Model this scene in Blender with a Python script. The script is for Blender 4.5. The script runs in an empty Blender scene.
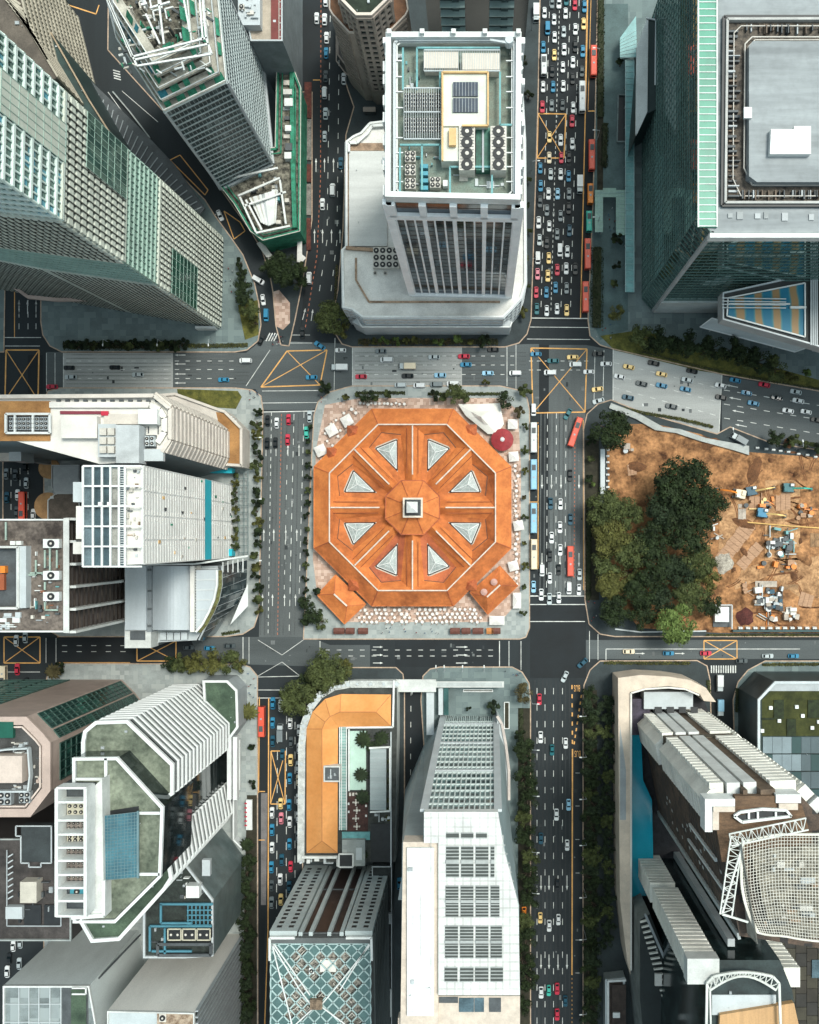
import bpy, bmesh, math, random
from mathutils import Vector, Matrix, noise
R = math.radians
sc = bpy.context.scene
COL = sc.collection
# ---------------------------------------------------------------- camera, sky, sun, exposure
H = 380.0           # camera height above the street, metres
S = 0.4             # metres on the ground per pixel of the photograph
NX, NY = 480.0, 540.0   # the point straight below the camera
cam = bpy.data.cameras.new('camera'); camo = bpy.data.objects.new('camera', cam); COL.objects.link(camo)
camo.location = (0, 0, H); camo.rotation_euler = (0, 0, 0)
cam.sensor_fit = 'VERTICAL'; cam.sensor_height = 24.0; cam.lens = 24.0*H/(1024*S)
cam.shift_x = (409.5-NX)/1024.0; cam.shift_y = (NY-512)/1024.0
cam.clip_start = 1.0; cam.clip_end = 6000.0
sc.camera = camo
SUN_EL, SUN_AZ = 66.0, 52.0     # azimuth clockwise from the top of the picture
w = bpy.data.worlds.new('World'); sc.world = w; w.use_nodes = True
nt = w.node_tree; bg = nt.nodes['Background']
sky = nt.nodes.new('ShaderNodeTexSky'); sky.sky_type = 'NISHITA'; sky.sun_disc = False
sky.sun_elevation = R(SUN_EL); sky.sun_rotation = R(SUN_AZ); sky.air_density = 1.4; sky.dust_density = 5.0; sky.ozone_density = 1.0
hs = nt.nodes.new('ShaderNodeHueSaturation'); hs.inputs['Saturation'].default_value = 0.5
tn = nt.nodes.new('ShaderNodeMix'); tn.data_type = 'RGBA'; tn.blend_type = 'MULTIPLY'; tn.inputs[0].default_value = 1; tn.inputs[7].default_value = (.86, 1.0, .98, 1)
nt.links.new(sky.outputs[0], hs.inputs['Color']); nt.links.new(hs.outputs[0], tn.inputs[6]); nt.links.new(tn.outputs[2], bg.inputs[0]); bg.inputs[1].default_value = 0.15
sl = bpy.data.lights.new('sun', 'SUN'); sl.energy = 1.95; sl.angle = R(14); sl.color = (1.0, 0.955, 0.89)
so = bpy.data.objects.new('sun', sl); COL.objects.link(so); so.location = (0, 0, 300)
so.rotation_euler = (R(90-SUN_EL), 0, R(180-SUN_AZ))
sc.view_settings.view_transform = 'Standard'; sc.view_settings.look = 'None'
sc.view_settings.exposure = 0.36; sc.view_settings.gamma = 1.0; sc.view_settings.use_curve_mapping = False
sc.cycles.max_bounces = 5; sc.cycles.diffuse_bounces = 3; sc.cycles.glossy_bounces = 3

# ---------------------------------------------------------------- helpers
def W(x, y, z=0.0):
    k = S*(H-z)/H
    return Vector(((x-NX)*k, (NY-y)*k, z))
def PP(pts, z=0.0): return [W(x, y, z) for x, y in pts]
def ccw(pts):
    a = sum(pts[i][0]*pts[(i+1) % len(pts)][1]-pts[(i+1) % len(pts)][0]*pts[i][1] for i in range(len(pts)))
    return list(pts) if a > 0 else list(pts)[::-1]
def at_z(pts, z): return [Vector((p[0], p[1], z)) for p in pts]

MATS = {}
def mat(name, c, rough=0.8, var=0.12, scale=0.15, c2=None, metal=0.0, bump=0.0, streak=None, spec=0.5, fine=2.5, cells=None, cellc=None, cellp=0.5, coat=0.0):
    """procedural Principled: base colour broken up by two scales of noise; optional streaks and per-pane cells"""
    if name in MATS: return MATS[name]
    m = bpy.data.materials.new(name); m.use_nodes = True; t = m.node_tree; L = t.links
    b = t.nodes['Principled BSDF']; b.inputs['Roughness'].default_value = rough; b.inputs['Metallic'].default_value = metal
    b.inputs['Specular IOR Level'].default_value = spec
    if coat: b.inputs['Coat Weight'].default_value = coat
    tc = t.nodes.new('ShaderNodeTexCoord')
    n1 = t.nodes.new('ShaderNodeTexNoise'); n1.inputs['Scale'].default_value = scale; n1.inputs['Detail'].default_value = 6; n1.inputs['Roughness'].default_value = 0.65
    src = tc.outputs['Object']
    if streak:
        mp = t.nodes.new('ShaderNodeMapping'); mp.inputs['Scale'].default_value = streak; L.new(src, mp.inputs[0]); L.new(mp.outputs[0], n1.inputs['Vector'])
    else: L.new(src, n1.inputs['Vector'])
    n2 = t.nodes.new('ShaderNodeTexNoise'); n2.inputs['Scale'].default_value = fine; n2.inputs['Detail'].default_value = 3; L.new(src, n2.inputs['Vector'])
    r1 = t.nodes.new('ShaderNodeValToRGB'); e = r1.color_ramp.elements
    ca = [max(0, v*(1-var*1.6)) for v in c]; cb = list(c2) if c2 else [min(1, v*(1+var*1.2)) for v in c]
    e[0].position = 0.33; e[0].color = (*ca, 1); e[1].position = 0.67; e[1].color = (*cb, 1)
    L.new(n1.outputs[0], r1.inputs[0])
    mx = t.nodes.new('ShaderNodeMix'); mx.data_type = 'RGBA'; mx.blend_type = 'MULTIPLY'; mx.inputs[0].default_value = min(1, var*2.2)
    r2 = t.nodes.new('ShaderNodeValToRGB'); f = r2.color_ramp.elements
    f[0].position = 0.3; f[0].color = (.55, .55, .55, 1); f[1].position = 0.6; f[1].color = (1, 1, 1, 1)
    L.new(n2.outputs[0], r2.inputs[0]); L.new(r1.outputs[0], mx.inputs[6]); L.new(r2.outputs[0], mx.inputs[7])
    out = mx.outputs[2]
    if cells:
        sn = t.nodes.new('ShaderNodeVectorMath'); sn.operation = 'SNAP'; sn.inputs[1].default_value = cells; L.new(src, sn.inputs[0])
        wn = t.nodes.new('ShaderNodeTexWhiteNoise'); L.new(sn.outputs[0], wn.inputs['Vector'])
        r3 = t.nodes.new('ShaderNodeValToRGB'); g = r3.color_ramp.elements
        g[0].position = cellp; g[0].color = (0, 0, 0, 1); g[1].position = min(1, cellp+0.35); g[1].color = (1, 1, 1, 1)
        L.new(wn.outputs[0], r3.inputs[0])
        m3 = t.nodes.new('ShaderNodeMix'); m3.data_type = 'RGBA'; L.new(r3.outputs[0], m3.inputs[0]); L.new(out, m3.inputs[6]); m3.inputs[7].default_value = (*(cellc or [min(1, v*2.2) for v in c]), 1)
        out = m3.outputs[2]
    L.new(out, b.inputs['Base Color'])
    if bump:
        bn = t.nodes.new('ShaderNodeBump'); bn.inputs['Strength'].default_value = bump; bn.inputs['Distance'].default_value = 0.3; L.new(n2.outputs[0], bn.inputs['Height']); L.new(bn.outputs[0], b.inputs['Normal'])
    MATS[name] = m
    return m

def wloc(o):
    v = Vector((0, 0, 0))
    while o is not None: v = v+o.location; o = o.parent
    return v
class MB:
    def __init__(s): s.v = []; s.f = []; s.m = []
    def face(s, pts, mi=0):
        i = len(s.v); s.v += [tuple(p) for p in pts]; s.f.append(list(range(i, i+len(pts)))); s.m.append(mi); return s
    def prism(s, poly, z0, z1, mi=0, top=None, bottom=False, sides=True):
        p = ccw(poly); n = len(p); i = len(s.v)
        s.v += [(q[0], q[1], z0) for q in p]+[(q[0], q[1], z1) for q in p]
        if sides:
            for k in range(n):
                j = (k+1) % n; s.f.append([i+k, i+j, i+n+j, i+n+k]); s.m.append(mi)
        s.f.append([i+n+k for k in range(n)]); s.m.append(mi if top is None else top)
        if bottom: s.f.append([i+n-1-k for k in range(n)]); s.m.append(mi)
        return s
    def loft(s, a, b, mi=0, top=True):
        """a and b: rings of 3-D points, both counter-clockwise"""
        n = len(a); i = len(s.v); s.v += [tuple(q) for q in a]+[tuple(q) for q in b]
        for k in range(n):
            j = (k+1) % n; s.f.append([i+k, i+j, i+n+j, i+n+k]); s.m.append(mi)
        if top: s.f.append([i+n+k for k in range(n)]); s.m.append(mi)
        return s
    def box(s, c, d, rz=0.0, mi=0):
        """c = centre of the bottom face, d = full sizes"""
        x, y, z = d[0]/2, d[1]/2, d[2]; co, si = math.cos(rz), math.sin(rz)
        q = [(c[0]+co*a-si*b, c[1]+si*a+co*b) for a, b in ((-x, -y), (x, -y), (x, y), (-x, y))]
        return s.prism(q, c[2], c[2]+z, mi, bottom=True)
    def pbox(s, x0, y0, x1, y1, z0, z1, mi=0):
        a, b = W(x0, y0, z1), W(x1, y1, z1)
        return s.prism([(a.x, a.y), (b.x, a.y), (b.x, b.y), (a.x, b.y)], z0, z1, mi, bottom=True)
    def bar(s, a, b, w_, h_=None, mi=0):
        """a square bar between two 3-D points"""
        a, b = Vector(a), Vector(b); d = b-a
        if d.length < 1e-4: return s
        h_ = h_ or w_; d.normalize()
        u = d.cross(Vector((0, 0, 1)))
        if u.length < 1e-3: u = Vector((1, 0, 0))
        u.normalize(); v = u.cross(d); u = u*(w_/2); v = v*(h_/2)
        r1 = [a-u-v, a+u-v, a+u+v, a-u+v]; r2 = [b-u-v, b+u-v, b+u+v, b-u+v]
        i = len(s.v); s.v += [tuple(q) for q in r1+r2]
        for k in range(4):
            j = (k+1) % 4; s.f.append([i+k, i+4+k, i+4+j, i+j]); s.m.append(mi)
        s.f += [[i, i+1, i+2, i+3], [i+7, i+6, i+5, i+4]]; s.m += [mi, mi]
        return s
    def path(s, pts, w_, h_=None, mi=0, closed=False):
        n = len(pts)
        for k in range(n if closed else n-1): s.bar(pts[k], pts[(k+1) % n], w_, h_, mi)
        return s
    def cyl(s, c, r, h, n=16, mi=0, r2=None, top=None):
        r2 = r if r2 is None else r2
        a = [(c[0]+r*math.cos(2*math.pi*k/n), c[1]+r*math.sin(2*math.pi*k/n), c[2]) for k in range(n)]
        b = [(c[0]+r2*math.cos(2*math.pi*k/n), c[1]+r2*math.sin(2*math.pi*k/n), c[2]+h) for k in range(n)]
        s.loft(a, b, mi)
        if top is not None: s.m[-1] = top
        return s
    def build(s, name, mats, parent=None, smooth=False):
        me = bpy.data.meshes.new(name); o = bpy.data.objects.new(name, me); COL.objects.link(o)
        off = Vector((0, 0, 0))
        if parent is not None: o.parent = parent; off = wloc(parent)
        me.from_pydata([(p[0]-off.x, p[1]-off.y, p[2]-off.z) for p in s.v], [], s.f)
        for m_ in (mats if isinstance(mats, (list, tuple)) else [mats]): me.materials.append(m_)
        if len(me.materials) > 1:
            for p, k in zip(me.polygons, s.m): p.material_index = k
        if smooth:
            for p in me.polygons: p.use_smooth = True
        me.update(); return o
def tag(o, label=None, cat=None, group=None, kind=None):
    if label: o['label'] = label
    if cat: o['category'] = cat
    if group: o['group'] = group
    if kind: o['kind'] = kind
    return o
def thing(name, label, cat, loc=(0, 0, 0), rz=0.0, group=None):
    o = bpy.data.objects.new(name, None); COL.objects.link(o); o.location = loc; o.rotation_euler = (0, 0, rz); o.empty_display_size = 1
    return tag(o, label, cat, group)
KIDS = {}
def copy_tree(o, parent=None):
    c = o.copy(); COL.objects.link(c)
    if parent is not None: c.parent = parent
    if o not in KIDS: KIDS[o] = [x for x in bpy.data.objects if x.parent == o]
    for ch in KIDS[o]: copy_tree(ch, c)
    return c
def struct(name, mb, m): return tag(mb.build(name, m), kind='structure')
def paint(o, m):
    o.material_slots[0].link = 'OBJECT'; o.material_slots[0].material = m
ORD = ['', 'second', 'third', 'fourth', 'fifth', 'sixth', 'seventh', 'eighth', 'ninth', 'tenth', 'eleventh', 'twelfth', 'thirteenth', 'fourteenth', 'fifteenth', 'sixteenth', 'seventeenth', 'eighteenth', 'nineteenth', 'twentieth']+['twenty-'+w_ for w_ in ('first', 'second', 'third', 'fourth', 'fifth', 'sixth', 'seventh', 'eighth', 'ninth')]+['thirtieth', 'thirty-first']
def short(*opts):
    for s_ in opts:
        if len(s_.replace('-', ' ').split()) <= 16: return s_
    return opts[-1]

# ---------------------------------------------------------------- materials
M_ASPH = mat('asphalt', (.016, .022, .025), .85, .22, .05, streak=(1, .12, 1), bump=.05)
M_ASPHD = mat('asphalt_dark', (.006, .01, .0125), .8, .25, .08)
M_ASPHL = mat('asphalt_worn', (.095, .106, .106), .88, .2, .05, streak=(1, .15, 1))
M_ASPHH = mat('asphalt_worn_across', (.085, .098, .1), .88, .2, .05, streak=(.15, 1, 1))
M_CONC = mat('road_concrete', (.37, .38, .365), .9, .14, .08, streak=(.12, 1, 1))
M_GROUND = mat('ground_far', (.06, .07, .065), .95, .2, .02)
M_PAVE = mat('paving', (.13, .17, .17), .85, .14, .1, cells=(2.4, 2.4, 9), cellc=(.155, .2, .195), cellp=.5)
M_PAVEL = mat('paving_light', (.29, .32, .31), .85, .13, .12, cells=(1.8, 1.8, 9), cellc=(.33, .355, .34), cellp=.5)
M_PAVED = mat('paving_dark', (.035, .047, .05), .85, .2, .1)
M_PINK = mat('paving_pink', (.45, .3, .23), .85, .16, .2, cells=(1.2, 1.2, 9), cellc=(.58, .43, .35), cellp=.45)
M_KERB = mat('kerb_stone', (.46, .34, .25), .85, .2, .4)
M_WHITE = mat('road_paint_white', (.62, .63, .6), .8, .2, .3)
M_ORANGE = mat('road_paint_orange', (.72, .38, .12), .8, .15, .3)
M_RED = mat('road_paint_red', (.4, .13, .07), .8, .15, .3)
M_WPAINT = mat('white_paint', (.67, .69, .67), .55, .1, .2)
M_WCONC = mat('white_concrete', (.56, .575, .55), .75, .12, .15)
M_GREY = mat('grey_metal', (.33, .36, .37), .5, .1, .2)
M_LGREY = mat('light_grey_panel', (.46, .5, .51), .5, .08, .12)
M_DGREY = mat('dark_grey', (.07, .08, .085), .6, .2, .3)
M_BLACK = mat('black_trim', (.015, .018, .02), .5, .2, .5)
M_BEIGE = mat('beige_stone', (.5, .44, .37), .75, .1, .15)
M_PINKST = mat('pink_granite', (.45, .35, .3), .6, .1, .15)
M_TAN = mat('rust_brown_membrane', (.36, .17, .055), .85, .22, .15, c2=(.45, .23, .08))
M_GLASS = mat('dark_glass', (.02, .04, .04), .08, .3, .2, metal=.4, spec=.8)
M_GLASST = mat('teal_glass', (.03, .1, .095), .15, .3, .1, spec=.6)
M_GLASSB = mat('blue_glass', (.08, .13, .155), .15, .3, .15)
# ================================================================ GROUND, ROADS, PAVEMENTS
struct('ground', MB().face([(-3000, -3000, -.06), (3000, -3000, -.06), (3000, 3000, -.06), (-3000, 3000, -.06)]), M_GROUND)
struct('road', MB().face([W(-160, 1200), W(980, 1200), W(980, -160), W(-160, -160)][::1]), M_ASPH)
def patch(name, polys, m, z=.004):
    b = MB()
    for p in polys: b.face(at_z(ccw(PP(p)), z))
    return struct(name, b, m)
patch('worn_asphalt', [[(547, 345), (586, 345), (584, 595), (547, 595)], [(264, 412), (314, 412), (308, 637), (259, 637)]], M_ASPHL)
patch('worn_asphalt', [[(173, 353), (246, 353), (262, 340), (352, 344), (352, 391), (312, 410), (262, 410), (256, 389), (173, 388)],
    [(462, 347), (528, 344), (539, 344), (539, 412), (528, 404), (500, 388), (462, 388)], [(586, 345), (613, 350), (613, 400), (586, 410)], [(722, 376), (900, 404), (900, 468), (771, 443), (722, 432)],
    [(190, 637), (310, 637), (330, 645), (370, 645), (370, 668), (200, 663)], [(586, 640), (900, 640), (900, 659), (586, 659)], [(46, 352), (63, 352), (63, 388), (46, 388)]], M_ASPHH)
patch('concrete_road', [[(63, 353), (173, 353), (173, 388), (63, 388)], [(353, 347), (462, 347), (462, 387), (353, 387)], [(613, 350), (722, 375), (719, 434), (641, 412), (613, 400)]], M_CONC)
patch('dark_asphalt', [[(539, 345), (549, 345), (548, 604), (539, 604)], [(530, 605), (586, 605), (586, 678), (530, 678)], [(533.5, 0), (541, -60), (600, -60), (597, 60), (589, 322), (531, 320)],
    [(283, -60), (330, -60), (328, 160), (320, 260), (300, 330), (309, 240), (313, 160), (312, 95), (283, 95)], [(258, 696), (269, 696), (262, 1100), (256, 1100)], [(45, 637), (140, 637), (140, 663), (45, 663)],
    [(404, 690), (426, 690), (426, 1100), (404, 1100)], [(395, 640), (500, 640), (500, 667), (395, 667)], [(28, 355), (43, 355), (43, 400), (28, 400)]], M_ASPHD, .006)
patch('red_bus_lane', [[(261, 793), (267.5, 793), (266, 905), (261, 905)]], mat('faded_red_lane', (.16, .15, .15), .85, .2, .2), .009)
BLOCKS = [
 ('paving', M_PAVE, [(-160, 352), (-160, -160), (30, -160), (27, -20), (44, 30), (105, 110), (170, 165), (205, 200), (214.5, 215), (232, 239), (243, 255), (254.5, 283), (259, 304), (261, 325), (258, 341), (247, 350), (235, 352), (62, 352), (50, 346), (43, 335), (41, 322), (41, 300), (40, 284), (5, 284), (4, 352)]),
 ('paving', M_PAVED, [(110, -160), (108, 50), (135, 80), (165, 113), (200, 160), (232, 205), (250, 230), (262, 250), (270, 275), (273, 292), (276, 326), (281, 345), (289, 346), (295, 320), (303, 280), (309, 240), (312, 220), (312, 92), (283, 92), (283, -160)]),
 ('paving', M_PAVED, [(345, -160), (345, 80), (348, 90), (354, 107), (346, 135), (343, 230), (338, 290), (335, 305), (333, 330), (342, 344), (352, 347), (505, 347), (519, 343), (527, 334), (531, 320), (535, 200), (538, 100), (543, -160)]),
 ('paving', M_PAVE, [(600, -160), (597.5, 0), (595, 125), (593, 200), (588, 320), (590, 336), (600, 345), (613, 349), (723, 374.5), (819, 391), (980, 416), (980, -160)]),
 ('paving', M_PAVEL, [(314, 415), (318, 402), (330, 392), (352, 386), (500, 386), (518, 390), (527, 398), (529.5, 410), (529.5, 628), (526, 637), (520, 639), (303.5, 639), (306, 590), (311, 470)]),
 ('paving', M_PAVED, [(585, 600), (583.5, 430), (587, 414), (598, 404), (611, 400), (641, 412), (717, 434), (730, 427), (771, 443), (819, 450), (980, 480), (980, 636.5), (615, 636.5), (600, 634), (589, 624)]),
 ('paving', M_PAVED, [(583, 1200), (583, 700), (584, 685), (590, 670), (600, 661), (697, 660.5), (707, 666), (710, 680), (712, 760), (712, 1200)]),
 ('paving', M_PAVE, [(738, 1200), (734, 730), (733, 700), (738, 682), (748, 670), (765, 661), (980, 661), (980, 1200)]),
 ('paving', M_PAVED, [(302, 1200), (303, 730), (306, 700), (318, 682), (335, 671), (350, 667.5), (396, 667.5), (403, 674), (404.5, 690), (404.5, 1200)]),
 ('paving', M_PAVE, [(426, 1200), (425, 760), (421, 700), (423, 676), (430, 669), (440, 667), (512, 667), (522, 672), (529, 683), (530.5, 700), (530.5, 1200)]),
 ('paving', M_PAVEL, [(44, 1200), (44, 690), (49, 670), (60, 663.5), (240, 664), (250, 667), (257.5, 676), (258, 1200)]),
 ('paving', M_PAVEL, [(44, 600), (44, 402), (48, 391), (60, 388), (235, 388), (252, 390), (261, 396), (263, 410), (259, 612), (254, 627), (243, 634), (225, 636.5), (60, 636.5), (48, 630)]),
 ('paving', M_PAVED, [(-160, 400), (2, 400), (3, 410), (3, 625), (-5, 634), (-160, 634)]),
]
for nm, m_, poly in BLOCKS:
    o = struct('pavement', MB().prism(PP(poly), 0, .14, 0), m_)
    k = MB(); q = at_z(PP(poly), .08); k.path(q, .42, .18, closed=True); k.build('kerb', M_KERB, o)
patch('plaza_paving', [[(325, 405), (360, 398), (500, 398), (518, 410), (521, 470), (520, 600), (500, 622), (345, 622), (318, 600), (313, 560), (316, 450)]], M_PINK, .148)
patch('plaza_paving', [[(273, 292), (279, 290), (290, 303), (290, 323), (283, 330), (276, 326)]], M_PINK, .15)
patch('plaza_paving', [[(597, 4), (628, 4), (628, 330), (600, 340), (592, 320)]], mat('paving_teal', (.08, .125, .125), .8, .2, .1), .148)
patch('lawn', [[(177, 389), (238, 391), (242, 397), (236, 409), (180, 405)], [(238, 305), (258, 300), (259, 335), (245, 340)], [(600, 336), (614, 350), (700, 371), (819, 389), (819, 380), (640, 330)]],
      mat('grass', (.09, .11, .02), .95, .35, .3, c2=(.16, .15, .03)), .15)
patch('planting_bed', [[(262, 425), (268, 425), (268, 420)], [(583.5, 690), (597, 690), (597, 1100), (583.5, 1100)], [(585, 440), (599, 440), (599, 600), (585, 600)], [(597, 0), (604, 0), (603, 190), (597, 190)], [(518, 708), (530, 708), (530, 1100), (518, 1100)],
      [(247, 795), (257, 795), (257, 1100), (240, 1100)]], mat('soil_bed', (.035, .032, .02), .95, .3, .3), .15)
def line(b, x0, y0, x1, y1, wpx=.7, z=.012):
    a, c = W(x0, y0, z), W(x1, y1, z); d = (c-a).normalized(); u = Vector((-d.y, d.x, 0))*(wpx*S/2)
    b.face([a-u, c-u, c+u, a+u])
# ---- construction ground of orange earth
SOIL = mat('orange_earth', (.2, .075, .025), .95, .4, .17, c2=(.56, .28, .12), bump=1.0, fine=.9)
SOIL2 = mat('pale_earth', (.4, .19, .08), .95, .35, .25, c2=(.62, .36, .18), bump=.8, fine=1.2)
patch('earth_ground', [[(606, 428), (620, 424), (655, 424), (700, 434), (730, 447), (748, 452), (980, 470), (980, 633), (720, 633), (640, 628), (612, 600)]], SOIL, .16)
patch('earth_track', [[(733, 572), (770, 560), (819, 556), (980, 556), (980, 600), (800, 598), (770, 575), (735, 590)], [(720, 510), (744, 497), (760, 512), (735, 545), (718, 560)], [(765, 480), (800, 480), (800, 560), (765, 560)]], SOIL2, .168)
# ---- painted markings
def dash(b, pts, n, duty=.4, wpx=.6, z=.012):
    x0, y0, x1, y1 = pts
    for i in range(n):
        t0 = i/n; t1 = (i+duty)/n; line(b, x0+(x1-x0)*t0, y0+(y1-y0)*t0, x0+(x1-x0)*t1, y0+(y1-y0)*t1, wpx, z)
def arrow(b, x, y, dx, dy, L=14):
    """long thin straight-on arrow; (dx,dy) unit direction in pixels, tip ahead"""
    line(b, x-dx*L/2, y-dy*L/2, x+dx*L*.2, y+dy*L*.2, .7)
    p, q = (-dy, dx), 1.1
    t = W(x+dx*L/2, y+dy*L/2, .012); a = W(x+dx*L*.2+p[0]*q, y+dy*L*.2+p[1]*q, .012); c = W(x+dx*L*.2-p[0]*q, y+dy*L*.2-p[1]*q, .012)
    b.face(ccw([t, a, c]))
def lerp(a, b_, t): return a+(b_-a)*t
b = MB()
for x in (543, 552, 561.5, 570.5, 579.5):
    for d_ in (-2, 2): line(b, x+d_, 413, x+d_-1, 594, 1.2, .0075)
for x in (266.5, 276, 285, 296.5):
    for d_ in (-2, 2): line(b, x+d_, 414, x+d_-4, 635, 1.2, .0075)
for y in (356.5, 365, 374, 382):
    for d_ in (-1.8, 1.8): line(b, 176, y+d_, 250, y+d_, 1, .0075); line(b, 464, y+d_-2, 526, y+d_-2, 1, .0075)
struct('tyre_track', b, mat('tyre_wear', (.07, .08, .08), .8, .25, .08, c2=(.1, .11, .11)))
b = MB()
for x in (533, 541, 549, 558, 567.5):
    for d_ in (-2, 2): line(b, x+d_, 680, x+d_, 1030, 1.2, .0075)
struct('tyre_track', b, mat('tyre_wear_dark', (.018, .024, .027), .8, .25, .06, c2=(.034, .04, .043)))
b = MB()
for y in (356.5, 365, 374, 382):
    for d_ in (-1.8, 1.8): line(b, 66, y+d_, 171, y+d_, 1.2, .0075); line(b, 355, y+d_-2, 461, y+d_-2, 1.2, .0075)
struct('tyre_track', b, mat('tyre_wear_pale', (.26, .27, .26), .85, .2, .08, c2=(.35, .36, .345)))
rp = random.Random(40); b = MB(); b2 = MB()
for (x0, y0, x1, y1, n) in ((532, 350, 583, 600, 26), (262, 415, 310, 630, 26), (531, 690, 580, 1020, 26), (64, 354, 500, 386, 26), (315, 100, 340, 300, 12), (320, 643, 500, 665, 12), (625, 375, 715, 420, 10), (592, 640, 815, 658, 9), (262, 640, 310, 665, 8), (535, 5, 578, 315, 14)):
    for i in range(n):
        x, y = rp.uniform(x0, x1), rp.uniform(y0, y1); w_, h_ = rp.uniform(1, 5), rp.uniform(1, 5)
        if rp.random() < .35: w_, h_ = 1.4, 1.4
        (b if i % 2 else b2).face(ccw([W(x, y, .008+i*.00003), W(x+w_, y, .008+i*.00003), W(x+w_, y+h_, .008+i*.00003), W(x, y+h_, .008+i*.00003)]))
struct('road_repair', b, mat('repair_dark', (.03, .036, .038), .85, .2, .4)); struct('road_repair', b2, mat('repair_light', (.14, .15, .15), .85, .2, .4))
b = MB()      # upper avenue
for a0, a1 in ((548, 541.5), (558, 551.5), (568.5, 561.5), (577.5, 571)):
    dash(b, (lerp(a0, a1, -60/230), 0, lerp(a0, a1, 1.1), 313), 26 if a0 != 558 else 60, .5)
line(b, 531, 318, 588, 318.5, .9); line(b, 530, 327, 589, 327.5, .6); line(b, 527, 339, 590, 339.5, .6)
dash(b, (529, 361, 592, 361), 8, .5); dash(b, (529, 370, 592, 370), 8, .5)
line(b, 595, 350, 594, 402, .6); line(b, 604, 350, 603, 396, .6); line(b, 613.2, 349, 613, 401, .8)
for x0 in (547.5, 556.5, 566): dash(b, (x0, 412, x0-1, 594), 14, .5)
for x in (542, 551.5, 561, 579): arrow(b, x, 482, 0, 1)
for x in (542, 560, 579): arrow(b, x, 560, 0, 1)
line(b, 530, 596, 585, 596, 1); line(b, 530, 604.5, 585, 604.5, .8); line(b, 530, 621.5, 585, 621.5, .8)
for x0 in (537, 545, 553.5, 562.5): dash(b, (x0, 688, x0, 1034), 21, .38)
for y in (883, 962):
    for x in (541, 549, 558, 567): arrow(b, x, y, 0, 1, 15)
for y in (773, 806, 839.5, 873, 940, 973): line(b, 575.5, y, 579.5, y, .5)
line(b, 589.5, 631, 589.5, 662, .6); line(b, 598, 634, 598, 660, .6)
# middle street right of the avenue
for t in (.25, .5, .75):
    dash(b, (614, 350+50*t, 722, 375+56*t), 9, .45); dash(b, (724, 376+56*t, 830, 393+57*t), 8, .45)
line(b, 722, 375, 719, 433, .7)
for i, t in enumerate((.15, .38, .62, .88)): arrow(b, 732+i*3, 378+54*t, -.98, -.2, 12)
# middle street centre
for y in (356, 365, 374.5): dash(b, (355, y, 520, y), 17, .4)
line(b, 352.5, 346, 352.5, 389, .8); line(b, 335, 338, 334, 395, .5); line(b, 507, 346, 507, 386, .6)
line(b, 516, 344, 516, 390, .5)
# middle street left
for y in (361, 369.5, 378.5): dash(b, (66, y, 240, y), 16, .4)
line(b, 63.5, 353, 63.5, 388, .9); line(b, 55, 353, 55, 392, .6); line(b, 46.5, 353, 46.5, 392, .6)
for y in (355, 364, 374, 383): arrow(b, 180, y, -1, 0, 11)
line(b, 270, 350, 246, 386, .6); line(b, 276, 344, 288, 344, .5)
for i in range(4): line(b, 266+i*2.6, 341-i*.0, 270+i*2.6, 333, 1.1)
# left street, middle part
line(b, 262, 391, 318, 390.5, .6); line(b, 262, 403, 317, 402.5, .6); line(b, 263, 412, 315, 411, 1)
dash(b, (271.5, 412, 268, 637), 30, .5); dash(b, (294, 414, 289, 637), 18, .5); dash(b, (304, 412, 299, 600), 16, .5); dash(b, (288, 420, 284, 600), 12, .3)
for x in (266, 276, 288, 299):
    arrow(b, x, 450, 0, -1, 12); arrow(b, x-2.2, 535, 0, -1, 12); arrow(b, x-3.5, 600, 0, -1, 12)
line(b, 258, 640, 282, 655, .5); line(b, 282, 655, 306, 638, .5); line(b, 258, 676, 282, 662, .5); line(b, 282, 662, 300, 676, .5); line(b, 258, 690, 300, 690, .6); line(b, 258, 677, 304, 676, .6); line(b, 258, 698, 282, 698, .8)
# left street, upper part
dash(b, (330.5, 0, 327, 235), 15, .4); dash(b, (339, 60, 337, 235), 12, .4); dash(b, (327, 240, 318, 300), 4, .4); dash(b, (337, 240, 330, 300), 4, .4)
for x in (316, 324.5, 333.5, 341.5): arrow(b, x, 165, 0, -1, 14)
for x in (314.5, 322.5, 331.5, 340): arrow(b, x, 236, 0, -1, 14)
arrow(b, 304, 314, .25, -.97, 12); arrow(b, 312, 315, .15, -.98, 12)
line(b, 354, 107, 354, 132, .7); line(b, 292, 335, 310, 335, .5); line(b, 289, 343, 312, 343, .5)
# left street, lower part
dash(b, (277.5, 735, 276, 1000), 16, .5); dash(b, (286.5, 716, 286, 1000), 18, .5); dash(b, (295, 722, 295, 900), 12, .5)
# lower street
for y in (650, 656): dash(b, (325, y, 500, y), 15, .4)
line(b, 499.5, 641, 499.5, 667, .8); line(b, 509, 641, 509, 667, .6); line(b, 521, 641, 521, 670, .6); line(b, 320, 641, 320, 667, .7)
for y in (647, 655, 663): arrow(b, 462, y, 1, 0, 12); arrow(b, 378, y, 1, 0, 10)
line(b, 606, 649, 606, 660, .7); line(b, 606, 649, 800, 649, .7); arrow(b, 640, 653.5, 1, 0, 10); arrow(b, 680, 653.5, 1, 0, 10)
for y in (645, 651): dash(b, (62, y+.6, 135, y+.6), 5, .35)
line(b, 243, 637, 243, 664, .8); line(b, 249, 637, 249, 664, .5); line(b, 56, 638, 56, 663, .6); line(b, 46, 638, 46, 663, .6)
for i in range(11): line(b, 711.5+i*2.4, 665.5, 711.5+i*2.4, 673, 1.2)
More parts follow.
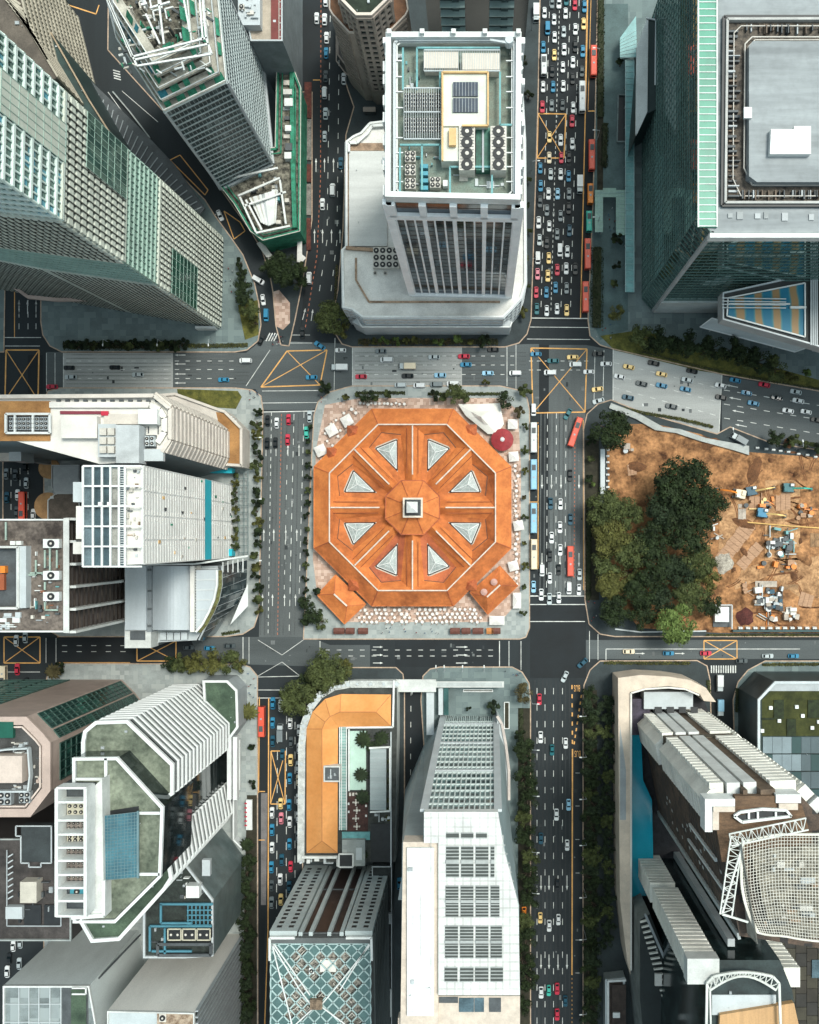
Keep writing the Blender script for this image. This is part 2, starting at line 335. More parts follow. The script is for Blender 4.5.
# far left street and inner street
line(b, 3, 337.5, 41, 337.5, .7); line(b, 5, 346, 40, 346, .6); line(b, 3, 672, 40, 672, .6); line(b, 3, 684, 40, 684, .6); line(b, 3, 692.5, 25, 692.5, .8)
for x in (19, 28, 36): dash(b, (x, 300, x, 335), 3, .5); dash(b, (x-8, 468, x-8, 516), 4, .5)
dash(b, (411, 690, 409, 1024), 21, .35)
arrow(b, 412, 690, 0, 1, 10)
for x in (19, 27.5, 36): arrow(b, x, 307, 0, -1, 14)
# ramp road at the top left
line(b, 52, 18, 78, 32, .8)
for i in range(4): line(b, 113+i*.3, 70+i*2.6, 120+i*.3, 72+i*2.6, 1.1)
line(b, 122, 91, 158, 122, .5); line(b, 108, 92, 150, 150, .6); line(b, 210, 219, 216, 214, .6)
struct('road_marking', b, M_WHITE)
b = MB()      # orange lines and yellow box junctions
def ybox(b, q, wpx=1.2, cross=True):
    for i in range(4): line(b, *q[i], *q[(i+1) % 4], wpx, .014+.0015*i)
    if cross: line(b, *q[0], *q[2], .8, .021); line(b, *q[1], *q[3], .8, .023)
def yin(q, k=.93):
    cx = sum(p[0] for p in q)/4; cy = sum(p[1] for p in q)/4
    return [(cx+(x-cx)*k, cy+(y-cy)*k) for x, y in q]
ybox(b, [(287, 351), (327, 350), (320, 385), (261, 387)]); ybox(b, [(531, 348), (587, 349), (585, 412), (533, 413)]); ybox(b, [(538, 113.5), (566, 114), (564, 158), (537, 158)])
ybox(b, [(6, 350), (39, 350), (38, 400), (5, 400)], 1.3); ybox(b, [(4, 637), (40, 637), (40, 663), (4, 663)]); ybox(b, [(137, 641), (176, 641), (176, 661), (137, 661)]); ybox(b, [(704, 640.5), (737, 640.5), (737, 659), (704, 659)], 1)
ybox(b, [(271, 751), (285.5, 751), (285, 804), (270.5, 804)], 1.1)
ybox(b, [(180, 155), (208, 190), (205, 195), (170, 160)], .9, False); ybox(b, [(224, 211), (234, 239), (245, 231), (240, 222)], .9, False)
line(b, 589, -60, 586.5, 60, .9); line(b, 586.5, 60, 580.5, 318, 1); line(b, 591, 0, 588, 110, .5); line(b, 588, 111, 596, 111, 1); line(b, 587, 0, 584.5, 110, .35)
line(b, 572.5, 749, 572, 975, 1.3); dash(b, (572, 978, 572, 1030), 12, .4, .5); dash(b, (572, 685, 572.5, 749), 7, .45, 1.3); dash(b, (581.5, 695, 573.5, 748), 8, .45, 1.3)
line(b, 538.3, 425, 538, 569, .7); line(b, 530.5, 423, 538.5, 423, .7); line(b, 530, 502, 538.5, 502, .8)
line(b, 259.4, 697, 258.6, 793, .9); line(b, 268.7, 698, 268, 930, 1.1); line(b, 268, 930, 264.5, 1030, 1.1); line(b, 258.5, 791.5, 265, 791.5, .9); line(b, 258.5, 840, 265, 840, .9); line(b, 257, 930, 256.5, 1030, .6)
line(b, 583.2, 420, 583.6, 590, .7); line(b, 14.5, 290, 14.5, 337, .8); line(b, 57, 662.5, 130, 662.5, .5); line(b, 56, 1, 96, 14, 1.2); line(b, 96, 14, 99, 5, 1); line(b, 313, 80, 320, 80, .8); line(b, 57, 636.8, 200, 636.8, .4)
struct('road_marking', b, M_ORANGE)
b = MB()
dash(b, (321, 0, 320.5, 180), 36, .5, .7); dash(b, (320.5, 180, 317, 255), 15, .5, .7); dash(b, (317, 255, 305, 330), 14, .5, .8); dash(b, (281.5, 414, 277.5, 637), 50, .55, .7); dash(b, (575, 430, 574, 580), 36, .5, .8)
struct('road_marking', b, M_RED)
def text_obj(name, s, size, loc, rz, m, parent=None, ext=.004, rot=None):
    cu = bpy.data.curves.new(name, 'FONT'); cu.body = s; cu.size = size; cu.align_x = 'CENTER'; cu.align_y = 'CENTER'; cu.extrude = ext
    o = bpy.data.objects.new(name, cu); COL.objects.link(o)
    me = bpy.data.meshes.new_from_object(o); bpy.data.objects.remove(o)
    o = bpy.data.objects.new(name, me); COL.objects.link(o); me.materials.append(m)
    o.location = loc; o.rotation_euler = rot or (0, 0, rz)
    if parent: o.parent = parent; o.location = Vector(loc)-wloc(parent)
    return o
t = text_obj('road_marking', 'BUS', 3.2, W(577.6, 753.5, .02), math.pi, M_ORANGE); t.scale = (.42*1.1, 1.15, 1); tag(t, kind='structure')
t = text_obj('road_marking', 'BUS', 3.2, W(577, 688, .02), math.pi, M_ORANGE); t.scale = (.42*1.1, 1.15, 1); tag(t, kind='structure')
# ================================================================ VEHICLES
PAINT = {}
for n_, c_ in dict(white=(.63, .65, .65), silver=(.42, .47, .48), grey=(.17, .2, .21), dark_grey=(.06, .075, .08), black=(.012, .015, .017), blue=(.03, .2, .34), pale_blue=(.25, .47, .62), dark_blue=(.012, .07, .11),
    teal=(.01, .12, .14), red=(.5, .03, .06), yellow=(.78, .55, .22), cream=(.72, .62, .45), green=(.05, .42, .33), orange=(.72, .22, .03), scarlet=(.68, .1, .06), pink=(.62, .2, .25)).items():
    PAINT[n_] = mat('paint_'+n_, c_, .4, .05, .5, spec=.25, coat=.12)
M_TYRE = mat('tyre_rubber', (.01, .01, .011), .9); M_WIND = mat('windscreen_glass', (.008, .014, .017), .2, spec=.15)
def car_proto(kind):
    """along +Y (front), standing on z=0"""
    root = thing('car', '', 'car'); b = MB()
    L, Wd = (4.6, 1.8) if kind == 'car' else (5.0, 1.95)
    def ring(w_, y0, y1, z, c=.25): return [(-w_+c, y0, z), (w_-c, y0, z), (w_, y0+c, z), (w_, y1-c, z), (w_-c, y1, z), (-w_+c, y1, z), (-w_, y1-c, z), (-w_, y0+c, z)]
    h = Wd/2; l = L/2
    zb = .78 if kind == 'car' else .95
    a0 = ring(h*.96, -l, l, .28, .3); a1 = ring(h, -l, l, .55, .35); a2 = ring(h*.95, -l+.06, l-.12, zb, .4)
    b.loft(a0, a1, 0, False); b.loft(a1, a2, 0, True)
    if kind == 'car': cy0, cy1, ry0, ry1, zt = -1.95, .95, -1.25, .2, 1.42
    else: cy0, cy1, ry0, ry1, zt = -2.35, 1.75, -2.2, 1.15, 1.95
    cw, rw = h*.88, h*.72 if kind == 'car' else h*.84
    lo = [(-cw, cy0, zb), (cw, cy0, zb), (cw, cy1, zb), (-cw, cy1, zb)]; hi = [(-rw, ry0, zt), (rw, ry0, zt), (rw, ry1, zt), (-rw, ry1, zt)]
    b.loft(lo, hi, 0, True)
    for s_ in (-1, 1): b.box((s_*(h+.08), cy1-.25, zb), (.18, .14, .14))
    b.build('body', PAINT['white'], root)
    def panel(q, e=.012):
        n = (Vector(q[1])-Vector(q[0])).cross(Vector(q[2])-Vector(q[0])).normalized()*e
        return [Vector(p)+n for p in q]
    def shrink(q, k=.9):
        c = sum((Vector(p) for p in q), Vector())/4; return [c+(Vector(p)-c)*k for p in q]
    g = MB(); g.face(panel(shrink([lo[2], lo[3], hi[3], hi[2]]))); g.build('windscreen', M_WIND, root)
    g = MB(); g.face(panel(shrink([lo[0], lo[1], hi[1], hi[0]], .82))); g.build('rear_window', M_WIND, root)
    for q in ([lo[1], lo[2], hi[2], hi[1]], [lo[3], lo[0], hi[0], hi[3]]):
        g = MB(); g.face(panel(shrink(q, .84))); g.build('side_window', M_WIND, root)
    for sx in (-1, 1):
        for sy in (-1.38, 1.38):
            wv = MB(); n = 12
            a = [(sx*(h-.2), sy+.32*math.cos(2*math.pi*k/n), .33+.32*math.sin(2*math.pi*k/n)) for k in range(n)]
            c = [(sx*(h+.01), p[1], p[2]) for p in a]
            if sx > 0: wv.loft(a, c)
            else: wv.loft(a[::-1], c[::-1])
            wv.build('wheel', M_TYRE, root)
    return root
def big_proto(kind, L=12.0, Wd=2.5, Hh=3.1):
    root = thing('bus', '', 'bus'); l, h = L/2, Wd/2
    if kind == 'bus':
        b = MB(); r0 = [(-h, -l, .4), (h, -l, .4), (h, l, .4), (-h, l, .4)]; r1 = [(-h, -l, Hh-.35), (h, -l, Hh-.35), (h, l, Hh-.35), (-h, l, Hh-.35)]
        r2 = [(-h+.3, -l+.25, Hh), (h-.3, -l+.25, Hh), (h-.3, l-.3, Hh), (-h+.3, l-.3, Hh)]
        b.loft(r0, r1, 0, False); b.loft(r1, r2, 0, True); b.build('body', PAINT['white'], root)
        u = MB(); u.box((0, -l*.45, Hh), (1.5, 2.2, .25)); u.build('roof_unit', M_DGREY, root)
        u = MB(); u.box((0, l*.2, Hh), (.7, .7, .09)); u.build('roof_hatch', M_GREY, root)
        g = MB()
        for s_ in (-1, 1): g.box((s_*(h+.012), 0, 1.4), (.02, L-1.2, 1.0))
        g.build('side_window', M_WIND, root)
        g = MB(); g.box((0, l+.012, 1.2), (Wd-.4, .02, 1.4)); g.build('windscreen', M_WIND, root)
    else:
        b = MB(); b.box((0, -1.0, .9), (Wd, L-2.4, Hh-.9)); b.build('cargo_box', PAINT['white'], root)
        b = MB(); b.box((0, 0, .5), (Wd*.5, L-.4, .38)); b.build('chassis', M_DGREY, root)
        q = l-2.0; b = MB(); b.loft([(-h*.95, q, .5), (h*.95, q, .5), (h*.95, l, .5), (-h*.95, l, .5)], [(-h*.9, q, 2.3), (h*.9, q, 2.3), (h*.9, l-.45, 2.3), (-h*.9, l-.45, 2.3)]); b.build('cab', PAINT['silver'], root)
        g = MB(); g.face([(h*.8, l-.03, 1.3), (-h*.8, l-.03, 1.3), (-h*.8, l-.37, 2.2), (h*.8, l-.37, 2.2)]); g.build('windscreen', M_WIND, root)
    for sx in (-1, 1):
        for sy in (-l*.6, l*.62):
            wv = MB(); n = 12
            a = [(sx*(h-.3), sy+.48*math.cos(2*math.pi*k/n), .48+.48*math.sin(2*math.pi*k/n)) for k in range(n)]; c = [(sx*(h-.01), p[1], p[2]) for p in a]
            if sx > 0: wv.loft(a, c)
            else: wv.loft(a[::-1], c[::-1])
            wv.build('wheel', M_TYRE, root)
    return root
PROTO = {}
USED = set()
def vehicle(kind):
    if kind not in PROTO:
        PROTO[kind] = dict(car=lambda: car_proto('car'), van=lambda: car_proto('van'), bus=lambda: big_proto('bus'), minibus=lambda: big_proto('bus', 8.0, 2.3, 2.8), truck=lambda: big_proto('truck', 7.0, 2.3, 2.9)).get(kind)()
    p = PROTO[kind]
    if kind not in USED: USED.add(kind); return p
    return copy_tree(p)
CNT = {}
NAMEOF = {'dark_grey': 'dark grey', 'dark_blue': 'dark blue', 'pale_blue': 'pale blue'}
def first_total(lst): 
    d = {}
    for e in lst: d[(e[2], e[3])] = d.get((e[2], e[3]), 0)+1
    return d
NUMW = dict(v='from the top', h='from the left')
def put(lane_label, lst, ang=0.0, axis='v'):
    """lst: (x, y, colour, kind, extra angle); ang: heading, degrees clockwise from 'up the picture'"""
    lst = [tuple(e)+('car', 0.0)[len(e)-3:] if len(e) < 5 else tuple(e) for e in lst]
    lst.sort(key=lambda e: e[1] if axis == 'v' else e[0])
    tot = first_total(lst); seen = {}
    for x, y, c, kind, ex in lst:
        k = (c, kind); seen[k] = seen.get(k, 0)+1
        o = vehicle(kind); o.name = {'car': 'car', 'van': 'van', 'bus': 'bus', 'minibus': 'minibus', 'truck': 'truck'}[kind]
        o.location = W(x, y, 0.015); o.rotation_euler = (0, 0, -R(ang+ex))
        jit = random.Random(int(x*7+y*13)); s_ = jit.uniform(.95, 1.06); o.scale = (s_, s_, s_) if kind in ('car', 'van') else (1, 1, 1)
        cn = NAMEOF.get(c, c); pre = ''
        if tot[k] > 1: pre = (ORD[seen[k]-1] or 'first')+' '; suf = ' '+NUMW[axis]
        else: suf = ''
        o['label'] = short(f"{pre}{cn} {kind}{suf} {lane_label}", f"{pre}{cn} {kind} {lane_label}"); o['category'] = kind; o['group'] = 'vehicles on the streets'
        for ch in [z for z in COL_KIDS(o) if z.name.split('.')[0] in ('body', 'cargo_box')]: paint(ch, PAINT[c])
def COL_KIDS(o): return list(o.children)
def Z(ox, oy, s_, *lst): return [(ox+e[0]/s_, oy+e[1]/s_)+tuple(e[2:]) for e in lst]
k = 8.19
put('in the leftmost lane of the jammed avenue', Z(520, 0, k, (200, 110, 'white'), (225, 240, 'blue', 'van'), (190, 390, 'blue'), (193, 550, 'white', 'minibus'), (188, 715, 'white'), (182, 880, 'red'))
    + Z(520, 110, k, (165, 480, 'blue'), (168, 625, 'blue'), (163, 755, 'dark_grey'), (152, 925, 'white')) + Z(520, 220, k, (158, 165, 'silver'), (145, 315, 'white', 'van'), (143, 445, 'pink'), (132, 595, 'red'), (137, 730, 'teal')), 180)
put('in the second lane of the jammed avenue', Z(520, 0, k, (262, 30, 'grey'), (278, 165, 'white'), (282, 310, 'white'), (280, 455, 'yellow'), (262, 590, 'black'), (270, 715, 'blue'), (258, 870, 'grey'))
    + Z(520, 110, k, (240, 225, 'yellow'), (238, 395, 'cream'), (250, 530, 'silver'), (232, 690, 'white'), (220, 825, 'grey'), (238, 955, 'white')) + Z(520, 220, k, (218, 190, 'black'), (235, 315, 'yellow'), (227, 460, 'yellow'), (215, 595, 'blue'), (218, 745, 'white')), 180)
put('in the third lane of the jammed avenue', Z(520, 0, k, (318, 28, 'white'), (372, 115, 'white'), (357, 265, 'silver'), (360, 410, 'white'), (350, 555, 'white'), (353, 710, 'white'), (347, 865, 'dark_grey'))
    + Z(520, 110, k, (332, 250, 'white'), (337, 395, 'red'), (332, 530, 'white'), (307, 690, 'pale_blue'), (330, 870, 'grey')) + Z(520, 220, k, (303, 120, 'grey'), (325, 250, 'white', 'van'), (304, 410, 'red'), (290, 555, 'blue'), (302, 730, 'white')), 180)
put('in the fourth lane of the jammed avenue', Z(520, 0, k, (378, 5, 'teal'), (448, 45, 'red'), (452, 245, 'white'), (452, 385, 'black'), (432, 515, 'white'), (430, 650, 'black'), (434, 885, 'white'))
    + Z(520, 110, k, (425, 95, 'red'), (427, 280, 'white'), (400, 390, 'black'), (397, 545, 'blue'), (400, 690, 'grey'), (397, 810, 'black'), (403, 990, 'dark_blue')) + Z(520, 220, k, (386, 260, 'white'), (377, 400, 'white'), (380, 560, 'grey'), (381, 740, 'yellow')), 180)
put('in the fifth lane of the jammed avenue', Z(520, 0, k, (527, 60, 'blue'), (520, 200, 'yellow'), (513, 425, 'blue'), (506, 590, 'dark_grey'), (505, 810, 'white', 'bus')) + Z(520, 110, k, (487, 620, 'white', 'truck')) + Z(520, 220, k, (452, 403, 'black')), 180)
put('in the bus lane of the jammed avenue', Z(520, 0, k, (598, 520, 'scarlet', 'bus')) + Z(520, 110, k, (583, 385, 'scarlet', 'bus'), (572, 700, 'orange', 'minibus'), (562, 925, 'green', 'minibus')) + Z(520, 220, k, (550, 290, 'scarlet', 'bus'), (532, 640, 'scarlet', 'bus')), 180)
put('parked at the verge left of the avenue', [(536, 15, 'white', 'truck')], 180)
put('crossing the yellow box of the upper avenue junction', Z(520, 330, k, (130, 200, 'blue'), (270, 255, 'teal'), (430, 225, 'yellow'), (452, 285, 'white', 'van'), (245, 352, 'white', 'van'), (562, 345, 'white')), -90, 'h')
put('between the avenue junction and the concrete road', Z(520, 330, k, (640, 198, 'black'), (703, 280, 'white'), (633, 487, 'yellow', 'car', -8), (640, 583, 'silver', 'car', -15)), -90, 'h')
put('turning below the yellow box junction', Z(520, 330, k, (390, 690, 'teal', 'car', 30), (448, 840, 'scarlet', 'bus', 19)), 180)
put('at the bus stop right of the octagonal hall', Z(520, 330, k, (110, 655, 'white', 'van'), (110, 885, 'white', 'bus')) + Z(520, 440, k, (110, 285, 'pale_blue', 'bus'), (110, 640, 'pale_blue', 'bus'), (112, 935, 'cream', 'bus')) + Z(520, 550, k, (110, 300, 'pale_blue')), 180)
put('in the dark first lane right of the octagonal hall', Z(520, 550, k, (180, 165, 'white', 'van'), (173, 365, 'white')), 180)
put('in the second lane right of the octagonal hall', Z(520, 440, k, (250, 520, 'dark_blue'), (258, 800, 'white'), (243, 950, 'black')) + Z(520, 550, k, (243, 230, 'white'), (240, 400, 'silver')), 180)
put('in the third lane right of the octagonal hall', Z(520, 440, k, (330, 525, 'white'), (326, 715, 'white'), (328, 900, 'white')) + Z(520, 550, k, (315, 160, 'black'), (317, 390, 'white')), 180)
put('in the fourth lane right of the octagonal hall', Z(520, 440, k, (408, 290, 'black'), (412, 650, 'dark_blue')) + Z(520, 550, k, (408, 90, 'scarlet', 'bus'), (400, 310, 'white', 'van')), 180)
put('in the kerb lane beside the park trees', Z(520, 550, k, (486, 200, 'silver'), (481, 325, 'white')), 180)
put('turning in the dark lower avenue junction', Z(520, 550, k, (510, 925, 'dark_blue', 'car', 48)) + Z(520, 660, k, (365, 135, 'silver', 'car', 25)), 180)
put('in the first lane of the lower avenue', Z(520, 660, k, (158, 320, 'red'), (168, 630, 'white')) + Z(520, 780, k, (170, 475, 'dark_blue')) + Z(520, 899, k, (165, 150, 'yellow'), (172, 760, 'white')), 180)
put('in the second lane of the lower avenue', Z(520, 660, k, (262, 735, 'teal')) + Z(520, 899, k, (238, 215, 'white'), (235, 745, 'green')), 180)
put('in the third lane of the lower avenue', Z(520, 780, k, (297, 280, 'white'), (305, 855, 'black')) + Z(520, 899, k, (313, 165, 'white'), (303, 730, 'red'), (303, 940, 'red')), 180)
put('in the fourth lane of the lower avenue', Z(520, 660, k, (373, 680, 'white')) + Z(520, 780, k, (397, 200, 'pale_blue'), (385, 530, 'white')) + Z(520, 899, k, (370, 830, 'dark_blue')), 180)
put('parked under the trees left of the lower avenue', [(524, 912, 'orange')], 180)
put('in the bus lane of the left street', Z(240, 670, k, (185, 415, 'scarlet', 'bus')), 0)
put('in the first lane of the lower left street', Z(240, 670, k, (272, 270, 'blue'), (270, 430, 'blue'), (270, 580, 'dark_blue')) + Z(240, 780, k, (265, 265, 'white'), (265, 405, 'blue'), (265, 550, 'white'), (260, 710, 'blue'), (262, 860, 'dark_grey'), (262, 1000, 'grey')), 0)
put('in the second lane of the lower left street', Z(240, 670, k, (337, 290, 'white'), (335, 510, 'grey', 'truck'), (350, 690, 'dark_blue')) + Z(240, 780, k, (335, 190, 'yellow'), (340, 310, 'pink'), (345, 650, 'dark_blue'), (332, 810, 'white'), (337, 975, 'yellow')), 0)
put('in the third lane of the lower left street', Z(240, 670, k, (413, 435, 'white'), (420, 590, 'dark_grey'), (418, 735, 'yellow'), (410, 885, 'blue')) + Z(240, 780, k, (405, 200, 'blue'), (410, 340, 'white'), (408, 520, 'blue'), (417, 705, 'red'), (405, 870, 'dark_blue')), 0)
put('in the kerb lane beside the orange roofed building', Z(240, 670, k, (487, 490, 'white'), (485, 640, 'white'), (478, 790, 'silver'), (480, 900, 'cream')) + Z(240, 780, k, (480, 155, 'white'), (478, 300, 'white'), (478, 460, 'grey')), 0)
put('rounding the corner by the zebra crossing', Z(240, 330, k, (177, 85, 'black', 'car', 25)), 0)
put('on the left part of the middle street', [(246, 361, 'white', 'van'), (224, 380, 'blue'), (69.6, 368, 'black'), (71.4, 377.5, 'silver'), (52.7, 387, 'red'), (115.4, 367.7, 'black'), (138.5, 375, 'silver')], -90, 'h')
put('on the yellow box of the left junction', Z(240, 330, k, (655, 130, 'blue', 'car', 35), (588, 390, 'blue')), -90, 'h')
put('in the queue on the upper left street at the hall', Z(240, 330, k, (228, 745, 'black'), (303, 763, 'white'), (400, 735, 'red'), (572, 710, 'silver'), (547, 840, 'green'), (225, 930, 'black'), (292, 925, 'black'), (393, 900, 'red')), 0)
put('in the side road left of the building site', [(288, 19, 'grey'), (296.5, 19, 'white')], 0)
put('in the dark lane of the top left street', Z(280, 0, k, (303, 155, 'white')) + Z(260, 220, k, (405, 480, 'white', 'van'), (350, 925, 'black')), 0)
put('in the middle lane of the top left street', Z(280, 0, k, (375, 15, 'white'), (367, 165, 'white'), (383, 315, 'white'), (380, 440, 'blue'), (377, 630, 'dark_grey'), (367, 765, 'white', 'van'), (375, 935, 'silver')) + Z(280, 110, k, (368, 220, 'silver'), (350, 775, 'white')), 0)
put('in the right lanes of the top left street', Z(280, 0, k, (525, 650, 'white')) + Z(280, 110, k, (500, 440, 'dark_blue'), (433, 660, 'white', 'van')), 0)
put('on the curved lane beside the grass corner', Z(180, 200, k, (330, 130, 'white', 'car', -25), (645, 660, 'white', 'van', -60), (683, 820, 'white', 'car', -8), (710, 945, 'blue', 'van', 2)), 180)
put('on the paving beside the diagonal ramp', [(45, 21, 'cream', 'truck', 25), (53.5, 26, 'white', 'car', 25), (58, 38, 'silver', 'car', 25)], 0)
q = 2.925
put('on the middle street above the hall', Z(270, 330, q, (207, 60, 'white'), (325, 63, 'grey'), (342, 88, 'white', 'van'), (205, 111, 'white', 'truck'), (267, 137, 'red'), (403, 108, 'cream', 'truck'), (403, 135, 'black'), (480, 80, 'silver'), (498, 133, 'pale_blue'), (567, 78, 'red'), (573, 102, 'blue'), (637, 127, 'pale_blue'), (653, 58, 'black'), (717, 127, 'white', 'van')), -90, 'h')
put('parked in the lay-by above the hall', Z(270, 330, q, (382, 162, 'silver', 'van'), (437, 163, 'white', 'van'), (487, 160, 'grey', 'van'), (535, 158, 'white', 'van')), -90, 'h')
put('on the concrete part of the right street', Z(539, 330, q, (262, 109, 'yellow'), (335, 98, 'black'), (447, 121, 'black'), (358, 130, 'yellow'), (433, 147, 'silver'), (235, 137, 'white'), (300, 158, 'dark_grey'), (358, 163, 'blue'), (428, 174, 'blue'), (260, 198, 'dark_blue'), (387, 224, 'dark_grey'), (530, 163, 'white')), -78, 'h')
put('on the dark part of the right street', Z(539, 330, q, (532, 198, 'black'), (573, 148, 'blue'), (658, 161, 'red'), (606, 185, 'blue'), (695, 199, 'dark_grey'), (750, 182, 'silver'), (757, 208, 'white'), (626, 215, 'blue'), (727, 237, 'white'), (780, 240, 'white'), (810, 264, 'black')), -78, 'h')
put('on the verge above the building site', Z(539, 330, q, (583, 320, 'grey', 'truck')), -60, 'h')
put('on the lower street below the park', Z(539, 330, q, (262, 940, 'cream'), (378, 945, 'blue'), (487, 945, 'red'), (592, 967, 'dark_grey'), (668, 953, 'silver'), (743, 953, 'blue')), 90, 'h')
put('in the gap street at the left edge', [(7, 474, 'grey'), (16.3, 475, 'dark_grey'), (26, 466, 'black'), (27, 483, 'silver'), (18.3, 495, 'white'), (7.6, 497.5, 'dark_blue'), (24.6, 507, 'scarlet', 'bus'), (34, 514.5, 'white'), (17.5, 512, 'dark_grey')], 0)
put('around the box junction at the left edge', [(17, 640.5, 'white'), (26, 637, 'silver'), (5.3, 675, 'cream', 'minibus'), (18, 669, 'red'), (27.3, 683, 'black')], 0)
put('waiting below the curved glass building', [(189, 647.3, 'dark_grey'), (210, 648, 'blue'), (230, 645.7, 'dark_grey')], 90, 'h')
put('in the gap street at the bottom left', [(14, 945.5, 'white'), (21, 942, 'silver'), (8, 971, 'white'), (20, 963, 'silver'), (10, 958, 'black')], 0)
put('in the inner street beside the stone tower', [(399.5, 883, 'blue')], 0)
put('in the driveway below the zebra crossing', [(719, 682.6, 'white', 'truck'), (719.5, 707, 'pale_blue', 'truck')], 180)
# ================================================================ OCTAGONAL MARKET HALL
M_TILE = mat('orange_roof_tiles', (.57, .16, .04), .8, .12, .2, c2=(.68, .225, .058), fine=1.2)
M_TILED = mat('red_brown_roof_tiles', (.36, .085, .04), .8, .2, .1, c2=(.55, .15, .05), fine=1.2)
M_TILEB = mat('weathered_shaded_tiles', (.45, .125, .033), .85, .2, .15, c2=(.63, .19, .05), fine=.8)
M_RIDGE = mat('ridge_plaster', (.6, .52, .44), .8, .12, .4)
M_SKYG = mat('skylight_glass', (.33, .38, .365), .3, .15, .25)
hall = thing('market_hall', 'large octagonal market hall with orange tiled roofs and eight triangular skylights', 'market hall', W(412.5, 507.5, .14))
HC = W(412.5, 507.5); K = S      # roof is low: offsets in plan
def hp(r, a, z, c=HC):
    """r in pixels from the hall's centre, a degrees clockwise from the top"""
    kz = S*(H-z)/H; p = W(412.5, 507.5, z)
    return Vector((p.x+r*kz*math.sin(R(a)), p.y+r*kz*math.cos(R(a)), z))
AV = 1/math.cos(R(22.5))
ZE, ZR, ZL = 5.2, 9.6, 5.6
b = MB(); n8 = [22.5+45*i for i in range(8)]
b.prism([hp(95*AV, a, 1) for a in n8], .15, ZE-.2); b.build('arcade_wall', mat('hall_wall', (.5, .44, .36), .8, .1, .3), hall)
